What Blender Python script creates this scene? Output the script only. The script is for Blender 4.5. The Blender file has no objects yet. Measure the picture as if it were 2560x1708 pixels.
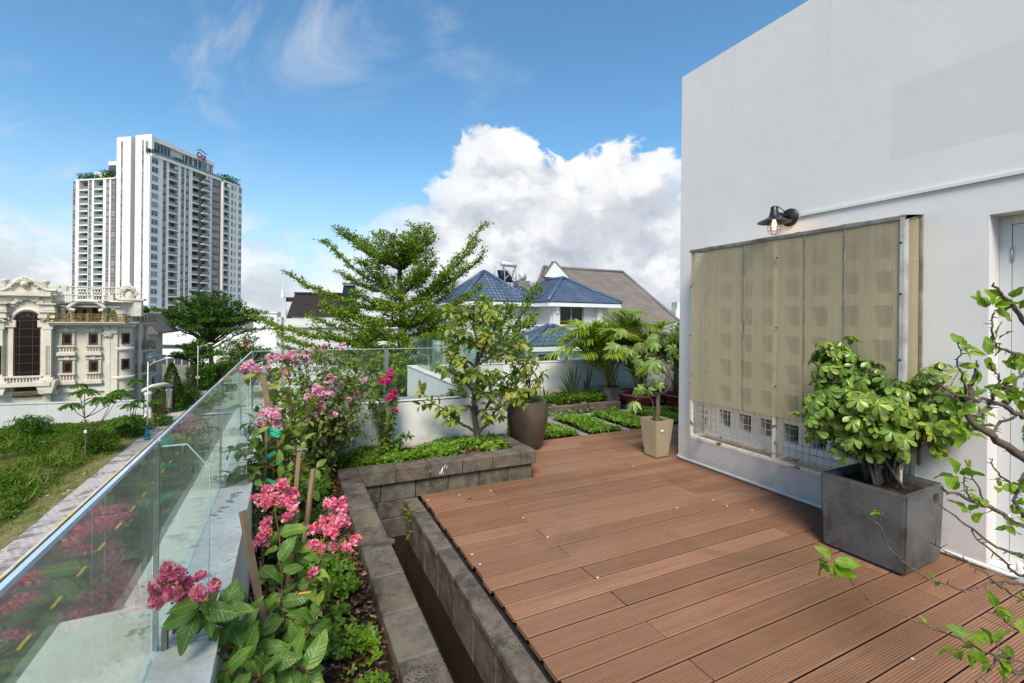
import bpy, bmesh, math, random
import numpy as np
from mathutils import Matrix, Vector
random.seed(7); rng = np.random.default_rng(11)
R = math.radians
SC = bpy.context.scene
COL = SC.collection

# ------------------------------------------------------------------ camera
EYE = 1.55                      # camera height above the deck, metres
FPX, UC, VC = 1150.0, 1280.0, 798.0   # focal length / optical axis measured on the 2560 px photograph
YAW = math.atan(559 / 1150.0); ROLL = R(0.6)
cam_d = bpy.data.cameras.new('camera'); cam = bpy.data.objects.new('camera', cam_d); COL.objects.link(cam)
cam_d.sensor_width = 36; cam_d.lens = 36 * FPX / 2560; cam_d.shift_y = (VC - 854) / 2560
cam_d.clip_start = 0.02; cam_d.clip_end = 6000
cam.matrix_world = Matrix.Translation((0, 0, EYE)) @ Matrix.Rotation(-YAW, 4, 'Z') @ Matrix.Rotation(R(90), 4, 'X') @ Matrix.Rotation(ROLL, 4, 'Z')
SC.camera = cam
SC.render.resolution_x = 1024; SC.render.resolution_y = 683

# ------------------------------------------------------------------ light and colour
SUN_AZ, SUN_EL = R(-150), R(49)       # azimuth from +Y towards +X, elevation
SUN_STRENGTH, SUN_ANGLE = 2.5, R(24)
SKY_STRENGTH = 0.129
EXPOSURE = 0.95
sd = bpy.data.lights.new('sun', 'SUN'); sun = bpy.data.objects.new('sun', sd); COL.objects.link(sun)
sd.energy = SUN_STRENGTH; sd.angle = SUN_ANGLE; sd.color = (1.0, 0.915, 0.79)
_dir = Vector((math.sin(SUN_AZ) * math.cos(SUN_EL), math.cos(SUN_AZ) * math.cos(SUN_EL), math.sin(SUN_EL)))
sun.rotation_euler = (-_dir).to_track_quat('-Z', 'Y').to_euler()
sun.location = (-6, -4, 14)
SC.view_settings.view_transform = 'Standard'; SC.view_settings.look = 'None'
SC.cycles.max_bounces = 6; SC.cycles.diffuse_bounces = 3; SC.cycles.glossy_bounces = 3; SC.cycles.transmission_bounces = 4; SC.cycles.transparent_max_bounces = 12
SC.cycles.caustics_reflective = False; SC.cycles.caustics_refractive = False
SC.view_settings.exposure = EXPOSURE; SC.view_settings.gamma = 1.0; SC.view_settings.use_curve_mapping = False

class NT:
    """small helper to write shader maths"""
    def __init__(s, tree): s.t = tree
    def n(s, typ, **kw):
        nd = s.t.nodes.new(typ)
        for k, v in kw.items(): setattr(nd, k, v)
        return nd
    def link(s, a, b): s.t.links.new(a, b)
    def put(s, sock, v):
        if isinstance(v, bpy.types.NodeSocket): s.t.links.new(v, sock)
        elif v is not None: sock.default_value = v
    def m(s, op, a, b=None, c=None, clamp=False):
        nd = s.n('ShaderNodeMath', operation=op, use_clamp=clamp)
        s.put(nd.inputs[0], a); s.put(nd.inputs[1], b); s.put(nd.inputs[2], c)
        return nd.outputs[0]
    def sstep(s, x, lo, hi):
        nd = s.n('ShaderNodeMapRange', interpolation_type='SMOOTHSTEP')
        s.put(nd.inputs[0], x); nd.inputs[1].default_value = lo; nd.inputs[2].default_value = hi
        return nd.outputs[0]
    def lin(s, x, lo, hi, a=0.0, b=1.0):
        nd = s.n('ShaderNodeMapRange'); s.put(nd.inputs[0], x)
        for i, v in enumerate((lo, hi, a, b)): nd.inputs[i + 1].default_value = v
        return nd.outputs[0]
    def mix(s, f, a, b, blend='MIX'):
        nd = s.n('ShaderNodeMix', data_type='RGBA', blend_type=blend)
        s.put(nd.inputs[0], f)
        for i, v in ((6, a), (7, b)):
            if isinstance(v, tuple): v = (*v[:3], 1.0)
            s.put(nd.inputs[i], v)
        return nd.outputs[2]
    def comb(s, x, y, z):
        nd = s.n('ShaderNodeCombineXYZ')
        for i, v in enumerate((x, y, z)): s.put(nd.inputs[i], v)
        return nd.outputs[0]
    def sep(s, v):
        nd = s.n('ShaderNodeSeparateXYZ'); s.put(nd.inputs[0], v); return nd.outputs
    def noise(s, vec, scale, detail=4, rough=0.55, dist=0.0, lac=2.0):
        nd = s.n('ShaderNodeTexNoise'); s.put(nd.inputs['Vector'], vec)
        nd.inputs['Scale'].default_value = scale; nd.inputs['Detail'].default_value = detail
        nd.inputs['Roughness'].default_value = rough; nd.inputs['Distortion'].default_value = dist
        nd.inputs['Lacunarity'].default_value = lac
        return nd.outputs[0]
    def ramp(s, f, stops):
        nd = s.n('ShaderNodeValToRGB'); s.put(nd.inputs[0], f); e = nd.color_ramp.elements
        while len(e) < len(stops): e.new(0.5)
        for el, (p, c) in zip(e, stops): el.position = p; el.color = (*c[:3], 1.0)
        return nd.outputs[0]

# ------------------------------------------------------------------ world: clear sky with cumulus bank and thin cirrus
world = bpy.data.worlds.new('World'); SC.world = world; world.use_nodes = True
wt = world.node_tree; wt.nodes.clear(); W = NT(wt)
sky = W.n('ShaderNodeTexSky', sky_type='NISHITA'); sky.sun_disc = False
sky.sun_elevation = SUN_EL; sky.sun_rotation = SUN_AZ; sky.altitude = 10; sky.air_density = 1.0; sky.dust_density = 0.6; sky.ozone_density = 2.2
vdir = W.n('ShaderNodeTexCoord').outputs['Generated']
dx, dy, dz = W.sep(vdir)
az = W.m('ARCTAN2', dx, dy)                       # 0 along +Y, positive to +X
el = W.m('ARCSINE', W.m('MINIMUM', W.m('MAXIMUM', dz, -1.0), 1.0))
blue = W.mix(1.0, sky.outputs[0], (0.52, 0.76, 0.80), 'MULTIPLY')
# cumulus: heaped fractal with a bank top that swings with azimuth
P3 = W.comb(W.m('MULTIPLY', az, 1.0), W.m('MULTIPLY', el, 1.35), 0.37)
def heap(off):
    v = W.n('ShaderNodeVectorMath', operation='ADD'); W.put(v.inputs[0], P3); v.inputs[1].default_value = off
    big = W.noise(v.outputs[0], 5.0, 1, 0.5)
    fine = W.noise(v.outputs[0], 13, 5, 0.58, 0.2)
    bil = W.m('ABSOLUTE', W.m('SUBTRACT', fine, 0.5))
    a = W.m('MULTIPLY', W.m('SUBTRACT', big, 0.5), 0.55)
    b = W.m('MULTIPLY', W.m('SUBTRACT', 0.10, bil), 0.55)
    c = W.m('MULTIPLY', W.m('SUBTRACT', fine, 0.5), 0.20)
    return W.m('ADD', W.m('ADD', a, b), c)
h0 = heap((0, 0, 0)); h1 = heap((-0.035, 0.055, 0.0))
swing = W.noise(W.comb(W.m('MULTIPLY', az, 1.0), 0.0, 4.2), 1.9, 2, 0.5)
def bump(c, w, hgt):
    q = W.m('DIVIDE', W.m('SUBTRACT', az, R(c)), R(w)); q = W.m('MULTIPLY', q, q); q = W.m('MULTIPLY', q, q)
    return W.m('MULTIPLY', W.m('EXPONENT', W.m('MULTIPLY', q, -1.0)), R(hgt))
cum = bump(31.5, 19.5, 10.8); cumn = W.m('DIVIDE', cum, R(10.8))
top = W.m('ADD', W.m('MULTIPLY', swing, R(12)), R(4.0))
top = W.m('ADD', top, cum)
dens = W.m('ADD', W.m('MULTIPLY', W.m('SUBTRACT', top, el), 3.1), h0)
soft = W.m('MULTIPLY', W.sstep(dens, -0.05, 0.42), 0.86)
crisp = W.sstep(dens, -0.015, 0.055)
cov = W.m('ADD', W.m('MULTIPLY', crisp, cumn), W.m('MULTIPLY', soft, W.m('SUBTRACT', 1.0, cumn)))
lit = W.m('ADD', 0.66, W.m('MULTIPLY', W.m('SUBTRACT', h0, h1), 2.1))
depth = W.sstep(dens, 0.05, 0.75)
form = W.m('SUBTRACT', W.noise(P3, 6.5, 2, 0.5, 0.3), W.noise(W.comb(W.m('ADD', W.m('MULTIPLY', az, 1.0), -0.05), W.m('ADD', W.m('MULTIPLY', el, 1.35), 0.07), 0.37), 6.5, 2, 0.5, 0.3))
lit = W.m('ADD', lit, W.m('MULTIPLY', form, 0.9))
lit = W.m('SUBTRACT', lit, W.m('MULTIPLY', depth, 0.34), clamp=True)
ccol = W.ramp(lit, [(0.0, (0.50, 0.55, 0.65)), (0.35, (0.68, 0.72, 0.79)), (0.62, (0.93, 0.945, 0.97)), (1.0, (1.12, 1.12, 1.12))])
# thin cirrus streaks high up
pl = W.m('ADD', W.m('MAXIMUM', dz, 0.0), 0.12)
px_, py_ = W.m('DIVIDE', dx, pl), W.m('DIVIDE', dy, pl)
cp = W.comb(W.m('ADD', W.m('MULTIPLY', px_, 0.9), W.m('MULTIPLY', py_, 0.55)), W.m('SUBTRACT', W.m('MULTIPLY', py_, 0.30), W.m('MULTIPLY', px_, 0.22)), 1.7)
ci = W.noise(cp, 1.25, 6, 0.60, 1.6)
ci2 = W.noise(cp, 0.30, 2, 0.5)
cir = W.m('MULTIPLY', W.sstep(ci, 0.47, 0.68), W.sstep(ci2, 0.42, 0.58))
cir = W.m('MULTIPLY', cir, 0.85)
cam_scale = 1.0 / SKY_STRENGTH / 2 ** EXPOSURE     # cloud brightness relative to film white
skyc = W.mix(cir, blue, (0.80 * cam_scale, 0.83 * cam_scale, 0.88 * cam_scale))
haze = W.m('MULTIPLY', W.sstep(el, 0.36, -0.02), 0.70)
skyc = W.mix(haze, skyc, (0.66 * cam_scale, 0.76 * cam_scale, 0.87 * cam_scale))
cc = W.mix(1.0, ccol, (1.02 * cam_scale, 1.01 * cam_scale, 1.0 * cam_scale), 'MULTIPLY')
skyc = W.mix(cov, skyc, cc)
bg = W.n('ShaderNodeBackground'); W.put(bg.inputs[0], skyc); bg.inputs[1].default_value = SKY_STRENGTH
W.link(bg.outputs[0], W.n('ShaderNodeOutputWorld').inputs[0])

# ------------------------------------------------------------------ survey helper: measured photo point -> real position
_c, _s = math.cos(YAW), math.sin(YAW); _cr, _sr = math.cos(ROLL), math.sin(ROLL)
def ray(u, v):
    a, b = u - UC, v - VC
    a, b = a * _cr + b * _sr, -a * _sr + b * _cr
    xc, zc = a / FPX, -b / FPX
    return Vector((_s + xc * _c, _c - xc * _s, zc))
O = Vector((0, 0, EYE))
def onz(u, v, z): r = ray(u, v); return O + r * ((z - EYE) / r.z)
def onx(u, v, x): r = ray(u, v); return O + r * (x / r.x)
def ony(u, v, y): r = ray(u, v); return O + r * (y / r.y)
def ond(u, v, d): return O + ray(u, v) * d

# ------------------------------------------------------------------ object helpers
def link(o, parent=None):
    COL.objects.link(o)
    if parent: o.parent = parent
    return o
def tag(o, label=None, cat=None, group=None, kind=None):
    if label: o['label'] = label
    if cat: o['category'] = cat
    if group: o['group'] = group
    if kind: o['kind'] = kind
    return o
def thing(name, loc, label, cat, group=None, rz=0.0):
    o = bpy.data.objects.new(name, None); o.empty_display_size = 0.1
    o.location = loc; o.rotation_euler = (0, 0, rz); COL.objects.link(o)
    return tag(o, label, cat, group)
def copy_part(src, parent, loc=None, rot=None, scl=None, name=None):
    c = src.copy(); COL.objects.link(c); c.parent = parent
    if loc is not None: c.location = loc
    if rot is not None: c.rotation_euler = rot
    if scl is not None: c.scale = scl
    return c

class MB:
    def __init__(s): s.v = []; s.f = []; s.sm = []
    def add(s, vs, fs, smooth=False):
        b = len(s.v); s.v += [tuple(x) for x in vs]; s.f += [tuple(i + b for i in f) for f in fs]; s.sm += [smooth] * len(fs)
        return s
    def box(s, x0, x1, y0, y1, z0, z1):
        vs = [(x0, y0, z0), (x1, y0, z0), (x1, y1, z0), (x0, y1, z0), (x0, y0, z1), (x1, y0, z1), (x1, y1, z1), (x0, y1, z1)]
        return s.add(vs, [(0, 3, 2, 1), (4, 5, 6, 7), (0, 1, 5, 4), (1, 2, 6, 5), (2, 3, 7, 6), (3, 0, 4, 7)])
    def bar(s, p, q, w, h=None, up=(0, 0, 1)):
        p, q = Vector(p), Vector(q); h = h or w; d = (q - p).normalized(); u = Vector(up)
        if abs(d.dot(u)) > 0.99: u = Vector((1, 0, 0))
        a = d.cross(u).normalized() * w / 2; b = a.cross(d).normalized() * h / 2
        vs = [p - a - b, p + a - b, p + a + b, p - a + b, q - a - b, q + a - b, q + a + b, q - a + b]
        return s.add(vs, [(0, 1, 2, 3), (7, 6, 5, 4), (0, 4, 5, 1), (1, 5, 6, 2), (2, 6, 7, 3), (3, 7, 4, 0)])
    def tube(s, pts, rad, n=6, cap=True):
        pts = [Vector(p) for p in pts]
        if not hasattr(rad, '__len__'): rad = [rad] * len(pts)
        vs = []; fs = []
        ref = Vector((0.31, 0.17, 0.93))
        for i, p in enumerate(pts):
            d = (pts[min(i + 1, len(pts) - 1)] - pts[max(i - 1, 0)])
            d = d.normalized() if d.length > 1e-9 else Vector((0, 0, 1))
            a = d.cross(ref)
            if a.length < 1e-3: a = d.cross(Vector((1, 0, 0)))
            a.normalize(); b = d.cross(a)
            for k in range(n):
                t = 2 * math.pi * k / n; vs.append(p + (a * math.cos(t) + b * math.sin(t)) * rad[i])
        for i in range(len(pts) - 1):
            for k in range(n):
                k2 = (k + 1) % n; fs.append((i * n + k, i * n + k2, (i + 1) * n + k2, (i + 1) * n + k))
        s.add(vs, fs, True)
        if cap:
            b = len(s.v) - len(vs); m = len(pts) - 1
            s.f.append(tuple(b + k for k in reversed(range(n)))); s.f.append(tuple(b + m * n + k for k in range(n))); s.sm += [False, False]
        return s
    def lathe(s, prof, n=24, c=(0, 0, 0), smooth=True):
        vs = []; fs = []
        for r, z in prof:
            for k in range(n):
                t = 2 * math.pi * k / n; vs.append((c[0] + r * math.cos(t), c[1] + r * math.sin(t), c[2] + z))
        for i in range(len(prof) - 1):
            for k in range(n):
                k2 = (k + 1) % n; fs.append((i * n + k, i * n + k2, (i + 1) * n + k2, (i + 1) * n + k))
        return s.add(vs, fs, smooth)
    def prism(s, poly, a0, a1, axis='y'):
        """polygon in the two other axes, extruded along axis"""
        n = len(poly)
        def pt(p, a): return {'y': (p[0], a, p[1]), 'x': (a, p[0], p[1]), 'z': (p[0], p[1], a)}[axis]
        vs = [pt(p, a0) for p in poly] + [pt(p, a1) for p in poly]
        fs = [tuple(range(n)), tuple(reversed(range(n, 2 * n)))] + [(i, i + n, (i + 1) % n + n, (i + 1) % n) for i in range(n)]
        return s.add(vs, fs)
    def build(s, name, mat, parent=None, bevel=0.0, fix=True, seg=1):
        me = bpy.data.meshes.new(name); me.from_pydata(s.v, [], s.f)
        me.polygons.foreach_set('use_smooth', s.sm)
        if fix or bevel:
            bm = bmesh.new(); bm.from_mesh(me)
            if bevel:
                es = [e for e in bm.edges if len(e.link_faces) == 2 and e.calc_face_angle(0) > 0.6]
                bmesh.ops.bevel(bm, geom=es, offset=bevel, segments=seg, affect='EDGES', clamp_overlap=True)
            if fix: bmesh.ops.recalc_face_normals(bm, faces=bm.faces)
            bm.to_mesh(me); bm.free()
        me.materials.append(mat)
        return link(bpy.data.objects.new(name, me), parent)

def mesh_np(name, V, F, mat, parent=None, smooth=False):
    """V (n,3) float, F (m,k) int, uniform polygons"""
    V = np.ascontiguousarray(V, np.float32); F = np.ascontiguousarray(F, np.int32); m, k = F.shape
    me = bpy.data.meshes.new(name)
    me.vertices.add(len(V)); me.vertices.foreach_set('co', V.ravel())
    me.loops.add(m * k); me.loops.foreach_set('vertex_index', F.ravel())
    me.polygons.add(m); me.polygons.foreach_set('loop_start', np.arange(0, m * k, k, dtype=np.int32))
    if smooth: me.polygons.foreach_set('use_smooth', np.ones(m, bool))
    me.update(calc_edges=True); me.materials.append(mat)
    return link(bpy.data.objects.new(name, me), parent)

# ------------------------------------------------------------------ leaves
def leaf_template(stations, fold=0.15, droop=0.12):
    """stations: list of (t along, half width) ; returns verts, tris.  Axis +Y, normal +Z, unit length"""
    vs = []; fs = []; prev = None
    for t, w in stations:
        z = -droop * t * t
        if w < 1e-4: ids = [len(vs)] * 3; vs.append((0, t, z))
        else:
            b = len(vs); ids = [b, b + 1, b + 2]
            vs += [(-w, t, z + fold * w), (0, t, z), (w, t, z + fold * w)]
        if prev:
            for a, b_ in ((0, 1), (1, 2)):
                q = [prev[a], prev[b_], ids[b_], ids[a]]
                u = []
                for i in q:
                    if i not in u: u.append(i)
                if len(u) == 3: fs.append(tuple(u))
                elif len(u) == 4: fs += [(u[0], u[1], u[2]), (u[0], u[2], u[3])]
        prev = ids
    return np.array(vs, np.float32), np.array(fs, np.int32)
LEAF4 = leaf_template([(0, 0), (0.45, 0.28), (1, 0)], 0.25, 0.15)                       # 4 triangles
LEAFN = leaf_template([(0, 0), (0.5, 0.13), (1, 0)], 0.2, 0.1)
LEAF_OV = leaf_template([(0, 0), (0.12, 0.14), (0.32, 0.29), (0.58, 0.27), (0.82, 0.14), (1, 0)], 0.28, 0.28)
LEAF_OB = leaf_template([(0, 0.02), (0.3, 0.13), (0.62, 0.25), (0.85, 0.2), (1, 0)], 0.22, 0.22)
LEAF_BL = leaf_template([(0, 0.03), (0.5, 0.05), (1, 0)], 0.3, 0.3)
def merge_templates(parts):
    V = []; F = []; b = 0
    for v, f in parts: V.append(v); F.append(f + b); b += len(v)
    return np.concatenate(V), np.concatenate(F)
def xform(tpl, yaw=0, pitch=0, scale=1, off=(0, 0, 0)):
    v, f = tpl; M = (Matrix.Rotation(yaw, 3, 'Z') @ Matrix.Rotation(pitch, 3, 'X'))
    return (v * scale) @ np.array(M).T.astype(np.float32) + np.array(off, np.float32), f
def frames(axis, normal):
    """axis, normal (N,3) -> rotation matrices with columns side, axis, normal"""
    a = axis / (np.linalg.norm(axis, axis=1, keepdims=True) + 1e-9)
    s = np.cross(a, normal); s /= (np.linalg.norm(s, axis=1, keepdims=True) + 1e-9)
    n = np.cross(s, a)
    return np.stack([s, a, n], axis=2)
def scatter(tpl, pos, rot, scale):
    v, f = tpl; N = len(pos); k = len(v)
    sc = np.asarray(scale, np.float32).reshape(-1, 1, 1)
    V = np.einsum('nij,kj->nki', rot, v) * sc + pos[:, None, :]
    F = f[None] + (np.arange(N, dtype=np.int32) * k)[:, None, None]
    return V.reshape(-1, 3), F.reshape(-1, f.shape[1])
def rand_dirs(n, zbias=0.0, zs=1.0):
    d = rng.normal(size=(n, 3)); d[:, 2] = d[:, 2] * zs + zbias
    return d / np.linalg.norm(d, axis=1, keepdims=True)
def bez(p0, p1, p2, n):
    p0, p1, p2 = Vector(p0), Vector(p1), Vector(p2); out = []
    for i in range(n):
        t = i / (n - 1); out.append(p0 * (1 - t) ** 2 + p1 * (2 * t * (1 - t)) + p2 * t * t)
    return out

# ------------------------------------------------------------------ materials
def new_mat(name):
    m = bpy.data.materials.new(name); m.use_nodes = True; t = m.node_tree; t.nodes.clear()
    n = NT(t); out = n.n('ShaderNodeOutputMaterial'); return m, n, out
def princ(n, out, color, rough=0.6, metal=0.0, spec=0.5, bump=None, bstr=0.3, bdist=0.01, emis=None, estr=0.0):
    b = n.n('ShaderNodeBsdfPrincipled')
    if isinstance(color, tuple): color = (*color[:3], 1.0)
    n.put(b.inputs['Base Color'], color); n.put(b.inputs['Roughness'], rough); n.put(b.inputs['Metallic'], metal)
    b.inputs['Specular IOR Level'].default_value = spec
    if bump is not None:
        bp = n.n('ShaderNodeBump'); bp.inputs['Strength'].default_value = bstr; bp.inputs['Distance'].default_value = bdist
        n.put(bp.inputs['Height'], bump); n.link(bp.outputs[0], b.inputs['Normal'])
    if emis: b.inputs['Emission Color'].default_value = (*emis, 1); b.inputs['Emission Strength'].default_value = estr
    if out is not None: n.link(b.outputs[0], out.inputs[0])
    return b
def wcoord(n, kind='pos'):
    if kind == 'pos': return n.n('ShaderNodeNewGeometry').outputs['Position']
    return n.n('ShaderNodeTexCoord').outputs['Object']
def mottled(name, c1, c2, scale=4.0, rough=0.7, spec=0.4, bscale=60, bstr=0.25, bdist=0.004, streak=0.0, streak_col=(0.2, 0.2, 0.19), c3=None, spots=None, metal=0.0, rand=0.0, coord='pos', sfreq=1.0, splash=0.0):
    """two-tone weathered surface; optional rain streaks, dark spots and per-object shade"""
    m, n, out = new_mat(name); p = wcoord(n, coord)
    f = n.sstep(n.noise(p, scale, 6, 0.6), 0.32, 0.68); col = n.mix(f, c1, c2)
    f2 = n.noise(p, scale * 7.3, 5, 0.65); col = n.mix(n.m('MULTIPLY', n.sstep(f2, 0.35, 0.8), 0.35), col, c3 or c2)
    if streak:
        x, y, z = n.sep(p); sv = n.comb(n.m('MULTIPLY', n.m('ADD', x, n.m('MULTIPLY', y, 0.83)), 3.1 * sfreq), n.m('MULTIPLY', z, 0.22 * sfreq), 0.3)
        s1 = n.sstep(n.noise(sv, 2.2, 6, 0.62), 0.52, 0.78); s2 = n.sstep(n.noise(p, 0.5 * sfreq, 3), 0.35, 0.6)
        col = n.mix(n.m('MULTIPLY', n.m('MULTIPLY', s1, s2), streak), col, streak_col)
    if splash:
        x, y, z = n.sep(p); e = n.noise(n.comb(n.m('ADD', x, y), n.m('MULTIPLY', z, 1.6), 0.0), 4.5, 6, 0.7)
        sp = n.sstep(n.m('ADD', z, n.m('MULTIPLY', e, 0.42)), splash + 0.16, splash - 0.02); col = n.mix(n.m('MULTIPLY', sp, 0.8), col, (0.36, 0.29, 0.20))
    if spots:
        s = n.sstep(n.noise(p, spots[0], 3, 0.7), spots[1], spots[1] + 0.08); col = n.mix(n.m('MULTIPLY', s, spots[3]), col, spots[2])
    if rand:
        oi = n.n('ShaderNodeObjectInfo').outputs['Random']
        col = n.mix(1.0, col, n.ramp(oi, [(0, (1 - rand,) * 3), (1, (1 + rand,) * 3)]), 'MULTIPLY')
    b = n.m('ADD', n.noise(p, bscale, 6, 0.7), n.m('MULTIPLY', f2, 0.5))
    princ(n, out, col, rough, metal, spec, b, bstr, bdist)
    return m
def plain(name, c, rough=0.5, metal=0.0, spec=0.5, emis=None, estr=0.0):
    m, n, out = new_mat(name); p = wcoord(n)
    col = n.mix(n.m('MULTIPLY', n.noise(p, 3.0, 5, 0.6), 0.35), c, tuple(x * 0.72 for x in c))
    princ(n, out, col, rough, metal, spec, n.noise(p, 40, 3), 0.08, 0.003, emis, estr)
    return m
def leafmat(name, dark, mid, light, trans=0.32, rough=0.42, light_amt=0.25, spec=0.45, simple=False, veins=False):
    """leaf colours vary from leaf to leaf; light passes through the blade"""
    m, n, out = new_mat(name); g = n.n('ShaderNodeNewGeometry'); p = g.outputs['Position']
    r = g.outputs['Random Per Island']; oi = n.n('ShaderNodeObjectInfo').outputs['Random']
    rr = n.m('FRACT', n.m('ADD', r, oi))
    nz = n.noise(p, 2.3, 1, 0.6); f = n.m('ADD', n.m('MULTIPLY', rr, 0.62), n.m('MULTIPLY', nz, 0.42))
    col = n.ramp(f, [(0.12, dark), (0.5, mid), (1.0 - light_amt, mid), (0.97, light)])
    bp = None
    if veins:      # midrib, side veins and brown specks in the leaf's own coordinates
        ob = n.n('ShaderNodeTexCoord').outputs['Object']; x, y, z = n.sep(ob); ax = n.m('ABSOLUTE', x)
        sv = n.m('SINE', n.m('MULTIPLY', n.m('SUBTRACT', y, n.m('MULTIPLY', ax, 0.9)), 52.0)); side = n.sstep(sv, 0.80, 1.0); mid_ = n.sstep(ax, 0.020, 0.006)
        vein = n.m('MAXIMUM', n.m('MULTIPLY', side, 0.12), n.m('MULTIPLY', mid_, 0.35)); col = n.mix(vein, col, tuple(min(1, c * 1.5 + .03) for c in light))
        sp = n.sstep(n.noise(p, 75, 3, 0.7), 0.70, 0.76); col = n.mix(n.m('MULTIPLY', sp, 0.6), col, (0.13, 0.075, 0.02))
        edge = n.m('MULTIPLY', n.sstep(n.noise(p, 14, 3, 0.6), 0.60, 0.72), n.sstep(y, 0.55, 1.0)); col = n.mix(n.m('MULTIPLY', edge, 0.5), col, (0.30, 0.22, 0.05))
        bp = n.n('ShaderNodeBump'); bp.inputs['Strength'].default_value = 0.28; bp.inputs['Distance'].default_value = 0.003; n.put(bp.inputs['Height'], n.m('ADD', n.m('MULTIPLY', sv, 0.5), n.noise(ob, 9, 3)))
    if simple:
        b = n.n('ShaderNodeBsdfDiffuse'); n.put(b.inputs[0], col)
    else: b = princ(n, None, col, rough, 0, spec)
    if bp: n.link(bp.outputs[0], b.inputs['Normal'])
    t = n.n('ShaderNodeBsdfTranslucent'); n.put(t.inputs[0], n.mix(1.0, col, (1.35, 1.45, 0.55), 'MULTIPLY'))
    mx = n.n('ShaderNodeMixShader'); mx.inputs[0].default_value = trans
    n.link(b.outputs[0], mx.inputs[1]); n.link(t.outputs[0], mx.inputs[2]); n.link(mx.outputs[0], out.inputs[0])
    return m
def glassmat(name, tint, rough=0.0, refl=1.0, dirt=0.06, ior=1.5):
    m, n, out = new_mat(name)
    tr = n.n('ShaderNodeBsdfTransparent'); tr.inputs[0].default_value = (*tint, 1)
    gl = n.n('ShaderNodeBsdfGlossy'); gl.inputs['Roughness'].default_value = rough; gl.inputs[0].default_value = (0.97, 1.0, 0.99, 1)
    fr = n.n('ShaderNodeFresnel'); fr.inputs[0].default_value = ior
    mx = n.n('ShaderNodeMixShader'); n.put(mx.inputs[0], n.m('MULTIPLY', fr.outputs[0], refl, clamp=True))
    n.link(tr.outputs[0], mx.inputs[1]); n.link(gl.outputs[0], mx.inputs[2])
    df = n.n('ShaderNodeBsdfDiffuse'); df.inputs[0].default_value = (0.55, 0.6, 0.57, 1)
    p = wcoord(n); x, y, z = n.sep(p)
    d = n.noise(n.comb(n.m('MULTIPLY', n.m('ADD', x, y), 6), n.m('MULTIPLY', z, 1.2), 0.0), 1.6, 6, 0.6)
    d = n.m('MULTIPLY', n.sstep(d, 0.35, 0.8), dirt)
    mx2 = n.n('ShaderNodeMixShader'); n.put(mx2.inputs[0], d); n.link(mx.outputs[0], mx2.inputs[1]); n.link(df.outputs[0], mx2.inputs[2])
    n.link(mx2.outputs[0], out.inputs[0]); return m

M = {}
def wallmat():
    m, n, out = new_mat('painted_wall'); p = wcoord(n); x, y, z = n.sep(p)
    col = n.mix(n.sstep(n.noise(p, 0.9, 6, 0.6), 0.32, 0.68), (0.730, 0.688, 0.668), (0.695, 0.655, 0.636))
    col = n.mix(n.m('MULTIPLY', n.sstep(n.noise(p, 5.5, 6, 0.7), 0.45, 0.8), 0.35), col, (0.64, 0.603, 0.585))
    sv = n.comb(n.m('MULTIPLY', n.m('ADD', x, y), 5.5), n.m('MULTIPLY', z, 0.16), 0.3)
    st = n.sstep(n.noise(sv, 2.4, 6, 0.62), 0.50, 0.74)
    runs = n.m('MULTIPLY', st, n.m('ADD', n.m('MULTIPLY', n.sstep(z, 2.9, 4.3), 0.17), n.m('MULTIPLY', n.sstep(z, 1.0, 0.0), 0.18)))
    col = n.mix(runs, col, (0.46, 0.44, 0.41))
    edge = n.noise(n.comb(y, n.m('MULTIPLY', z, 2.0), 0.0), 7, 5, 0.7)
    splash = n.m('MULTIPLY', n.sstep(n.m('ADD', z, n.m('MULTIPLY', edge, 0.42)), 0.44, 0.12), 0.7); col = n.mix(splash, col, (0.44, 0.385, 0.33))
    py_ = n.m('MULTIPLY', n.sstep(y, 1.02, 1.05), n.sstep(y, 1.86, 1.83)); pz_ = n.m('MULTIPLY', n.sstep(n.m('SUBTRACT', z, n.m('MULTIPLY', y, 0.02)), 2.70, 2.72), n.sstep(z, 3.30, 3.28))
    col = n.mix(n.m('MULTIPLY', n.m('MULTIPLY', py_, pz_), 0.5), col, (0.60, 0.585, 0.575))
    sc = n.sstep(n.noise(p, 26, 2, 0.8), 0.755, 0.775); col = n.mix(n.m('MULTIPLY', sc, 0.5), col, (0.36, 0.34, 0.31))
    vc = n.n('ShaderNodeTexVoronoi', feature='DISTANCE_TO_EDGE'); n.put(vc.inputs['Vector'], n.comb(0.0, n.m('ADD', y, n.m('MULTIPLY', n.noise(p, 3, 4, 0.6), 0.5)), n.m('ADD', z, n.m('MULTIPLY', n.noise(p, 4, 4, 0.6), 0.5)))); vc.inputs['Scale'].default_value = 0.55
    crack = n.m('MULTIPLY', n.sstep(vc.outputs[0], 0.006, 0.001), n.sstep(n.noise(p, 0.7, 2), 0.5, 0.62)); col = n.mix(n.m("MULTIPLY", crack, 0.15), col, (0.40, 0.38, 0.36))
    tr = n.m('ADD', n.noise(p, 3.2, 4, 0.55), n.m('MULTIPLY', n.noise(p, 130, 4, 0.6), 0.12))
    princ(n, out, col, 0.72, 0, 0.25, tr, 0.35, 0.012); return m
M['wall'] = wallmat()
M['parapet'] = mottled('parapet_paint', (0.78, 0.755, 0.72), (0.70, 0.675, 0.645), 1.7, 0.8, 0.2, 90, 0.3, 0.003, streak=0.45, streak_col=(0.42, 0.40, 0.36), spots=(9, 0.66, (0.30, 0.28, 0.24), 0.5), splash=0.40)
M['ledge'] = mottled('weathered_ledge', (0.68, 0.645, 0.585), (0.86, 0.825, 0.77), 5.0, 0.85, 0.15, 40, 0.6, 0.006, spots=(10, 0.56, (0.20, 0.18, 0.15), 0.75), c3=(0.38, 0.36, 0.32))
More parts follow.
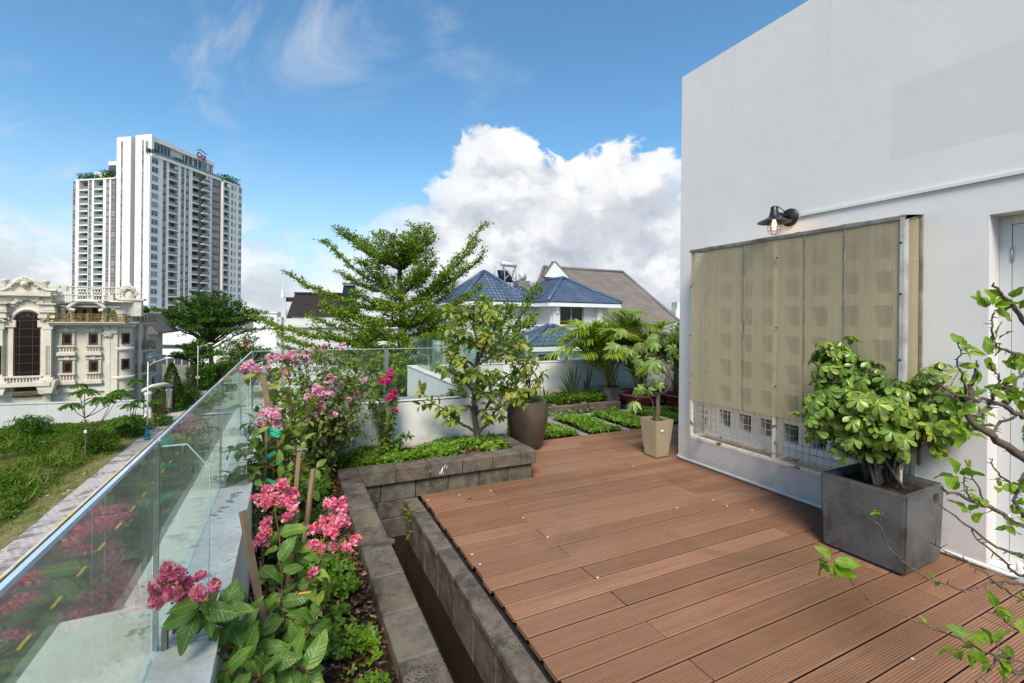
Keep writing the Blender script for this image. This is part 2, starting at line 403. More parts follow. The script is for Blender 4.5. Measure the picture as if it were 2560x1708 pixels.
def wood_plastic(name):
    m, n, out = new_mat(name); p = wcoord(n); x, y, z = n.sep(p)
    oi = n.n('ShaderNodeObjectInfo').outputs['Random']
    st = n.noise(n.comb(n.m('MULTIPLY', x, 1.1), n.m('MULTIPLY', y, 26.0), oi), 1.5, 6, 0.6)
    base = n.ramp(oi, [(0, (0.240, 0.122, 0.070)), (0.5, (0.300, 0.154, 0.090)), (1, (0.360, 0.192, 0.115))])
    col = n.mix(n.m('MULTIPLY', n.sstep(st, 0.3, 0.75), 0.5), base, (0.175, 0.083, 0.045))
    dust = n.sstep(n.noise(p, 1.1, 6, 0.62, 0.4), 0.48, 0.78)
    col = n.mix(n.m('MULTIPLY', dust, 0.30), col, (0.40, 0.24, 0.15))
    wet = n.sstep(n.noise(p, 0.8, 5, 0.6, 0.8), 0.55, 0.62); col = n.mix(n.m('MULTIPLY', wet, 0.30), col, (0.135, 0.070, 0.043))
    sp = n.sstep(n.noise(p, 46, 2, 0.8), 0.73, 0.78); col = n.mix(n.m('MULTIPLY', sp, 0.25), col, (0.40, 0.30, 0.22))
    rough = n.lin(n.noise(p, 2.6, 5, 0.6), 0.3, 0.7, 0.34, 0.54)
    princ(n, out, col, rough, 0, 0.42, n.m('ADD', st, n.noise(p, 260, 2)), 0.18, 0.0015)
    return m
M['deck'] = wood_plastic('composite_decking')
M['dark'] = plain('dark_gap', (0.012, 0.011, 0.010), 0.9)
def basalt(name):
    m, n, out = new_mat(name); p = wcoord(n)
    oi = n.n('ShaderNodeObjectInfo').outputs['Random']
    base = n.ramp(oi, [(0, (0.046, 0.038, 0.030)), (0.5, (0.080, 0.068, 0.054)), (1, (0.115, 0.098, 0.078))])
    a = n.sstep(n.noise(p, 11, 6, 0.7), 0.36, 0.66); col = n.mix(n.m('MULTIPLY', a, 0.75), base, (0.190, 0.160, 0.124))
    b = n.sstep(n.noise(p, 3.4, 5, 0.65), 0.50, 0.68); col = n.mix(n.m('MULTIPLY', b, 0.55), col, (0.21, 0.155, 0.105))
    dk = n.sstep(n.noise(p, 4.6, 6, 0.7, 0.5), 0.52, 0.66); col = n.mix(n.m('MULTIPLY', dk, 0.6), col, (0.030, 0.025, 0.020))
    v = n.n('ShaderNodeTexVoronoi'); n.put(v.inputs['Vector'], p); v.inputs['Scale'].default_value = 95
    pore_zone = n.sstep(n.noise(p, 5.0, 3, 0.6), 0.47, 0.62)
    pore = n.m('MULTIPLY', n.m('SUBTRACT', 1.0, n.sstep(v.outputs[0], 0.18, 0.42)), pore_zone)
    col = n.mix(n.m('MULTIPLY', pore, 0.85), col, (0.022, 0.020, 0.018))
    w = n.sstep(n.noise(p, 30, 2, 0.8), 0.745, 0.775); col = n.mix(n.m('MULTIPLY', w, 0.5), col, (0.42, 0.40, 0.36))
    h = n.m('SUBTRACT', n.noise(p, 55, 6, 0.75), n.m('MULTIPLY', pore, 1.4))
    princ(n, out, col, n.lin(a, 0, 1, 0.72, 0.9), 0, 0.3, h, 0.6, 0.006)
    return m
M['basalt'] = basalt('basalt_stone')
M['paver'] = mottled('grey_paver', (0.19, 0.185, 0.175), (0.27, 0.265, 0.255), 5, 0.85, 0.25, 50, 0.5, 0.004, rand=0.15)
M['soil'] = mottled('dark_soil', (0.030, 0.020, 0.014), (0.070, 0.043, 0.028), 12, 0.95, 0.15, 42, 1.0, 0.03)
def mulchmat():
    m, n, out = new_mat('bark_mulch'); r = n.n('ShaderNodeNewGeometry').outputs['Random Per Island']
    col = n.ramp(r, [(0, (0.035, 0.017, 0.009)), (0.5, (0.115, 0.052, 0.024)), (0.85, (0.20, 0.10, 0.05)), (1, (0.40, 0.28, 0.17))])
    princ(n, out, col, 0.85, 0, 0.2); return m
M['mulch'] = mulchmat()
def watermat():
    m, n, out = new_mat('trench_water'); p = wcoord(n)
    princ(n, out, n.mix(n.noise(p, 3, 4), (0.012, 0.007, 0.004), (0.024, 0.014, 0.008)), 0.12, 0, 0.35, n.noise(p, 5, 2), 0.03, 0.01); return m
M['water'] = watermat()
M['glass'] = glassmat('balustrade_glass', (0.905, 0.955, 0.925), refl=0.55, dirt=0.06)
M['glass_clear'] = glassmat('fin_glass', (0.96, 0.985, 0.975), refl=0.5, dirt=0.07)
M['glass_edge'] = plain('polished_glass_edge', (0.42, 0.60, 0.56), 0.15, 0, 0.8)
M['glass_top'] = plain('bevelled_glass_top', (0.50, 0.60, 0.68), 0.08, 0, 1.0)
M['steel'] = plain('brushed_steel', (0.45, 0.46, 0.47), 0.32, 0.9)
M['alu'] = plain('weathered_aluminium', (0.50, 0.50, 0.49), 0.45, 0.55)
M['alu_worn'] = mottled('worn_aluminium', (0.52, 0.51, 0.49), (0.30, 0.28, 0.25), 5, 0.55, 0.4, 40, 0.3, 0.003, streak=0.5, streak_col=(0.16, 0.13, 0.10))
M['alu_dirty'] = mottled('dirty_aluminium', (0.36, 0.34, 0.31), (0.17, 0.15, 0.125), 6, 0.6, 0.4, 40, 0.3, 0.003, metal=0.3)
def rustmat():
    m, n, out = new_mat('rusty_white_paint'); p = wcoord(n)
    f = n.sstep(n.noise(p, 9, 6, 0.7, 0.3), 0.55, 0.62); r = n.noise(p, 60, 4)
    col = n.mix(f, n.mix(n.noise(p, 25, 4), (0.72, 0.66, 0.55), (0.62, 0.57, 0.50)), n.mix(r, (0.10, 0.035, 0.014), (0.30, 0.11, 0.035)))
    princ(n, out, col, 0.75, 0, 0.3, n.m('MULTIPLY', n.m('ADD', f, r), 1.0), 0.4, 0.003); return m
M['rust'] = rustmat()
M['wire'] = mottled('mesh_wire', (0.60, 0.54, 0.45), (0.26, 0.16, 0.09), 7, 0.7, 0.3, 40, 0.1, 0.001)
def polymat():
    m, n, out = new_mat('twinwall_polycarbonate'); p = wcoord(n); x, y, z = n.sep(p)
    rib = n.m('SINE', n.m('MULTIPLY', y, 2 * math.pi / 0.0115))
    st = n.noise(n.comb(0.0, n.m('MULTIPLY', y, 34), n.m('MULTIPLY', z, 0.8)), 1.5, 6, 0.65)
    col = n.mix(n.sstep(st, 0.3, 0.75), (0.69, 0.60, 0.415), (0.59, 0.51, 0.35))
    big = n.sstep(n.noise(n.comb(0.0, n.m('MULTIPLY', y, 9), n.m('MULTIPLY', z, 0.5)), 0.9, 4), 0.45, 0.75)
    col = n.mix(n.m('MULTIPLY', big, 0.5), col, (0.45, 0.39, 0.255))
    sc = n.sstep(n.noise(n.comb(0.0, n.m('MULTIPLY', y, 30), n.m('MULTIPLY', z, 5.5)), 1.3, 2, 0.5), 0.715, 0.74)
    col = n.mix(n.m('MULTIPLY', sc, 0.7), col, (0.85, 0.84, 0.80))
    b = princ(n, None, col, 0.30, 0, 0.45, rib, 0.25, 0.0012)
    t = n.n('ShaderNodeBsdfTranslucent'); n.put(t.inputs[0], n.mix(1.0, col, (0.9, 0.9, 0.8), 'MULTIPLY'))
    tr = n.n('ShaderNodeBsdfTransparent'); tr.inputs[0].default_value = (0.90, 0.82, 0.58, 1)
    a = n.n('ShaderNodeMixShader'); a.inputs[0].default_value = 0.30; n.link(b.outputs[0], a.inputs[1]); n.link(t.outputs[0], a.inputs[2])
    c = n.n('ShaderNodeMixShader'); c.inputs[0].default_value = 0.43; n.link(a.outputs[0], c.inputs[1]); n.link(tr.outputs[0], c.inputs[2])
    n.link(c.outputs[0], out.inputs[0]); return m
M['poly'] = polymat()
M['frame_grey'] = plain('window_frame_grey', (0.50, 0.49, 0.47), 0.5)
M['white'] = plain('white_paint', (0.76, 0.76, 0.75), 0.5)
M['pvc'] = plain('white_pvc', (0.70, 0.69, 0.66), 0.35)
M['door'] = plain('upvc_door', (0.69, 0.68, 0.66), 0.35)
M['doorglass'] = plain('frosted_door_panel', (0.60, 0.60, 0.58), 0.15, 0, 0.6)
M['black'] = plain('black_enamel', (0.012, 0.012, 0.014), 0.38, 0, 0.5)
M['potgrey'] = mottled('grey_cement_pot', (0.062, 0.060, 0.058), (0.112, 0.108, 0.105), 5, 0.5, 0.4, 60, 0.3, 0.002, streak=0.5, streak_col=(0.17, 0.165, 0.16), spots=(7, 0.60, (0.060, 0.040, 0.026), 0.7), c3=(0.15, 0.15, 0.15))
M['pottan'] = mottled('beige_glaze', (0.40, 0.33, 0.205), (0.36, 0.295, 0.18), 3, 0.22, 0.5, 20, 0.05, 0.002)
M['urn'] = mottled('dark_glazed_urn', (0.075, 0.054, 0.035), (0.118, 0.090, 0.062), 3.0, 0.36, 0.5, 35, 0.2, 0.003, spots=(9, 0.68, (0.25, 0.23, 0.20), 0.3))
M['terra'] = mottled('red_brown_pot', (0.19, 0.044, 0.026), (0.27, 0.070, 0.038), 4, 0.4, 0.5, 30, 0.15, 0.002)
M['bark'] = mottled('grey_bark', (0.055, 0.040, 0.030), (0.13, 0.10, 0.078), 14, 0.9, 0.2, 60, 0.9, 0.01)
M['barkpale'] = mottled('pale_bark', (0.17, 0.125, 0.095), (0.10, 0.075, 0.057), 16, 0.85, 0.25, 70, 0.7, 0.006)
M['stake'] = mottled('weathered_stake', (0.30, 0.20, 0.115), (0.21, 0.14, 0.085), 9, 0.8, 0.25, 40, 0.5, 0.003)
M['ribbon'] = plain('green_ribbon', (0.012, 0.32, 0.16), 0.4)
M['tie'] = plain('yellow_tie', (0.62, 0.42, 0.03), 0.5)
# foliage
M['lf_myrtle'] = leafmat('crape_leaf', (0.055, 0.125, 0.02), (0.135, 0.255, 0.036), (0.38, 0.42, 0.07), 0.30, 0.40, 0.16)
M['lf_myrtle2'] = leafmat('yellowish_crape_leaf', (0.085, 0.15, 0.024), (0.195, 0.285, 0.045), (0.42, 0.41, 0.1), 0.34, 0.42, 0.34)
M['lf_rose'] = leafmat('small_shrub_leaf', (0.075, 0.12, 0.026), (0.185, 0.235, 0.058), (0.42, 0.36, 0.12), 0.30, 0.45, 0.22)
M['lf_magnolia'] = leafmat('yellowing_leaf', (0.085, 0.15, 0.02), (0.225, 0.29, 0.036), (0.48, 0.41, 0.06), 0.34, 0.40, 0.42)
M['lf_schef'] = leafmat('glossy_umbrella_leaf', (0.065, 0.135, 0.02), (0.185, 0.285, 0.038), (0.52, 0.53, 0.09), 0.25, 0.32, 0.34, 0.5)
M['lf_bright'] = leafmat('fresh_leaf', (0.10, 0.20, 0.012), (0.19, 0.32, 0.018), (0.34, 0.44, 0.03), 0.40, 0.42, 0.4)
M['lf_peanut'] = leafmat('ground_cover_leaf', (0.068, 0.163, 0.014), (0.162, 0.294, 0.022), (0.378, 0.450, 0.036), 0.34, 0.45, 0.34)
M['lf_tier'] = leafmat('tiered_tree_leaf', (0.065, 0.125, 0.016), (0.185, 0.285, 0.03), (0.46, 0.46, 0.05), 0.30, 0.5, 0.30, simple=True)
M['lf_dark'] = leafmat('dark_tree_leaf', (0.026, 0.07, 0.014), (0.07, 0.145, 0.021), (0.16, 0.24, 0.033), 0.25, 0.5, 0.2, simple=True)
M['lf_flame'] = leafmat('feathery_leaf', (0.033, 0.092, 0.016), (0.083, 0.182, 0.023), (0.195, 0.280, 0.033), 0.30, 0.5, 0.25, simple=True)
M['lf_palm'] = leafmat('palm_leaf', (0.15, 0.24, 0.02), (0.34, 0.44, 0.042), (0.58, 0.55, 0.09), 0.36, 0.38, 0.36)
M['lf_pachira'] = leafmat('variegated_leaf', (0.12, 0.215, 0.045), (0.24, 0.35, 0.085), (0.56, 0.54, 0.24), 0.34, 0.38, 0.30)
M['lf_weed'] = leafmat('weed_leaf', (0.034, 0.08, 0.012), (0.09, 0.165, 0.02), (0.235, 0.27, 0.045), 0.30, 0.55, 0.28, simple=True)
M['lf_weedy'] = leafmat('tall_grass_blade', (0.104, 0.150, 0.024), (0.182, 0.228, 0.039), (0.338, 0.324, 0.099), 0.30, 0.55, 0.35, simple=True)
M['lf_snake'] = leafmat('snake_plant_blade', (0.022, 0.045, 0.020), (0.035, 0.072, 0.030), (0.10, 0.15, 0.06), 0.10, 0.35, 0.15)
M['lf_myrtle_v'] = leafmat('veined_crape_leaf', (0.055, 0.125, 0.02), (0.135, 0.255, 0.036), (0.38, 0.42, 0.07), 0.30, 0.40, 0.16, veins=True)
M['lf_myrtle2_v'] = leafmat('veined_yellowish_crape_leaf', (0.085, 0.15, 0.024), (0.195, 0.285, 0.045), (0.42, 0.41, 0.1), 0.34, 0.42, 0.34, veins=True)
M['lf_magnolia_v'] = leafmat('veined_yellowing_leaf', (0.085, 0.15, 0.02), (0.225, 0.29, 0.036), (0.48, 0.41, 0.06), 0.34, 0.40, 0.42, veins=True)
M['lf_bright_v'] = leafmat('veined_fresh_leaf', (0.10, 0.20, 0.012), (0.19, 0.32, 0.018), (0.34, 0.44, 0.03), 0.40, 0.42, 0.4, veins=True)
M['stem_green'] = plain('green_stem', (0.10, 0.14, 0.03), 0.5)
M['stem_red'] = plain('red_brown_stem', (0.13, 0.050, 0.028), 0.6)
M['cane'] = mottled('palm_cane', (0.26, 0.22, 0.045), (0.15, 0.14, 0.035), 8, 0.45, 0.4, 30, 0.2, 0.002)
def petalmat(name, a, b, c):
    m, n, out = new_mat(name); r = n.n('ShaderNodeNewGeometry').outputs['Random Per Island']
    col = n.ramp(r, [(0, a), (0.55, b), (1, c)])
    d = n.n('ShaderNodeBsdfDiffuse'); n.put(d.inputs[0], col); t = n.n('ShaderNodeBsdfTranslucent'); n.put(t.inputs[0], col)
    mx = n.n('ShaderNodeMixShader'); mx.inputs[0].default_value = 0.4
    n.link(d.outputs[0], mx.inputs[1]); n.link(t.outputs[0], mx.inputs[2]); n.link(mx.outputs[0], out.inputs[0]); return m
M['pet_coral'] = petalmat('coral_pink_petal', (0.86, 0.11, 0.26), (0.95, 0.29, 0.42), (0.97, 0.66, 0.72))
M['pet_pink'] = petalmat('pale_pink_petal', (0.84, 0.33, 0.52), (0.90, 0.52, 0.66), (0.94, 0.72, 0.79))
M['pet_hot'] = petalmat('magenta_petal', (0.62, 0.02, 0.16), (0.80, 0.05, 0.26), (0.86, 0.18, 0.40))
M['stamen'] = plain('yellow_stamen', (0.75, 0.42, 0.04), 0.6)
M['bud'] = plain('brown_bud', (0.24, 0.075, 0.045), 0.6)
M['orange'] = plain('orange_flower', (0.85, 0.14, 0.01), 0.6)
# town
M['asphalt'] = mottled('asphalt', (0.075, 0.074, 0.070), (0.105, 0.102, 0.097), 0.4, 0.9, 0.25, 5, 0.4, 0.01)
M['yellowline'] = mottled('worn_yellow_paint', (0.62, 0.40, 0.10), (0.50, 0.34, 0.11), 3, 0.8, 0.2, 20, 0.1, 0.002)
M['kerbyellow'] = mottled('yellow_kerb_paint', (0.66, 0.47, 0.15), (0.52, 0.40, 0.20), 2, 0.85, 0.2, 20, 0.3, 0.01)
M['kerb'] = mottled('kerb_concrete', (0.66, 0.58, 0.42), (0.50, 0.44, 0.33), 1.4, 0.9, 0.2, 20, 0.4, 0.01)
def pavingmat():
    m, n, out = new_mat('stained_paving'); p = wcoord(n)
    br = n.n('ShaderNodeTexBrick'); n.put(br.inputs['Vector'], p); br.inputs['Scale'].default_value = 1.0
    br.inputs['Color1'].default_value = (0.50, 0.45, 0.42, 1); br.inputs['Color2'].default_value = (0.43, 0.385, 0.36, 1); br.inputs['Mortar'].default_value = (0.24, 0.215, 0.195, 1)
    br.inputs['Mortar Size'].default_value = 0.02; br.inputs['Brick Width'].default_value = 0.4; br.inputs['Row Height'].default_value = 0.4
    f = n.sstep(n.noise(p, 0.55, 7, 0.68, 0.6), 0.50, 0.62); col = n.mix(n.m('MULTIPLY', f, 0.85), br.outputs[0], (0.14, 0.125, 0.11))
    princ(n, out, col, 0.9, 0, 0.2, n.noise(p, 12, 4), 0.3, 0.01); return m
M['paving'] = pavingmat()
M['verge'] = mottled('dry_grass_verge', (0.115, 0.135, 0.034), (0.30, 0.225, 0.125), 0.75, 0.95, 0.1, 9, 1.0, 0.08, c3=(0.10, 0.145, 0.028))
M['ground'] = mottled('town_ground', (0.13, 0.13, 0.085), (0.22, 0.19, 0.14), 0.05, 0.95, 0.1, 2, 0.5, 0.05, c3=(0.10, 0.125, 0.05))
M['cream'] = mottled('cream_stucco', (0.68, 0.615, 0.50), (0.60, 0.54, 0.435), 0.25, 0.8, 0.2, 12, 0.25, 0.01, streak=0.5, streak_col=(0.36, 0.32, 0.26), sfreq=0.25)
M['creamtrim'] = mottled('cream_plaster_ornament', (0.71, 0.645, 0.53), (0.58, 0.52, 0.42), 0.6, 0.75, 0.25, 14, 0.3, 0.01, spots=(1.6, 0.62, (0.33, 0.30, 0.25), 0.6))
M['stainwall'] = mottled('stained_boundary_wall', (0.62, 0.61, 0.585), (0.55, 0.54, 0.515), 0.35, 0.85, 0.2, 10, 0.3, 0.01, streak=0.8, streak_col=(0.33, 0.30, 0.27), sfreq=0.2)
M['redwood'] = plain('red_stained_wood', (0.105, 0.030, 0.015), 0.4)
M['winglass'] = plain('dark_window_glass', (0.008, 0.008, 0.009), 0.10, 0, 0.4)
M['bronze'] = mottled('gilded_bronze_rail', (0.14, 0.090, 0.030), (0.40, 0.28, 0.09), 2.2, 0.45, 0.5, 20, 0.2, 0.003, metal=0.5)
M['towerwhite'] = mottled('white_tower_render', (0.82, 0.80, 0.77), (0.77, 0.755, 0.73), 0.03, 0.8, 0.2, 1, 0.05, 0.01)
M['towerbrown'] = plain('taupe_tower_panel', (0.21, 0.155, 0.115), 0.8)
M['towerglass'] = plain('tower_window_glass', (0.055, 0.068, 0.078), 0.10, 0, 0.8)
M['towerglass2'] = plain('curtained_window_glass', (0.22, 0.235, 0.25), 0.12, 0, 0.8)
M['towerglass3'] = plain('pale_curtain_window', (0.36, 0.34, 0.31), 0.2, 0, 0.6)
M['towerglass4'] = plain('dark_bluish_window', (0.028, 0.036, 0.045), 0.08, 0, 0.9)
M['towerdark'] = plain('recess_shade_wall', (0.24, 0.225, 0.21), 0.7)  # darker tower tone, puts the shade of balconies and notch into the colour
M['balcglass'] = plain('balcony_rail_glass', (0.20, 0.235, 0.23), 0.12, 0, 0.7)
M['rednav'] = plain('sign_red', (0.60, 0.06, 0.03), 0.5)
M['navy'] = plain('sign_navy', (0.015, 0.03, 0.12), 0.5)
M['house'] = mottled('pale_house_render', (0.60, 0.585, 0.555), (0.54, 0.525, 0.50), 0.3, 0.8, 0.2, 10, 0.2, 0.01, streak=0.25, streak_col=(0.36, 0.33, 0.29))
M['bluetile'] = mottled('glazed_blue_tile', (0.050, 0.078, 0.130), (0.080, 0.115, 0.175), 1.2, 0.42, 0.5, 20, 0.1, 0.004)
M['browntile'] = mottled('grey_brown_tile', (0.215, 0.185, 0.165), (0.165, 0.142, 0.128), 0.7, 0.75, 0.3, 14, 0.3, 0.006)
M['mansard'] = mottled('dark_mansard_shingle', (0.020, 0.014, 0.013), (0.034, 0.024, 0.022), 1, 0.7, 0.3, 8, 0.3, 0.01)
M['teal'] = plain('teal_lamp_base', (0.012, 0.15, 0.17), 0.5)
M['tankwhite'] = plain('white_water_tank', (0.62, 0.61, 0.58), 0.5)

# ================================================================== TERRACE
WX = 4.0            # painted wall plane
GX = -0.295         # left glass plane
LZ = 0.70           # ledge height of the parapets
# ---- slab under everything, added to block light below the deck
b = MB(); b.box(1.036, 7.4, -2.2, 7.40, -0.9, -0.075); b.box(-0.40, 1.036, -2.2, 4.72, -0.9, -0.34)
b.box(2.0, 7.4, 7.40, 7.62, -0.9, -0.05); b.box(1.036, 2.3, 4.7, 4.9, -0.9, -0.05)
tag(b.build('light_block_slab', M['dark']), kind='structure')

# ---- deck of grooved composite boards, staggered joints
deck = bpy.data.objects.new('terrace_deck', None); COL.objects.link(deck); tag(deck, kind='structure')
PITCH, BW = 0.1437, 0.1357
def board_mesh(L):
    prof = [(0.016, -0.024), (0.016, -0.0045), (0.0, -0.0038), (0.0, -0.0015), (0.0015, 0.0)]      # hidden-clip slot under a thin lip
    ng = 10; lx = 0.0085; step = (BW - 2 * lx) / ng
    for i in range(ng):
        a = lx + step * i + step * 0.28
        prof += [(a, 0.0), (a + 0.0006, -0.0060), (a + step * 0.40, -0.0060), (a + step * 0.40 + 0.0006, 0.0)]
    prof += [(BW - 0.0015, 0.0), (BW, -0.0015), (BW, -0.0038), (BW - 0.016, -0.0045), (BW - 0.016, -0.024)]
    n = len(prof); vs = [(0, y, z) for y, z in prof] + [(L, y, z) for y, z in prof]
    fs = [(i, i + 1, i + 1 + n, i + n) for i in range(n - 1)] + [tuple(range(n)), tuple(reversed(range(n, 2 * n)))]
    me = bpy.data.meshes.new('board'); me.from_pydata(vs, [], fs); me.materials.append(M['deck'])
    bm = bmesh.new(); bm.from_mesh(me); bmesh.ops.recalc_face_normals(bm, faces=bm.faces); bm.to_mesh(me); bm.free()
    return me
_bc = {}
def board(x0, x1, y):
    L = round(x1 - x0, 3)
    if L < 0.05: return
    if L not in _bc: _bc[L] = board_mesh(L)
    o = bpy.data.objects.new('board', _bc[L]); COL.objects.link(o); o.parent = deck
    o.location = (x0 + random.uniform(-0.0015, 0.0015), y, random.uniform(-0.0012, 0.0008)); o.rotation_euler = (0, 0, random.uniform(-0.0006, 0.0006))
for k in range(-10, 34):
    y1 = 3.694 - PITCH * k; y0 = y1 - PITCH + 0.0040      # near edge of this row
    if y0 < -1.0: break
    par = k % 2
    xs0 = 1.060 + random.uniform(-0.006, 0.006)
    if y1 > 3.99: xs0 = 2.21
    xe = 3.975 if y1 < 3.95 else 6.7
    joints = [1.67, 3.90] if par == 1 else [3.31]
    if y1 > 3.95: joints += [5.5] if par else [4.9]
    edges = [xs0] + [j + random.uniform(-0.006, 0.006) for j in joints if xs0 + 0.15 < j < xe - 0.15] + [xe]
    for a, c in zip(edges[:-1], edges[1:]):
        board(a + (0.0035 if a != xs0 else 0), c - (0.0035 if c != xe else 0), y0)
# steel clip heads that sit in the seams
clip = MB(); clip.lathe([(0.0, 0.0022), (0.0055, 0.0018), (0.0075, 0.0)], 10)
clip0 = None
for u, v in [(1070, 1250), (1148, 1238), (1228, 1227), (1308, 1295), (1369, 1343), (1180, 1386), (1200, 1411), (1494, 1444), (1782, 1250), (1693, 1270), (1818, 1265), (1895, 1222), (1880, 1276), (1582, 1166), (1560, 1098), (2281, 1647)]:
    p = onz(u, v, 0.0)
    if clip0 is None: clip0 = clip.build('deck_clip', M['pvc'], deck); c = clip0
    else: c = copy_part(clip0, deck)
    c.location = (p.x, p.y, 0.0008)

p = onz(1172, 1248, 0.0); dl = tag(MB().add([(-.03, -.008, 0), (-.01, -.016, .012), (.015, -.012, .016), (.036, 0, .004), (.012, .014, .014), (-.012, .013, .010)], [(0, 1, 5), (1, 2, 4, 5), (2, 3, 4)], True).build('dry_leaf', M['stake'], fix=False), 'small curled dry leaf lying on the deck near the planter', 'leaf'); dl.location = (p.x, p.y, 0.002)
# ---- basalt planter (L shaped) with trench in front
planter = thing('stone_planter', (0.45, 4.0, 0), 'low L-shaped planter of dark basalt blocks along trench and deck', 'planter')
PL = Vector((0.45, 4.0, 0))
def block(nm, x0, x1, y0, y1, z0, z1, par, org, mat='basalt', bev=0.006, g=0.0025):
    j = lambda a: random.uniform(-a, a)
    b = MB(); b.box(x0 + g, x1 - g, y0 + g, y1 - g, z0, z1 + j(0.0025))
    o = b.build(nm, M[mat], par, bevel=bev)
    bmv = o.data
    for v in bmv.vertices: v.co += Vector((j(0.0016), j(0.0016), j(0.0016))) - Vector(org)
    return o
for i in range(18):                       # left cap
    y1 = 4.12 - 0.30 * i
    block('cap_stone', 0.375, 0.54, y1 - 0.30, y1, 0.148, 0.27, planter, PL)
for i in range(5):                        # front cap
    x0 = 0.54 + 0.298 * i
    block('cap_stone', x0, x0 + 0.298, 3.93, 4.115, 0.148, 0.27, planter, PL)
block('cap_stone', 2.03, 2.195, 3.93, 4.115, 0.146, 0.272, planter, PL)
for i in range(2): block('cap_stone', 2.03, 2.195, 4.115 + 0.285 * i, 4.40 + 0.285 * i, 0.148, 0.27, planter, PL)
for i in range(6):                        # front face courses
    x0 = 0.42 + 0.297 * i; x1 = min(x0 + 0.297, 2.165)
    block('face_block', x0, x1, 3.965, 4.085, -0.012, 0.146, planter, PL)
for i in range(2):
    block('face_block', 0.42 + 0.26 * i, 0.42 + 0.26 * (i + 1), 3.968, 4.08, -0.16, -0.014, planter, PL)
    block('face_block', 0.46 + 0.24 * i, 0.46 + 0.24 * (i + 1), 3.966, 4.08, -0.40, -0.162, planter, PL)
for i in range(2): block('face_block', 2.045, 2.165, 4.085 + 0.30 * i, 4.385 + 0.30 * i, -0.03, 0.146, planter, PL)
for i in range(17):                       # trench side of the long bed
    y1 = 3.965 - 0.31 * i
    block('face_block', 0.41, 0.522, y1 - 0.31, y1, -0.02, 0.146, planter, PL)
    block('face_block', 0.41, 0.524, y1 - 0.36, y1 - 0.05, -0.40, -0.022, planter, PL)
rim = thing('stone_kerb', (0.97, 3.9, 0), 'narrow kerb of brown basalt slabs between trench and deck boards', 'kerb')
RO_ = Vector((0.97, 3.9, 0)); y = 3.962
while y > -1.2:
    L = random.choice([0.2, 0.24, 0.30, 0.33]); block('rim_slab', 0.91 + random.uniform(-.004, .004), 1.030, y - L, y, -0.06, -0.010, rim, RO_)
    block('rim_block', 0.922, 1.03, y - L, y, -0.42, -0.062, rim, RO_); y -= L
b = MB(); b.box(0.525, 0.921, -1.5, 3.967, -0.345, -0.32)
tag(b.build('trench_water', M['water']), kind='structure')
b = MB(); b.tube([(0.63, 3.80, -0.29), (0.70, 3.82, -0.275), (0.80, 3.80, -0.285)], [0.03, 0.045, 0.025], 7)
tag(b.build('pale_rock', M['paver'],), 'small pale rock lying at the head of the trench water', 'rock')

sp_ = MB()
for x_, z_, a_, l_ in [(1.235, .20, 75, .075), (1.26, .235, 60, .04), (1.215, .185, 80, .03), (1.25, .175, 70, .025), (1.28, .225, 65, .03), (1.13, .21, 80, .02)]:
    d_ = Vector((math.cos(R(a_)), 0, math.sin(R(a_)))) * l_ / 2; n_ = Vector((-d_.z, 0, d_.x)).normalized() * l_ * .12; c_ = Vector((x_, 3.9285, z_)); sp_.add([c_ - d_, c_ - d_ * .3 + n_, c_ + d_ * .5 + n_ * .8, c_ + d_, c_ + d_ * .3 - n_, c_ - d_ * .5 - n_ * .6], [(0, 1, 2, 3, 4, 5)])
o = sp_.build('paint_splash', M['white'], planter, fix=False); o.data.transform(Matrix.Translation(-PL)); o['kind'] = 'stuff'
# ---- soil and bark mulch
def soil_sheet(name, x0, x1, y0, y1, z, amp, nx, ny):
    X, Y = np.meshgrid(np.linspace(x0, x1, nx), np.linspace(y0, y1, ny))
    Z = z + amp * (np.sin(X * 9.1 + Y * 3.7) * np.cos(Y * 6.3 - X * 2.2) + 0.6 * np.sin(X * 23 + 1.3) * np.sin(Y * 19)) + rng.normal(0, amp * 0.25, X.shape)
    V = np.stack([X, Y, Z], -1).reshape(-1, 3); i = np.arange(nx * ny).reshape(ny, nx)
    F = np.stack([i[:-1, :-1], i[:-1, 1:], i[1:, 1:], i[1:, :-1]], -1).reshape(-1, 4)
    return tag(mesh_np(name, V, F, M['soil'], smooth=True), kind='structure')
soil_sheet('planter_soil', -0.158, 0.378, -1.0, 4.70, 0.205, 0.012, 40, 320)
soil_sheet('planter_soil', 0.378, 2.04, 4.08, 4.70, 0.215, 0.014, 100, 40)
def mulch(area, n, z, name='bark_mulch'):
    x0, x1, y0, y1 = area
    pos = np.stack([rng.uniform(x0, x1, n), rng.uniform(y0, y1, n), z + rng.uniform(0, 0.018, n)], 1)
    ax = rand_dirs(n, 0, 0.25); nm = rand_dirs(n, 1.2)
    chip = (np.array([(-.22, 0, 0), (.22, 0, 0), (.16, 1, 0.05), (-.18, .9, 0), (0, .5, .16)], np.float32), np.array([(0, 1, 4), (1, 2, 4), (2, 3, 4), (3, 0, 4)], np.int32))
    V, F = scatter(chip, pos, frames(ax, nm), rng.uniform(0.012, 0.034, n))
    return tag(mesh_np(name, V, F, M['mulch']), 'reddish bark chips strewn over the planter soil', 'mulch', kind='stuff')
mulch((-0.15, 0.37, 0.6, 4.6), 6500, 0.208)
mulch((0.38, 2.03, 4.13, 4.68), 3200, 0.222)

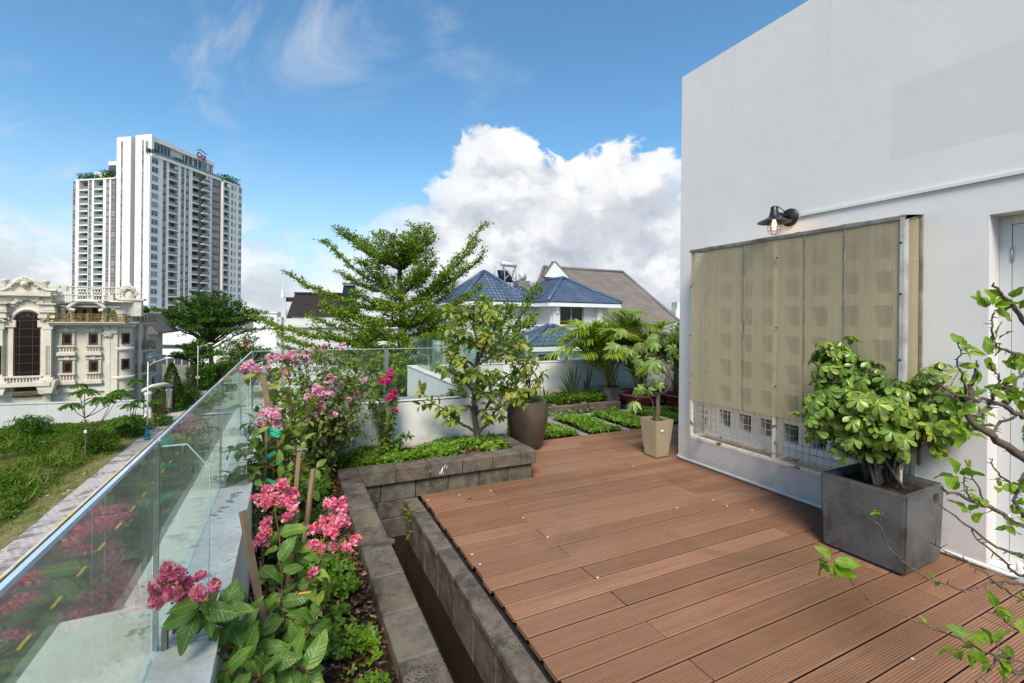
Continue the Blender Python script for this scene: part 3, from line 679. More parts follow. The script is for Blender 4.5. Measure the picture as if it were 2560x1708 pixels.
# ---- parapets
par1 = thing('parapet', (-0.29, 2, 0), 'weathered white parapet under the left glass balustrade above the street', 'parapet wall')
def at_origin(o, org):
    o.data.transform(Matrix.Translation(-Vector(org))); return o
b = MB(); b.box(-0.42, -0.16, -2.0, 4.70, -1.0, LZ - 0.012)
at_origin(b.build('wall', M['parapet'], par1), (-0.29, 2, 0))
def rough_top(nm, x0, x1, y0, y1, z, par, org, t=0.012):
    nx = max(3, int((x1 - x0) / 0.03)); ny = max(3, int((y1 - y0) / 0.03))
    X, Y = np.meshgrid(np.linspace(x0, x1, nx), np.linspace(y0, y1, ny))
    Z = np.full(X.shape, z) + rng.normal(0, 0.0016, X.shape)
    V = np.stack([X, Y, Z], -1).reshape(-1, 3); i = np.arange(nx * ny).reshape(ny, nx)
    F = np.stack([i[:-1, :-1], i[:-1, 1:], i[1:, 1:], i[1:, :-1]], -1).reshape(-1, 4)
    return mesh_np(nm, V - np.array(org), F, M['ledge'], par, smooth=True)
rough_top('ledge', -0.424, -0.156, -2.0, 4.70, LZ, par1, (-0.29, 2, 0))
b = MB(); b.box(-0.56, -0.421, -2.0, 1.69, -1.0, LZ - 0.004)
at_origin(b.build('pier', M['parapet'], par1), (-0.29, 2, 0))
par2 = thing('parapet', (0.9, 4.8, 0), 'white garden wall behind the small tree with glass on top', 'parapet wall')
b = MB(); b.box(-0.42, 2.236, 4.702, 4.95, -1.0, LZ - 0.012); at_origin(b.build('wall', M['parapet'], par2), (0.9, 4.8, 0))
rough_top('ledge', -0.42, 2.24, 4.699, 4.955, LZ + 0.001, par2, (0.9, 4.8, 0))
par3 = thing('parapet', (4.0, 7.5, 0), 'white far terrace wall behind the palms, turning the corner to the left', 'parapet wall')
FZ = 0.76
b = MB(); b.box(1.79, 7.4, 7.40, 7.64, -1.6, FZ - 0.01); b.box(1.79, 2.03, 4.957, 7.399, -1.6, FZ - 0.008)
at_origin(b.build('wall', M['parapet'], par3), (4, 7.5, 0))
b = MB(); b.box(1.78, 7.4, 7.39, 7.65, FZ - 0.008, FZ + 0.004); b.box(1.78, 2.04, 4.96, 7.388, FZ - 0.006, FZ + 0.005)
at_origin(b.build('ledge', M['ledge'], par3), (4, 7.5, 0))
# far-right terrace wall beyond the palms
b = MB(); b.box(7.15, 7.4, 3.9, 7.39, -0.9, FZ - 0.01)
tag(b.build('parapet', M['parapet']), 'white side wall at the right end of the far terrace behind palm fronds', 'parapet wall')

# ---- glass balustrades
T = 0.012
def pane(x0, x1, y0, y1, z0, z1, par, org, mat='glass'):
    b = MB(); b.box(x0, x1, y0, y1, z0, z1); return at_origin(b.build('glass_pane', M[mat], par), org)
balL = thing('glass_balustrade', (GX, 2, LZ), 'long clear glass balustrade with glass fins beside the street', 'balustrade'); oL = (GX, 2, LZ)
ZG = 1.236
fins = [0.21, 1.436, 2.67, 3.77]
ys = [-1.9] + fins + [4.785]
for a, c in zip(ys[:-1], ys[1:]):
    pane(GX - T / 2, GX + T / 2, a + 0.006, c - 0.006, LZ + 0.006, ZG - 0.006, balL, oL)
    b = MB(); b.prism([(GX - T / 2, ZG - 0.0058), (GX + T / 2, ZG - 0.0058), (GX + T / 2 - 0.002, ZG), (GX - T / 2 + 0.002, ZG)], a + 0.006, c - 0.006)
    at_origin(b.build('top_edge', M['glass_top'], balL), oL)
for y in fins:
    x0, x1 = GX + T / 2 + 0.002, -0.182
    poly = [(x0, LZ + 0.006), (x1, LZ + 0.006), (x1, 1.150), (x0 + 0.055, 1.218), (x0, 1.218)]
    b = MB(); b.prism(poly, y - 0.0038, y + 0.0038); f = at_origin(b.build('glass_fin', M['glass_clear'], balL), oL)
    b = MB()
    for p, q in zip(poly[1:-1], poly[2:]):
        b.bar((p[0], y, p[1]), (q[0], y, q[1]), 0.0016, 0.0078, up=(0, 1, 0))
    at_origin(b.build('polished_edge', M['glass_edge'], f), oL)
    b = MB(); b.box(GX - 0.0055, GX + 0.0055, y - 0.005, y + 0.005, LZ + 0.004, ZG - 0.012); at_origin(b.build('joint_strip', M['steel'], balL), oL)
    b = MB()
    for s in (-1, 1): b.box(GX + 0.014, GX + 0.026, y + s * 0.0075 - 0.002, y + s * 0.0075 + 0.002, LZ + 0.002, LZ + 0.06)
    at_origin(b.build('bracket', M['alu_dirty'], balL), oL)
    # small drain arch beside each fin
    b = MB(); b.tube([(-0.268, y + 0.06, LZ), (-0.268, y + 0.06, LZ + 0.035), (-0.255, y + 0.06, LZ + 0.05), (-0.225, y + 0.06, LZ + 0.05), (-0.212, y + 0.06, LZ + 0.035), (-0.212, y + 0.06, LZ)], 0.0035, 6)
    b.box(-0.265, -0.215, y + 0.061, y + 0.064, LZ + 0.002, LZ + 0.048)
    at_origin(b.build('drain_grille', M['alu_dirty'], balL), oL)
balB = thing('glass_balustrade', (0.9, 4.79, LZ), 'clear glass balustrade on the white wall behind the pink shrubs', 'balustrade'); oB = (0.9, 4.79, LZ)
xs = [-0.285, 0.905, 2.22]
for a, c in zip(xs[:-1], xs[1:]):
    pane(a + 0.008, c - 0.008, 4.784, 4.796, LZ + 0.008, ZG - 0.005, balB, oB)
    b = MB(); b.box(a + 0.008, c - 0.008, 4.785, 4.795, ZG - 0.0048, ZG); at_origin(b.build('top_edge', M['glass_edge'], balB), oB)
b = MB(); b.box(0.888, 0.922, 4.775, 4.783, LZ + 0.004, ZG); b.box(0.8985, 0.9115, 4.7835, 4.90, LZ + 0.004, ZG - 0.02); at_origin(b.build('steel_post', M['steel'], balB), oB)
b = MB(); b.box(-0.294, -0.279, 4.780, 4.80, LZ + 0.004, ZG); at_origin(b.build('corner_joint', M['steel'], balB), oB)
balF = thing('glass_balustrade', (3, 7.5, FZ), 'greenish glass balustrade round the far terrace in front of blue roof', 'balustrade'); oF = (3, 7.5, FZ)
xs = [1.91, 2.62, 3.30, 3.98, 4.85, 5.7, 6.6]
for a, c in zip(xs[:-1], xs[1:]):
    pane(a + 0.006, c - 0.006, 7.51, 7.522, FZ + 0.012, 1.245, balF, oF)
    b = MB(); b.box(c - 0.0055, c + 0.0055, 7.508, 7.60, FZ + 0.012, 1.25); at_origin(b.build('glass_fin', M['glass_edge'], balF), oF)
    b = MB(); b.box(c - 0.02, c + 0.02, 7.495, 7.535, FZ + 0.005, FZ + 0.05); at_origin(b.build('clamp', M['alu_dirty'], balF), oF)
ys = [5.05, 5.85, 6.65, 7.505]
for a, c in zip(ys[:-1], ys[1:]):
    pane(1.905, 1.917, a + 0.006, c - 0.006, FZ + 0.012, 1.245, balF, oF)
    b = MB(); b.box(1.918, 2.03, a - 0.005, a + 0.005, FZ + 0.012, 1.22); at_origin(b.build('glass_fin', M['glass_edge'], balF), oF)
    b = MB(); b.box(1.885, 1.935, a - 0.02, a + 0.02, FZ + 0.005, FZ + 0.05); at_origin(b.build('clamp', M['alu_dirty'], balF), oF)

# ---- far beds: pavers between ground cover, raised stone strip
beds = thing('garden_beds', (4.2, 6, 0), 'ground-level garden beds divided by grey paver strips behind the deck', 'garden bed'); gb = Vector((4.2, 6, 0))
for x in (3.62, 4.34, 5.06, 5.8):
    for i in range(3): block('paver_strip', x - 0.055, x + 0.055, 5.135 + 0.36 * i, 5.495 + 0.36 * i, -0.03, 0.004, beds, gb, 'paver')
x = 2.9
while x < 6.2: block('paver_strip', x, x + 0.6, 6.20, 6.31, -0.03, 0.006, beds, gb, 'paver'); x += 0.6
soil_sheet('bed_soil', 2.3, 6.9, 5.13, 6.46, -0.022, 0.006, 90, 40)
step = thing('raised_bed', (4.3, 6.6, 0), 'raised bed edged with grey stone along the far white wall', 'raised bed'); st_ = Vector((4.3, 6.6, 0))
x = 2.6
while x < 5.3: block('edge_stone', x, min(x + 0.45, 5.36), 6.46, 6.60, -0.03, 0.115, step, st_, 'basalt'); x += 0.45
for x in (4.02, 4.62): block('paver_strip', x - 0.05, x + 0.05, 6.605, 6.95, 0.05, 0.12, step, st_, 'paver')
soil_sheet('bed_soil', 2.05, 5.35, 6.58, 7.40, 0.085, 0.008, 60, 20)
b = MB(); b.box(5.36, 7.14, 7.33, 7.398, -0.03, 0.16); b.box(5.40, 6.9, 6.47, 6.56, -0.03, 0.03)
tag(b.build('wall_skirting', M['dark']), 'black skirting at foot of far wall behind the red-brown pots', 'skirting')

# ================================================================== BUILDING ON THE RIGHT
bld = thing('rooftop_building', (WX, 2, 0), 'tall pale grey painted rooftop building with door on the right', 'building'); oW = (WX, 2, 0)
HW = 4.32
b = MB()
DY0, DY1, DZ = 0.10, 1.305, 2.245        # door opening along y
# wall with a low breeze-block opening behind the cage and a door opening
VY0, VY1, VZ0, VZ1 = 1.78, 3.40, 0.42, 2.26
b.box(WX, WX + 0.22, VY1, 3.87, -0.05, HW)
b.box(WX, WX + 0.22, VY0, VY1, -0.05, VZ0); b.box(WX, WX + 0.22, VY0, VY1, VZ1, HW)
b.box(WX, WX + 0.22, DY1, VY0, -0.05, HW)
b.box(WX, WX + 0.22, DY0, DY1, DZ, HW); b.box(WX, WX + 0.22, -2.2, DY0, -0.05, HW)
b.box(WX + 0.221, 7.4, 3.65, 3.87, -0.05, HW); b.box(WX + 0.221, 7.4, -2.2, 3.649, 4.1, HW); b.box(WX + 0.221, 7.4, -2.2, -2.0, -0.05, 4.1)
b.box(7.18, 7.4, -1.99, 3.64, -0.05, 4.1)
wl = at_origin(b.build('wall', M['wall'], bld), oW)
# breeze blocks: a grid of square-holed blocks filling the opening
blk = MB(); sy_, sz_ = 0.2305, 0.262; hy_, hz_ = sy_ / 2 - 0.0008, sz_ / 2 - 0.0008; oy_, oz_ = 0.066, 0.084
blk.box(0, 0.16, -hy_, -oy_, -hz_, hz_); blk.box(0, 0.16, oy_, hy_, -hz_, hz_); blk.box(0.0003, 0.1597, -oy_, oy_, -hz_, -oz_); blk.box(0.0003, 0.1597, -oy_, oy_, oz_, hz_)
bb0 = None
for i in range(7):
    for j in range(7):
        loc = (0.03, VY0 + 0.003 + sy_ * (i + .5) - 2, VZ0 + 0.002 + sz_ * (j + .5))
        if VZ0 + sz_ * (j + 1) > VZ1 + 0.2: continue
        if bb0 is None: bb0 = blk.build('breeze_block', M['white'], bld); o = bb0
        else: o = copy_part(bb0, bld)
        o.location = loc
# door
b = MB(); x0, x1 = WX + 0.150, WX + 0.20
b.box(x0, x1, DY1 - 0.055, DY1 - 0.001, 0.0, DZ - 0.001); b.box(x0, x1, DY0 + 0.001, DY0 + 0.055, 0, DZ - 0.001); b.box(x0, x1, DY0 + 0.056, DY1 - 0.056, DZ - 0.055, DZ - 0.001)
at_origin(b.build('door_frame', M['door'], bld), oW)
dr = MB(); mid = (DY0 + DY1) / 2
leaf = None
for a, c in ((DY0 + 0.058, mid - 0.002), (mid + 0.002, DY1 - 0.058)):
    b = MB(); x0, x1 = WX + 0.158, WX + 0.195
    b.box(x0, x1, a, a + 0.085, 0.03, DZ - 0.058); b.box(x0, x1, c - 0.085, c, 0.03, DZ - 0.058)
    b.box(x0, x1, a + 0.086, c - 0.086, 0.03, 0.14); b.box(x0, x1, a + 0.086, c - 0.086, DZ - 0.145, DZ - 0.058)
    d = at_origin(b.build('door', M['door'], bld), oW)
    b = MB(); b.box(x0 + 0.014, x1 - 0.012, a + 0.084, c - 0.084, 0.138, DZ - 0.143); at_origin(b.build('door_panel', M['doorglass'], d), oW)
    for z in (0.25, 1.1, 1.95): b = MB(); b.tube([(x0 - 0.008, c + 0.002, z), (x0 - 0.008, c + 0.002, z + 0.09)], 0.008, 6); at_origin(b.build('hinge', M['alu'], d), oW)
b = MB(); b.box(WX + 0.02, WX + 0.21, DY0, DY1, -0.04, 0.028); at_origin(b.build('door_sill', M['white'], bld), oW)
# cable trunking, base pipe
b = MB(); b.bar((WX - 0.009, 2.50, 2.478), (WX - 0.009, -1.5, 2.470), 0.022, 0.017, up=(1, 0, 0)); at_origin(b.build('cable_trunking', M['pvc'], bld), oW)
b = MB()
pts = [(WX + 0.30, 3.885, 0.018), (WX + 0.06, 3.888, 0.018), (WX - 0.012, 3.872, 0.018), (WX - 0.020, 3.80, 0.018), (WX - 0.016, 1.4, 0.018), (WX - 0.016, 1.20, 0.018), (WX + 0.01, 1.17, 0.018), (WX + 0.03, 1.165, 0.05), (WX + 0.03, 1.165, 0.10)]
b.tube(pts, 0.016, 8); at_origin(b.build('base_pipe', M['pvc'], bld), oW)

# ---- security cage with polycarbonate sheets
CX, CY0, CY1, CZ0, CZ1, PZ = 3.785, 1.675, 3.485, 0.355, 2.28, 0.735
cage = thing('window_cage', (CX, 2.5, 0.4), 'rusty wire window cage sheeted with yellowed polycarbonate under the lamp', 'window cage'); oC = (CX, 2.5, 0.4)
b = MB()
w = 0.026
for x in (CX, WX - 0.014):
    for z in (CZ0, CZ1): b.bar((x, CY0, z), (x, CY1, z), w, w)
    for y in (CY0, CY1): b.bar((x, y, CZ0 + w / 2), (x, y, CZ1 - w / 2), w * 0.98, w * 0.98)
for y in (CY0, CY1, 2.58):
    for z in (CZ0, CZ1): b.bar((CX + w / 2, y, z), (WX - 0.014 - w / 2, y, z), w * 0.96, w * 0.96)
b.bar((CX, 2.58, CZ0 + w / 2), (CX, 2.58, CZ1 - w / 2), w * 0.97, w * 0.97)
at_origin(b.build('frame', M['rust'], cage), oC)
b = MB()
n = 33
for i in range(1, n):
    y = CY0 + (CY1 - CY0) * i / n; b.bar((CX - 0.003, y, CZ0), (CX - 0.003, y, CZ1), 0.0032)
z = CZ0 + 0.062
while z < CZ1:
    b.bar((CX + 0.001, CY0, z), (CX + 0.001, CY1, z), 0.0032); z += 0.062
for i in range(1, 4):
    x = CX + (WX - CX) * i / 4
    for y in (CY0 + 0.004, CY1 - 0.004): b.bar((x, y, CZ0), (x, y, CZ1), 0.003)
    b.bar((x, CY0, CZ0 + 0.003), (x, CY1, CZ0 + 0.003), 0.003)
z = CZ0 + 0.062
while z < CZ1:
    for y in (CY0 + 0.007, CY1 - 0.007): b.bar((CX, y, z), (WX - 0.01, y, z), 0.003)
    z += 0.062
m = at_origin(b.build('wire_mesh', M['wire'], cage), oC); m['kind'] = 'stuff'
seams = [CY1 + 0.006, 2.87, 2.32, 2.02, CY0 - 0.012]
for i, (a, c) in enumerate(zip(seams[:-1], seams[1:])):
    x = CX - 0.018 - 0.0015 * (i % 2); nb = 10; b = MB()
    vs = []
    for k in range(nb + 1):
        t = k / nb; yy = a + (c - a) * t + (0.012 if k == nb and i < 3 else 0)*-1
        vs += [(x - 0.004 * math.sin(t * math.pi) , yy, PZ + random.uniform(-.003, .003)), (x - 0.004 * math.sin(t * math.pi), yy, CZ1 + 0.005)]
    b.add(vs, [(2 * k, 2 * k + 1, 2 * k + 3, 2 * k + 2) for k in range(nb)])
    at_origin(b.build('polycarbonate_sheet', M['poly'], cage, fix=False), oC)
b = MB(); b.add([(CX - 0.016, CY0 - 0.018, CZ0 + 0.25), (WX - 0.002, CY0 - 0.018, CZ0 + 0.25), (WX - 0.002, CY0 - 0.018, CZ1 + 0.004), (CX - 0.016, CY0 - 0.018, CZ1 + 0.004)], [(0, 1, 2, 3)]); at_origin(b.build('end_sheet', M['poly'], cage), oC)
for y in seams[1:4]:
    b = MB(); b.box(CX - 0.027, CX - 0.0205, y - 0.004, y + 0.004, PZ, CZ1); at_origin(b.build('seam_strip', M['alu_dirty'], cage), oC)
b = MB(); b.box(CX - 0.032, CX - 0.0215, CY0 - 0.03, CY0 - 0.004, CZ0 + 0.24, CZ1 + 0.01); b.box(CX - 0.0214, CX + 0.02, CY0 - 0.032, CY0 - 0.0205, CZ0 + 0.24, CZ1 + 0.01)
at_origin(b.build('corner_angle', M['alu_worn'], cage), oC)
b = MB(); b.box(WX - 0.022, WX - 0.001, CY0 - 0.034, CY0 - 0.021, CZ0 + 0.2, CZ1 + 0.012); at_origin(b.build('wall_angle', M['alu_dirty'], cage), oC)
b = MB(); b.prism([(CX - 0.034, CZ1 + 0.004), (CX - 0.030, CZ1 - 0.022), (CX - 0.0275, CZ1 - 0.022), (CX - 0.028, CZ1 + 0.006), (WX - 0.002, CZ1 + 0.03), (WX - 0.002, CZ1 + 0.034)], CY0 - 0.036, CY1 + 0.02)
at_origin(b.build('top_flashing', M['alu_dirty'], cage), oC)
sc0 = None
for y, z in [(CY1 - 0.0, 0.9), (CY1, 1.4), (CY1, 1.9), (2.55, 1.0), (2.55, 1.5), (2.55, 2.1), (CY0 - 0.012, 0.9), (CY0 - 0.012, 1.3), (CY0 - 0.012, 1.75), (CY0 - 0.012, 2.1)]:
    if sc0 is None:
        b = MB(); b.lathe([(0.0, 0.006), (0.006, 0.005), (0.008, 0)], 8); sc0 = b.build('screw_cap', M['black'], cage); o = sc0
    else: o = copy_part(sc0, cage)
    o.location = (CX - 0.0325 - oC[0], y - oC[1], z - oC[2]); o.rotation_euler = (0, R(-90), 0)

# ---- wall lamp
LY, LZc = 2.60, 2.478
lamp = thing('wall_lamp', (WX, LY, LZc), 'black gooseneck barn wall lamp with lit filament bulb in wire guard', 'wall lamp')
b = MB(); b.lathe([(0.0, 0.03), (0.055, 0.028), (0.062, 0.02), (0.075, 0.018), (0.08, 0.006), (0.08, 0.0)], 28); o = b.build('backplate', M['black'], lamp); o.rotation_euler = (0, R(-90), 0)
b = MB(); b.tube([(-0.02, 0, 0), (-0.10, 0.0, 0.015), (-0.17, 0.0, 0.02)], 0.014, 8); b.tube([(-0.02, 0.01, 0.02), (-0.08, 0.012, 0.06), (-0.16, 0.012, 0.085), (-0.20, 0.0, 0.075)], 0.004, 6)
b.build('arm', M['black'], lamp)
sx = -0.215
b = MB(); b.lathe([(0.0, 0.075), (0.022, 0.074), (0.030, 0.062), (0.030, 0.028), (0.036, 0.024), (0.036, 0.0), (0.042, -0.004), (0.044, -0.018), (0.075, -0.034), (0.130, -0.062), (0.133, -0.066), (0.129, -0.066), (0.073, -0.040), (0.038, -0.024), (0.03, -0.02)], 36, (sx, 0, 0))
b.build('shade', M['black'], lamp)
def emat(name, col, s):
    m, n, out = new_mat(name); e = n.n('ShaderNodeEmission'); e.inputs[0].default_value = (*col, 1); e.inputs[1].default_value = s; n.link(e.outputs[0], out.inputs[0]); return m
M['filament'] = emat('glowing_filament', (1.0, 0.55, 0.16), 16.0)
b = MB()
for k in range(4):
    t = k * math.pi / 2; b.tube([(sx + 0.008 * math.cos(t), 0.008 * math.sin(t), -0.045), (sx + 0.012 * math.cos(t + .5), 0.012 * math.sin(t + .5), -0.095)], 0.0016, 4)
b.build('filament', M['filament'], lamp)
b = MB(); b.lathe([(0.012, -0.02), (0.014, -0.04), (0.024, -0.062), (0.030, -0.09), (0.027, -0.115), (0.015, -0.132), (0.0, -0.136)], 20, (sx, 0, 0)); b.build('bulb', M['glass_clear'], lamp)
b = MB()
for k in range(6):
    t = k * math.pi / 3; c, s = math.cos(t), math.sin(t)
    b.tube([(sx + 0.05 * c, 0.05 * s, -0.03), (sx + 0.05 * c, 0.05 * s, -0.135), (sx + 0.04 * c, 0.04 * s, -0.158), (sx + 0.012 * c, 0.012 * s, -0.172), (sx, 0, -0.173)], 0.0017, 5)
for z, r in ((-0.10, 0.051), (-0.135, 0.051)):
    b.tube([(sx + r * math.cos(2 * math.pi * k / 20), r * math.sin(2 * math.pi * k / 20), z) for k in range(21)], 0.0016, 5)
b.build('wire_guard', M['black'], lamp)
ld = bpy.data.lights.new('bulb_light', 'POINT'); ld.energy = 0.5; ld.color = (1, 0.62, 0.28); ld.shadow_soft_size = 0.02
lo = bpy.data.objects.new('bulb_light', ld); link(lo, lamp); lo.location = (sx, 0, -0.085)

# ================================================================== POTS
def square_pot(name, cx, cy, z0, b0, b1, h, wall, rz, mat, label, soil_drop=0.05, bev=0.012, cat='plant pot', b0y=None, b1y=None):
    t = thing(name, (cx, cy, z0), label, cat, rz=rz)
    b0y = b0y or b0; b1y = b1y or b1
    def ring(sx, sy, z): return [(-sx / 2, -sy / 2, z), (sx / 2, -sy / 2, z), (sx / 2, sy / 2, z), (-sx / 2, sy / 2, z)]
    vs = ring(b0, b0y, 0) + ring(b1, b1y, h) + ring(b1 - 2 * wall, b1y - 2 * wall, h) + ring(b1 - 2 * wall, b1y - 2 * wall, h - 0.12)
    fs = [(3, 2, 1, 0)]
    for k in range(3):
        for i in range(4): fs.append((k * 4 + i, k * 4 + (i + 1) % 4, k * 4 + 4 + (i + 1) % 4, k * 4 + 4 + i))
    MB().add(vs, fs).build('body', mat, t, bevel=bev, seg=2)
    s = b1 - 2 * wall - 0.002; sy = b1y - 2 * wall - 0.002; n = 10
    X, Y = np.meshgrid(np.linspace(-s / 2, s / 2, n), np.linspace(-sy / 2, sy / 2, n)); Z = h - soil_drop + rng.normal(0, 0.004, X.shape)
    i = np.arange(n * n).reshape(n, n); F = np.stack([i[:-1, :-1], i[:-1, 1:], i[1:, 1:], i[1:, :-1]], -1).reshape(-1, 4)
    mesh_np('soil', np.stack([X, Y, Z], -1).reshape(-1, 3), F, M['soil'], t)
    return t
def round_pot(name, cx, cy, z0, prof, mat, label, soil_r, soil_z):
    t = thing(name, (cx, cy, z0), label, 'plant pot')
    MB().lathe(prof, 40).build('body', mat, t)
    b = MB(); b.lathe([(0.0, soil_z + 0.015), (soil_r * 0.6, soil_z + 0.008), (soil_r, soil_z)], 24); b.build('soil', M['soil'], t)
    return t
pot1 = square_pot('square_planter', 3.61, 1.705, 0.008, 0.475, 0.50, 0.50, 0.028, R(1.2), M['potgrey'], 'large dark grey cement cube planter holding the umbrella plant beside the wall', 0.06, 0.018)
b = MB(); b.box(0.10, 0.155, -0.2535, -0.2495, 0.40, 0.45); b.build('maker_plate', M['black'], pot1)
b = MB()
for sx in (-1, 1):
    for sy in (-1, 1): b.box(sx * 0.17 - 0.02, sx * 0.17 + 0.02, sy * 0.17 - 0.02, sy * 0.17 + 0.02, -0.009, 0.004)
b.build('foot', M['black'], pot1)
pot2 = square_pot('tapered_planter', 3.815, 4.02, 0.0, 0.185, 0.268, 0.43, 0.014, R(0.5), M['pottan'], 'tapered glazed beige planter standing on the deck near the wall corner', 0.035, 0.006)
b = MB(); b.lathe([(0.0, 0.0035), (0.018, 0.003), (0.02, 0.0)], 14); o = b.build('sticker', M['white'], pot2); o.location = (-0.033, -0.1245, 0.312); o.rotation_euler = (R(84.5), 0, 0); o.scale = (1.0, 0.8, 1)
b = MB(); b.box(-0.094, 0.094, -0.094, 0.094, -0.001, 0.016); b.build('dirty_foot', M['urn'], pot2)
urn = round_pot('tall_urn', 2.62, 4.93, 0.0, [(0.0, 0.0), (0.155, 0.0), (0.165, 0.008), (0.195, 0.10), (0.225, 0.22), (0.243, 0.34), (0.248, 0.44), (0.240, 0.52), (0.226, 0.565), (0.222, 0.575), (0.210, 0.577), (0.202, 0.57), (0.204, 0.50), (0.21, 0.44)], M['urn'], 'tall dark brown glazed urn at the end of the white wall', 0.206, 0.515)
pot3 = square_pot('square_planter', 5.30, 6.78, 0.10, 0.30, 0.31, 0.24, 0.02, R(-16), M['potgrey'], 'small grey cube planter with the tallest palm by the far wall', 0.03, 0.006)
bowl = round_pot('round_bowl', 5.68, 6.45, 0.02, [(0.0, 0.0), (0.17, 0.0), (0.20, 0.02), (0.27, 0.09), (0.315, 0.165), (0.325, 0.19), (0.355, 0.20), (0.36, 0.215), (0.355, 0.228), (0.32, 0.228), (0.31, 0.20), (0.30, 0.17)], M['terra'], 'wide glossy red-brown bowl pot with a palm', 0.305, 0.195)
pot5 = round_pot('plastic_pot', 6.34, 6.16, 0.0, [(0.0, 0.0), (0.20, 0.0), (0.21, 0.01), (0.265, 0.185), (0.275, 0.19), (0.28, 0.195), (0.305, 0.20), (0.31, 0.235), (0.30, 0.24), (0.275, 0.238), (0.27, 0.20)], M['terra'], 'dull red plastic pot at wall edge right of the bowl', 0.272, 0.21)

# ================================================================== PLANT HELPERS
def wavy_leaf(seed, n=9):
    r = np.random.default_rng(seed); st = [(0, 0)] + [(t, .285 * math.sin(math.pi * t ** .8) ** .75 * (1 - .12 * t)) for t in np.linspace(.08, .94, n)] + [(1, 0)]
    v, f = leaf_template(st, .30, .34); w = np.abs(v[:, 0]) > 1e-3; v[w, 2] += .045 * np.sin(v[w, 1] * 13 + np.sign(v[w, 0]) * 1.1 + seed) ; v[:, 0] += .05 * np.sin(v[:, 1] * 2.4 + seed); return v, f
LEAF_OVX = wavy_leaf(1)
def leaf_mesh(name, tpl, mat):
    me = bpy.data.meshes.new(name); me.from_pydata(tpl[0].tolist(), [], tpl[1].tolist()); me.materials.append(mat)
    me.polygons.foreach_set('use_smooth', [True] * len(me.polygons)); return me
def mat4(pos, rot, s):
    m = Matrix([[rot[i][j] * s for j in range(3)] + [pos[i]] for i in range(3)] + [[0, 0, 0, 1]]); return m
def leaf_objs(parent, mesh, pos, rot, scale, name='leaf', meshes=None):
    inv = Matrix.Translation(-parent.location)
    for i in range(len(pos)):
        o = bpy.data.objects.new(name, meshes[i % len(meshes)] if meshes else mesh); COL.objects.link(o); o.parent = parent
        o.matrix_local = inv @ mat4(pos[i], rot[i], float(scale[i]))
def stems(parent, name, paths, mat, n=6):
    """paths: list of (points, r0, r1)"""
    b = MB()
    for pts, r0, r1 in paths:
        k = len(pts); b.tube(pts, [r0 + (r1 - r0) * i / (k - 1) for i in range(k)], n)
    o = b.build(name, mat, parent, fix=False); o.data.transform(Matrix.Translation(-parent.location)); return o
def smooth_path(pts, sub=4, jit=0.0):
    P = [Vector(p) for p in pts]; out = []
    for i in range(len(P) - 1):
        p0, p1, p2, p3 = P[max(i - 1, 0)], P[i], P[i + 1], P[min(i + 2, len(P) - 1)]
        for k in range(sub):
            t = k / sub
            out.append(0.5 * ((2 * p1) + (p2 - p0) * t + (2 * p0 - 5 * p1 + 4 * p2 - p3) * t * t + (3 * p1 - p0 - 3 * p2 + p3) * t ** 3))
    out.append(P[-1])
    if jit: out = [out[0]] + [p + Vector(rng.normal(0, jit, 3)) for p in out[1:-1]] + [out[-1]]
    return out
def along(path, n, t0=0.0, t1=1.0):
    """n sample points with tangents"""
    P = np.array([tuple(p) for p in path]); d = np.linalg.norm(np.diff(P, axis=0), axis=1); c = np.concatenate([[0], np.cumsum(d)])
    s = np.linspace(t0, t1, n) * c[-1]; pos = np.stack([np.interp(s, c, P[:, k]) for k in range(3)], 1)
    e = 1e-3 * c[-1]; q = np.stack([np.interp(np.minimum(s + e, c[-1]), c, P[:, k]) - np.interp(np.maximum(s - e, 0), c, P[:, k]) for k in range(3)], 1)
    return pos, q / (np.linalg.norm(q, axis=1, keepdims=True) + 1e-9)
def joined(parent, name, tpl, pos, rot, scale, mat, smooth=True):
    V, F = scatter(tpl, pos, rot, scale); V = V - np.array(parent.location)
    o = mesh_np(name, V, F, mat, parent, smooth); o['kind'] = 'stuff'; return o
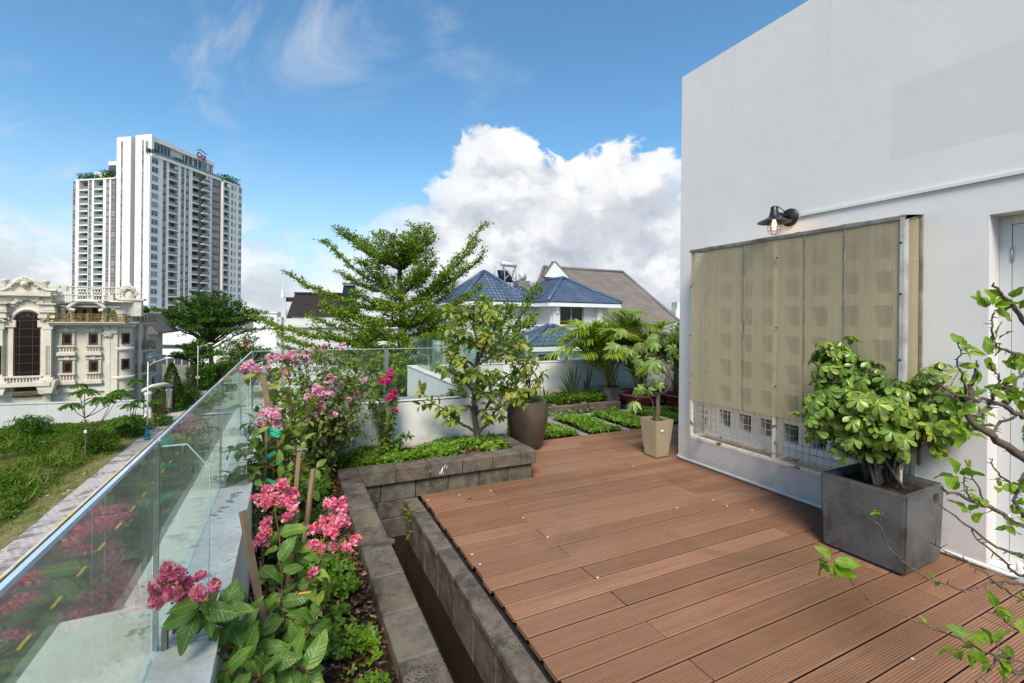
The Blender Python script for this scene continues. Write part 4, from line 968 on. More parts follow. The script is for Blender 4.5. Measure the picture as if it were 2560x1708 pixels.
def flower_cluster(parent, c, rx, rz, n, petal, mat, axis=(0, 0, 1), stam=True, buds=0):
    m_ = max(2, n // 11); sub = rand_dirs(m_, 0.3) * rng.uniform(0.45, 1.45, (m_, 1)) * np.array([rx, rx, rz * 1.2])
    d = rand_dirs(n, 0.35); cpos = np.array(c) + sub[rng.integers(0, m_, n)] + d * rng.uniform(0.3, 1.0, (n, 1)) * rx * 0.40; d = d + (cpos - np.array(c)) / rx; d /= np.linalg.norm(d, axis=1, keepdims=True)
    k = 6; base = np.repeat(cpos, k, 0); dd = np.repeat(d, k, 0)
    ax = rand_dirs(n * k) * 0.9 + dd * 0.55; nm = dd + rand_dirs(n * k) * 0.7
    pet = (np.array([(-.12, 0, 0), (.12, 0, 0), (.5, .75, .12), (0.1, 1, -.1), (-.5, .7, .15), (0, .5, -0.06)], np.float32), np.array([(0, 1, 5), (1, 2, 5), (2, 3, 5), (3, 4, 5), (4, 0, 5)], np.int32))
    V, F = scatter(pet, base, frames(ax, nm), rng.uniform(0.7, 1.2, n * k) * petal)
    o = mesh_np('flower_cluster', V - np.array(parent.location), F, mat, parent)
    if stam and n > 20:
        m = max(3, n // 4); sel = rng.choice(n, m, replace=False); st = (np.array([(-.08, 0, 0), (.08, 0, 0), (0, 1, 0)], np.float32), np.array([(0, 1, 2)], np.int32))
        p2 = np.repeat(cpos[sel] + d[sel] * petal * 0.5, 5, 0); V, F = scatter(st, p2, frames(np.repeat(d[sel], 5, 0) + rand_dirs(m * 5) * 0.6, rand_dirs(m * 5)), np.full(m * 5, petal * 0.95))
        mesh_np('stamen_tuft', V - np.array(parent.location), F, M['stamen'], o)['kind'] = 'stuff'
    if buds:
        bud = (np.array([(0, 0, 1), (1, 0, 0), (0, 1, 0), (-1, 0, 0), (0, -1, 0), (0, 0, -1)], np.float32), np.array([(0, 1, 2), (0, 2, 3), (0, 3, 4), (0, 4, 1), (5, 2, 1), (5, 3, 2), (5, 4, 3), (5, 1, 4)], np.int32))
        bp = np.array(c) + rand_dirs(buds) * np.array([rx, rx, rz]) * rng.uniform(0.8, 1.35, (buds, 1)); V, F = scatter(bud, bp, frames(rand_dirs(buds), rand_dirs(buds)), np.full(buds, petal * 0.28))
        mesh_np('buds', V - np.array(parent.location), F, M['bud'], o, True)['kind'] = 'stuff'
    return o
def opposite_leaves(path, n, L, t0=0.15, t1=1.0, droop=-0.15, spread=1.0, jit=0.5, per=2):
    pos, tan = along(path, n, t0, t1); P = []; A = []; N = []; S = []
    for i in range(n):
        side = np.cross(tan[i], [0, 0, 1]); 
        if np.linalg.norm(side) < 0.1: side = np.array([1.0, 0, 0])
        side /= np.linalg.norm(side); up = np.cross(side, tan[i]); ph = i * 1.4 + rng.uniform(-jit, jit)
        for k in range(per):
            a = ph + k * 2 * math.pi / per; d = side * math.cos(a) + up * math.sin(a)
            ax = d * spread + tan[i] * rng.uniform(0.1, 0.6) + np.array([0, 0, droop]) + rng.normal(0, 0.12, 3)
            P.append(pos[i] + d * 0.004); A.append(ax); N.append(np.array([0, 0, 1.0]) + rng.normal(0, 0.3, 3)); S.append(L * rng.uniform(0.65, 1.15))
    return np.array(P), np.array(A), np.array(N), np.array(S)
def cat(L): return [np.concatenate([x[i] for x in L]) for i in range(len(L[0]))]

# ================================================================== UMBRELLA PLANT (grey cube)
um = thing('umbrella_plant', (3.61, 1.705, 0.45), 'dense green umbrella plant with whorled leaves growing in the grey cube', 'shrub')
def whorl(nl, pitch, seed):
    r = np.random.default_rng(seed); parts = []
    for i in range(nl):
        parts.append(xform(LEAF_OB, 2 * math.pi * i / nl + r.uniform(-.18, .18), -pitch + r.uniform(-.2, .2), r.uniform(0.8, 1.1)))
    return merge_templates(parts)
wm = [leaf_mesh('umbrella_leaf', whorl(nl, p, i), M['lf_schef']) for i, (nl, p) in enumerate([(8, 0.25), (7, 0.55), (8, 0.8), (7, 0.1), (6, 0.4)])]
lobes = [((3.62, 1.78, 0.93), (0.43, 0.38, 0.30), 150), ((3.58, 1.98, 1.25), (0.17, 0.17, 0.26), 46), ((3.86, 1.50, 1.02), (0.20, 0.26, 0.30), 60), ((3.42, 1.86, 0.88), (0.26, 0.28, 0.24), 44), ((3.66, 1.86, 1.10), (0.24, 0.24, 0.22), 34)]
P = []; A = []; N = []; S = []; paths = []
for c, rad, n in lobes:
    c = np.array(c); rad = np.array(rad)
    d = rand_dirs(n, 0.15); r = rng.uniform(0.45, 1.0, (n, 1)) ** 0.6; p = c + d * r * rad
    p[:, 0] = np.minimum(p[:, 0], WX - 0.10); nm = d * np.array([0.8, 0.8, 0.5]) + np.array([0, 0, 0.75]) + rng.normal(0, 0.25, (n, 3))
    P.append(p); N.append(nm); A.append(np.cross(nm, rand_dirs(n))); S.append(rng.uniform(0.052, 0.080, n))
    base = np.array([3.61, 1.705, 0.47])
    for i in range(0, n):
        st_pt = base + (c - base) * rng.uniform(0.3, 0.9) + rng.normal(0, 0.05, 3)
        paths.append((bez(st_pt, (st_pt + p[i]) / 2 + np.array([0, 0, 0.05]), p[i], 4), 0.0035, 0.002))
    for k in range(4):
        e = c + rng.normal(0, 0.35, 3) * rad
        paths.append((bez(base + rng.normal(0, 0.05, 3) * np.array([1, 1, 0]), base + (e - base) * np.array([.3, .3, .6]), e, 7), 0.013, 0.005))
n = 260; lob = rng.integers(0, len(lobes), n); cc_ = np.array([l[0] for l in lobes])[lob]; rr_ = np.array([l[1] for l in lobes])[lob]; d = rand_dirs(n, -.1)
p = cc_ + d * rng.uniform(.3, .95, (n, 1)) * rr_; p[:, 0] = np.minimum(p[:, 0], WX - .08); p[:, 2] = np.maximum(p[:, 2], .56); nm = d * .7 + np.array([0, 0, .7]) + rng.normal(0, .3, (n, 3))
joined(um, 'inner_foliage', whorl(7, .5, 9), p, frames(np.cross(nm, rand_dirs(n)), nm), rng.uniform(.05, .075, n), M['lf_schef'])
P, A, N, S = map(np.concatenate, (P, A, N, S)); leaf_objs(um, None, P, frames(A, N), S, 'leaf_whorl', wm)
stems(um, 'stems', paths, M['bark'], 5)

# ================================================================== SMALL TREE IN THE STONE PLANTER
tr = thing('planter_tree', (1.79, 4.50, 0.22), 'small open tree with yellow-green oval leaves rising from the stone planter', 'tree')
K = lambda x, y, d: ond(980 + x / 5.6, 820 + y / 5.6, d)
D0 = 4.86
tp = smooth_path([Vector((1.79, 4.50, 0.2)), K(1190, 1480, D0), K(1165, 1300, D0), K(1150, 1100, D0), K(1148, 930, D0 + .02), K(1165, 700, D0), K(1175, 520, D0), K(1212, 250, D0 + .03), K(1150, 30, D0), K(1140, -180, D0), K(1150, -330, D0)], 3)
limbs = [
    [K(1185, 1460, D0), K(1020, 1370, D0 - .1), K(860, 1260, D0 - .2), K(690, 1120, D0 - .25), K(515, 1020, D0 - .3)],
    [K(1205, 1470, D0), K(1370, 1310, D0 - .05), K(1470, 1150, D0 - .1), K(1650, 1060, D0 - .1), K(1880, 1030, D0 - .15)],
    [K(1150, 1180, D0), K(1060, 1080, D0 + .15), K(930, 980, D0 + .2), K(760, 1000, D0 + .2)],
    [K(1165, 1200, D0), K(1290, 1150, D0 - .2), K(1380, 1000, D0 - .3), K(1370, 800, D0 - .3), K(1260, 760, D0 - .35)],
    [K(1120, 980, D0), K(1240, 900, D0 + .1), K(1370, 780, D0 + .2), K(1560, 690, D0 + .2), K(1800, 560, D0 + .2), K(1890, 520, D0 + .2)],
    [K(1150, 900, D0), K(1050, 790, D0 - .1), K(940, 700, D0 - .2), K(850, 620, D0 - .25), K(700, 600, D0 - .3)],
    [K(1170, 560, D0), K(1060, 470, D0 + .1), K(900, 430, D0 + .15), K(820, 330, D0 + .15), K(820, 260, D0 + .15)],
    [K(1175, 500, D0), K(1260, 480, D0 - .1), K(1480, 400, D0 - .15), K(1610, 330, D0 - .2), K(1740, 200, D0 - .2)],
    [K(1205, 470, D0), K(1250, 380, D0 - .1), K(1320, 230, D0 - .2), K(1400, 90, D0 - .2), K(1470, -60, D0 - .2)],
    [K(1212, 250, D0), K(1110, 190, D0 - .1), K(1010, 150, D0 - .15), K(950, 60, D0 - .2)],
    [K(1155, 60, D0), K(1240, -60, D0 + .1), K(1330, -160, D0 + .1), K(1440, -230, D0 + .1)],
    [K(1148, -100, D0), K(1060, -180, D0), K(990, -210, D0 - .1)],
    [K(1150, 1000, D0), K(1200, 850, D0 - .25), K(1180, 700, D0 - .4), K(1120, 600, D0 - .45)],
    [K(1160, 1150, D0), K(1230, 1050, D0 + .3), K(1500, 900, D0 + .4), K(1660, 800, D0 + .4)],
]
paths = [(tp, 0.036, 0.006)]; LV = []
for L in limbs:
    p = smooth_path(L, 4, 0.006); paths.append((p, 0.016, 0.004))
    LV.append(opposite_leaves(p, 12, 0.098, 0.35, 1.0, 0.05, 0.9, 0.9, 2))
    pos, tan = along(p, 6, 0.4, 1.0)
    for q, t in zip(pos, tan):
        d = rand_dirs(1, 0.5)[0] * 0.8 + t * 0.4; e = q + d * rng.uniform(0.10, 0.22); tw = bez(q, (q + e) / 2 + np.array([0, 0, 0.02]), e, 4)
        paths.append((tw, 0.005, 0.002)); LV.append(opposite_leaves(tw, 4, 0.095, 0.45, 1.0, 0.0, 0.9, 1.2, 2))
LV.append(opposite_leaves(tp, 12, 0.095, 0.6, 1.0, 0.05))
P, A, N, S = cat(LV); idx = rng.permutation(len(P)); a, c = idx[:290], idx[290:]
lm = leaf_mesh('oval_leaf', LEAF_OV, M['lf_magnolia_v'])
leaf_objs(tr, lm, P[a], frames(A[a], N[a]), S[a]); joined(tr, 'foliage', LEAF_OV, P[c], frames(A[c], N[c]), S[c], M['lf_magnolia'])
stems(tr, 'trunk', paths, M['bark'], 7)

# ================================================================== SHRUB IN THE URN
us = thing('urn_shrub', (2.62, 4.93, 0.52), 'sparse twiggy shrub with few green leaves in the tall urn', 'shrub')
paths = []; LV = []; K2 = lambda x, y, d: ond(1100 + x / 3.266, 620 + y / 3.266, d); base = Vector((2.62, 4.93, 0.52))
for x, y, dd in [(640, 900, .0), (700, 960, -.1), (760, 880, .1), (800, 930, -.1), (850, 1010, -.2), (560, 1050, -.1), (500, 1090, -.2), (690, 1180, -.25), (780, 1160, -.3), (740, 1010, .15), (820, 1060, .1), (640, 1020, .2), (530, 1160, -.2), (600, 960, .1)]:
    e = K2(x, y, 5.55 + dd); p = smooth_path([base + Vector((random.uniform(-.04, .04), random.uniform(-.04, .04), 0)), base.lerp(e, 0.4) + Vector((random.uniform(-.05, .05), 0, 0.08)), base.lerp(e, 0.75) + Vector((random.uniform(-.05, .05), 0, .05)), e], 4, 0.006)
    paths.append((p, 0.008, 0.0025)); LV.append(opposite_leaves(p, 5, 0.095, 0.6, 1.0, -0.2, 0.9, 1.0, 2))
P, A, N, S = cat(LV); leaf_objs(us, leaf_mesh('urn_leaf', LEAF_OV, M['lf_magnolia_v']), P, frames(A, N), S); stems(us, 'stems', paths, M['bark'], 5)

# ================================================================== PALMS
def palm(loc, label, h, n, seed, lean=(0, 0), spread=0.8, fl=0.85):
    r = np.random.default_rng(seed); t = thing('areca_palm', loc, label, 'palm', 'potted palms on the far terrace')
    b = MB()
    for i in range(n):
        a = r.uniform(0, 2 * math.pi); rr = r.uniform(0.02, 0.09); p0 = np.array([rr * math.cos(a), rr * math.sin(a), 0.0])
        az_ = r.uniform(0, 2 * math.pi); el_ = r.uniform(0.75, 1.35); out = np.array([math.cos(az_) + lean[0], math.sin(az_) + lean[1], 0]) * spread
        ch = h * r.uniform(0.10, 0.52); p1 = p0 + out * 0.10 * ch / 0.4 + np.array([0, 0, ch]); L = fl * r.uniform(0.75, 1.1)
        k_ = r.uniform(.2, 1.0); p2 = p1 + out * L * (.12 + .30 * k_) + np.array([0, 0, L * (.72 - .28 * k_)]); p3 = p2 + out * L * (.22 + .30 * k_) + np.array([0, 0, L * (.26 - .42 * k_)])
        b.tube([p0, (p0 + p1) / 2 + r.normal(0, .008, 3), p1], [0.010, 0.009, 0.007], 6)
        rach = smooth_path([p1, (p1 + p2) / 2 + out * 0.04, p2, p3], 5); m = 40; pos, tan = along(rach, m, 0.12, 1.0)
        P = []; A = []; N = []; S = []
        for k in range(m):
            side = np.cross(tan[k], [0, 0, 1]); side /= (np.linalg.norm(side) + 1e-6); tt = k / (m - 1); ll = 0.30 * math.sin(math.pi * (0.18 + 0.78 * tt)) * fl / 0.85
            for s in (-1, 1):
                P.append(pos[k]); A.append(side * s * 0.75 + tan[k] * 0.85 + np.array([0, 0, 0.18 - 0.2 * tt]) + r.normal(0, .1, 3)); N.append(np.array([0, 0, 1.0]) - side * s * 0.25); S.append(ll * r.uniform(.85, 1.1))
        V, F = scatter(LEAF_BL2, np.array(P), frames(np.array(A), np.array(N)), S); f = mesh_np('frond', V, F, M['lf_palm'], t, True)
        fb = MB(); k = len(rach); fb.tube(rach, [0.006 - 0.0048 * q / (k - 1) for q in range(k)], 5); fb.build('rachis', M['cane'], f, fix=False)
    b.build('canes', M['cane'], t, fix=False); return t
LEAF_BL2 = leaf_template([(0, 0.02), (0.35, 0.048), (0.75, 0.032), (1, 0)], 0.35, 0.35)
palm((5.30, 6.78, 0.30), 'tall areca palm in the small grey cube planter', 1.3, 26, 1, (-0.2, 0.0), 0.9, 1.25)
palm((5.68, 6.45, 0.22), 'areca palm in the wide red-brown bowl', 1.1, 20, 2, (-0.05, 0), 0.85, 1.15)
palm((6.34, 6.16, 0.21), 'areca palm in the red plastic pot partly hidden by the wall', 1.15, 20, 3, (-0.3, 0), 0.9, 1.15)

# ================================================================== VARIEGATED TREE IN THE BEIGE POT
pa = thing('money_tree', (3.815, 4.02, 0.39), 'small variegated money tree with a thick base in the beige planter', 'tree')
K3 = lambda x, y, d: ond(1300 + x / 3.919, 780 + y / 3.919, d); DP = 5.28
base = Vector((3.815, 4.02, 0.38))
tk = smooth_path([base, K3(1352, 960, DP), K3(1350, 880, DP), K3(1360, 800, DP)], 3)
l1 = smooth_path([K3(1360, 805, DP), K3(1400, 720, DP), K3(1450, 620, DP), K3(1485, 520, DP), K3(1480, 470, DP)], 4)
l2 = smooth_path([K3(1365, 815, DP), K3(1450, 760, DP - .1), K3(1475, 650, DP - .1), K3(1440, 540, DP - .1), K3(1390, 470, DP - .1)], 4)
l3 = smooth_path([base + Vector((-.03, -.02, 0)), K3(1300, 960, DP - .1), K3(1305, 900, DP - .1), K3(1280, 850, DP - .1)], 4)
l4 = smooth_path([l1[8], K3(1440, 430, DP + .05), K3(1430, 330, DP + .05), K3(1435, 230, DP + .05)], 4)
hand = merge_templates([xform(leaf_template([(0, 0.02), (0.35, 0.14), (0.65, 0.17), (0.88, 0.09), (1, 0)], 0.25, 0.35), R(a), -0.35, s) for a, s in ((-140, .6), (-95, .8), (-48, .95), (0, 1.05), (48, .95), (95, .8), (140, .6))])
hm = leaf_mesh('palmate_leaf', hand, M['lf_pachira'])
tips = [(1030, 340, 0), (960, 200, .1), (920, 330, -.1), (1090, 370, .1), (1180, 480, -.05), (1330, 300, -.15), (1310, 330, .1), (1400, 220, .1), (1240, 270, .15), (1330, 480, -.2), (1290, 520, -.15), (1360, 700, -.1), (1200, 760, -.1), (1180, 730, .0), (1500, 340, 0), (1530, 460, 0), (1120, 880, -.2), (1440, 250, .2), (1260, 400, .1), (1160, 330, .2)]
paths = [(tk, 0.030, 0.022), (l1, 0.012, 0.006), (l2, 0.010, 0.005), (l3, 0.008, 0.004), (l4, 0.006, 0.003)]; P = []; A = []; N = []; S = []
srcs = [l1[-1], l2[-1], l4[-1], l1[10], l2[10]]
for x, y, dd in tips + [(x_ + random.uniform(-70, 70), y_ + random.uniform(-60, 60), d_ + random.uniform(-.15, .15)) for x_, y_, d_ in tips[:16]]:
    e = K3(x, y, DP + dd); s0 = min(srcs + [l3[-1]], key=lambda q: (q - e).length); paths.append((bez(s0, (s0 + e) / 2 + Vector((0, 0, .06)), e, 5), 0.0035, 0.002))
    o_ = np.array(e - s0); P.append(np.array(e)); A.append(o_ * np.array([1, 1, 0.2]) + np.array([0, 0, -0.1])); N.append(np.array([-0.3, -0.6, 0.9]) + rng.normal(0, .4, 3)); S.append(rng.uniform(0.10, 0.15))
leaf_objs(pa, hm, P, frames(np.array(A), np.array(N)), S, 'palmate_leaf'); stems(pa, 'trunk', paths, M['barkpale'], 7)

# ================================================================== SNAKE PLANTS
def snake(loc, blades, label):
    t = thing('snake_plant', loc, label, 'snake plant', 'snake plants by the far wall')
    for dx_, dy_, h, wd in blades:
        h *= 1.3; dx_ *= 1.25; wd *= 1.2; p = bez((dx_ * 0.15, dy_ * 0.15, 0), (dx_ * 0.35, dy_ * 0.35, h * 0.55), (dx_, dy_, h), 8); vs = []; fs = []
        for i, q in enumerate(p):
            w_ = wd * math.sin(math.pi * (0.22 + 0.78 * i / 7)) * (1 if i < 7 else 0.05); vs += [(q.x - w_, q.y + w_ * 0.3, q.z), (q.x, q.y - w_ * 0.25, q.z), (q.x + w_, q.y + w_ * 0.3, q.z)]
        for i in range(7):
            for k in (0, 1): fs.append((i * 3 + k, i * 3 + k + 1, i * 3 + k + 4, i * 3 + k + 3))
        MB().add(vs, fs, True).build('blade', M['lf_snake'], t, fix=False)
q = onz(1415, 1000, 0.12)
snake((4.62, 6.95, 0.1), [(-0.33, -0.1, 0.26, .018), (-0.24, 0, 0.36, .02), (-0.17, -.1, 0.42, .022), (-0.08, 0, 0.5, .022), (0.0, .05, 0.48, .024), (0.03, -.05, 0.42, .022), (0.07, 0, 0.52, .022), (0.12, -.05, 0.40, .02), (-0.28, .1, 0.22, .018), (0.16, .05, .34, .018), (-.12, .1, .34, .02)], 'clump of dark upright snake plant blades beside the white far wall')
snake((4.98, 7.05, 0.1), [(-0.06, 0, 0.30, .016), (0.03, 0, 0.46, .018), (0.12, 0, 0.48, .018), (0.0, .05, .26, .016)], 'few thin snake plant blades next to the small grey cube planter')
snake((4.02, 6.90, 0.1), [(-0.05, 0, 0.25, .016), (0.02, -.05, 0.18, .015)], 'stunted snake plant right of the tall urn')
bt = thing('snake_plant', (4.0, 6.7, 0.1), 'single snake plant blade bent over in an arch', 'snake plant', 'snake plants by the far wall')
b = MB(); pts = smooth_path([(-0.12, 0, 0.0), (-0.05, 0, 0.16), (0.08, 0, 0.2), (0.2, 0, 0.1), (0.22, 0, 0.02)], 4); k = len(pts)
vs = []; fs = []
for i, p_ in enumerate(pts): w_ = 0.016 * math.sin(math.pi * (0.15 + 0.8 * i / (k - 1))); vs += [(p_.x - w_ * .5, p_.y - w_, p_.z), (p_.x + w_ * .5, p_.y + w_, p_.z + w_ * .6)]
for i in range(k - 1): fs.append((2 * i, 2 * i + 1, 2 * i + 3, 2 * i + 2))
b.add(vs, fs, True).build('blade', M['lf_snake'], bt, fix=False)

# ================================================================== CRAPE MYRTLES WITH STAKES
def stake(a, c, w, label, mat='stake'):
    a, c = Vector(a), Vector(c); t = tag(MB().bar((0, 0, 0), c - a, w, w * 0.62).build('wooden_stake', M[mat], None, bevel=0.001), label, 'stake', 'plant stakes'); t.location = a; return t
E_ = lambda x, y, d: ond(300 + x / 2.579, 1100 + y / 2.579, d)
def to_ground(top, low, z=0.20): return low + (low - top) * ((low.z - z) / (top.z - low.z))
a, c = E_(790, 458, 1.50), E_(935, 1240, 1.46); stake(to_ground(a, c), a, 0.021, 'leaning split wooden stake nearest the parapet among coral blossoms')
a, c = E_(1155, 82, 1.92), E_(1120, 480, 1.90); stake(to_ground(a, c), a, 0.026, 'flat pale wooden stake behind the left coral blossom')
a, c = E_(1248, 188, 1.86), E_(1190, 640, 1.82); stake(to_ground(a, c), a, 0.018, 'thin round-topped stake between the two coral blossoms')
mA = thing('crape_myrtle', (0.02, 1.62, 0.2), 'coral-flowered crape myrtle with large leaves in near end of planter', 'shrub', 'crape myrtles in the long planter')
root = Vector((0.02, 1.62, 0.2)); lf = leaf_mesh('crape_leaf', LEAF_OVX, M['lf_myrtle_v']); lfs = [lf]
branches = [[root, E_(1050, 1300, 1.52), E_(1050, 1000, 1.56), E_(1020, 700, 1.68), E_(1010, 420, 1.74)],
    [root, E_(1110, 1250, 1.55), E_(1180, 1000, 1.6), E_(1290, 800, 1.66), E_(1380, 620, 1.72)],
    [root, E_(860, 1320, 1.36), E_(640, 1180, 1.22), E_(440, 1060, 1.13), E_(330, 980, 1.11)],
    [E_(640, 1180, 1.22), E_(540, 1090, 1.16), E_(520, 1020, 1.13)],
    [root, E_(980, 1400, 1.35), E_(820, 1380, 1.28), E_(700, 1330, 1.24), E_(620, 1330, 1.22)],
    [root, E_(1150, 1400, 1.45), E_(1240, 1200, 1.5), E_(1290, 1080, 1.52)],
    [root, E_(1000, 1480, 1.3), E_(920, 1500, 1.2), E_(860, 1560, 1.15)],
    [root, E_(1080, 1150, 1.6), E_(1140, 900, 1.7), E_(1120, 640, 1.78), E_(1090, 560, 1.8)],
    [root, E_(900, 1250, 1.42), E_(760, 1180, 1.36), E_(640, 1130, 1.33)], [root, E_(850, 1450, 1.28), E_(720, 1420, 1.22), E_(560, 1330, 1.2)], [root, E_(900, 1560, 1.2), E_(780, 1500, 1.16), E_(660, 1480, 1.14)], [root, E_(950, 1200, 1.48), E_(850, 1050, 1.5), E_(800, 1000, 1.5)], [root, E_(1100, 1500, 1.35), E_(1180, 1480, 1.32), E_(1240, 1500, 1.3)], [root, E_(1100, 1100, 1.62), E_(960, 900, 1.66), E_(900, 780, 1.68)], [root, E_(1180, 1150, 1.58), E_(1300, 980, 1.6), E_(1350, 900, 1.62)]]
paths = []; LV = []
for i, L in enumerate(branches):
    p = smooth_path(L, 4, 0.004); paths.append((p, 0.006, 0.0022))
    LV.append(opposite_leaves(p, 11 if i != 3 else 4, 0.092, 0.22, 0.95 if i > 7 else 0.86, -0.35, 1.0, 0.5, 2))
P, A, N, S = cat(LV)
cv = np.array([-0.2, -0.9, 0.35]); N = N * 0.8 + cv
leaf_objs(mA, None, P, frames(A, N), S * rng.uniform(.7, 1.12, len(S)), 'leaf', [leaf_mesh('crape_leaf', wavy_leaf(i), M['lf_myrtle_v']) for i in range(5)]); stems(mA, 'stems', paths, M['stem_red'], 6)
flower_cluster(mA, E_(330, 960, 1.11), 0.034, 0.028, 54, 0.0135, M['pet_coral'], buds=14); flower_cluster(mA, E_(230, 990, 1.11), 0.028, 0.025, 36, 0.0135, M['pet_coral'], buds=10)
flower_cluster(mA, E_(400, 930, 1.11), 0.025, 0.023, 30, 0.0135, M['pet_coral'], buds=6); flower_cluster(mA, E_(545, 975, 1.13), 0.026, 0.025, 44, 0.0125, M['pet_coral'], buds=5)
flower_cluster(mA, E_(320, 870, 1.11), 0.020, 0.020, 22, 0.0125, M['pet_coral'], buds=8)
for x, y, r, n, d in [(1010, 370, .048, 70, 1.76), (1040, 440, .045, 60, 1.74), (945, 520, .035, 34, 1.73), (960, 420, .04, 40, 1.74), (900, 650, .03, 24, 1.7), (920, 710, .026, 18, 1.7), (1410, 500, .052, 80, 1.74), (1340, 580, .048, 60, 1.73), (1450, 590, .046, 55, 1.72), (1290, 620, .035, 30, 1.72), (1480, 680, .030, 24, 1.7), (1450, 720, .028, 20, 1.7), (1230, 850, .022, 12, 1.62), (1080, 400, .036, 36, 1.77)]:
    flower_cluster(mA, E_(x, y, d), r, r * 0.9, int(n * 1.25), 0.0125, M['pet_coral'], buds=9)
yt = MB()
for p, q in [((860, 1260), (980, 1120)), ((1150, 990), (1230, 980)), ((1010, 1540), (1110, 1460)), ((1120, 1060), (1140, 980))]:
    yt.bar(E_(*p, 1.42), E_(*q, 1.42), 0.009, 0.001)
o = yt.build('yellow_tie', M['tie'], mA); o.data.transform(Matrix.Translation(-root))

Q = lambda x, y, d: ond(600 + x / 3.357, 820 + y / 3.357, d)
mB = thing('crape_myrtle', (0.0, 2.75, 0.2), 'tall pink-flowered crape myrtle tied to stakes with green ribbon', 'shrub', 'crape myrtles in the long planter'); root = Vector((0.0, 2.75, 0.2))
branches = [[root, Q(230, 1250, 2.5), Q(215, 1000, 2.52), Q(240, 780, 2.55)], [root, Q(330, 1150, 2.6), Q(420, 850, 2.75), Q(435, 600, 2.9), Q(400, 300, 3.0)],
    [root, Q(300, 1050, 2.65), Q(300, 750, 2.8), Q(220, 480, 2.95), Q(90, 345, 3.0)], [root, Q(120, 1180, 2.45), Q(40, 1190, 2.4), Q(-90, 1230, 2.3)],
    [root, Q(180, 1000, 2.5), Q(80, 1050, 2.45), Q(-30, 1020, 2.35)], [root, Q(400, 1100, 2.65), Q(480, 950, 2.7), Q(520, 800, 2.75)],
    [root, Q(330, 900, 2.8), Q(300, 600, 2.9), Q(320, 380, 3.0), Q(430, 220, 3.05)], [root, Q(350, 1000, 2.7), Q(540, 760, 2.85), Q(620, 600, 2.95)],
    [root, Q(150, 1120, 2.55), Q(90, 900, 2.6), Q(90, 760, 2.6)], [root, Q(250, 1300, 2.45), Q(180, 1380, 2.4), Q(100, 1400, 2.35)], [root, Q(400, 1250, 2.5), Q(470, 1200, 2.5), Q(500, 1120, 2.5)],
    [root, Q(430, 900, 2.8), Q(420, 620, 2.95), Q(150, 300, 3.1)]]
paths = []; LV = []
for L in branches:
    p = smooth_path(L, 4, 0.008); paths.append((p, 0.0065, 0.0022)); LV.append(opposite_leaves(p, 15, 0.085, 0.12, 0.95, -0.1, 0.9, 0.8, 2))
    pos, tan = along(p, 4, 0.3, 0.9)
    for q_, t in zip(pos, tan):
        e = q_ + rand_dirs(1, .2)[0] * 0.14; tw = bez(q_, (q_ + e) / 2, e, 3); paths.append((tw, 0.003, 0.0015)); LV.append(opposite_leaves(tw, 3, 0.07, 0.4, 1.0, 0, .9, 1, 2))
P, A, N, S = cat(LV); idx = rng.permutation(len(P)); a, c = idx[:280], idx[280:]
leaf_objs(mB, leaf_mesh('pale_crape_leaf', LEAF_OV, M['lf_myrtle2_v']), P[a], frames(A[a], N[a]), S[a]); joined(mB, 'foliage', LEAF_OV, P[c], frames(A[c], N[c]), S[c], M['lf_myrtle2']); stems(mB, 'stems', paths, M['stem_red'], 5)
for x, y, r, n, d in [(235, 790, .062, 70, 2.55), (270, 730, .05, 50, 2.57), (300, 800, .045, 36, 2.55), (190, 800, .04, 30, 2.55), (60, 345, .055, 50, 3.0), (110, 355, .045, 36, 3.0), (250, 290, .05, 34, 3.05), (400, 220, .055, 40, 3.05), (360, 250, .05, 34, 3.0), (450, 250, .05, 30, 3.05), (540, 270, .05, 30, 3.1), (320, 260, .045, 26, 3.05), (380, 430, .05, 30, 3.0), (390, 570, .045, 26, 2.95)]:
    flower_cluster(mB, Q(x, y, d), r * .72, r * .62, n, 0.0165, M['pet_pink'], buds=8)
rb = MB()
for pts in [[(225, 855), (280, 850), (335, 870), (320, 890), (230, 870)], [(230, 890), (280, 895), (330, 910)], [(230, 1080), (300, 1040)], [(220, 1270), (290, 1300), (360, 1330), (430, 1350)], [(300, 1135), (355, 1135)]]:
    for p, q in zip(pts[:-1], pts[1:]): rb.bar(Q(*p, 2.44), Q(*q, 2.44), 0.018, 0.0012, up=(0, -1, 0.2))
o = rb.build('green_ribbon', M['ribbon'], mB); o.data.transform(Matrix.Translation(-root))
for (x0, y0, d0), (x1, y1, d1), w_, lb in [((192, 400, 2.75), (240, 700, 2.7), .026, 'thick leaning stake behind upper pink blossoms by the glass'), ((305, 650, 2.62), (335, 1180, 2.55), .02, 'pale stake right of the green ribbon'), ((222, 830, 2.5), (208, 1320, 2.45), .014, 'slim cane stake left of the green ribbon'), ((470, 560, 3.1), (440, 700, 3.1), .018, 'short stake among pale pink blossoms')]:
    a, c = Q(x0, y0, d0), Q(x1, y1, d1); stake(to_ground(a, c), a, w_, lb)

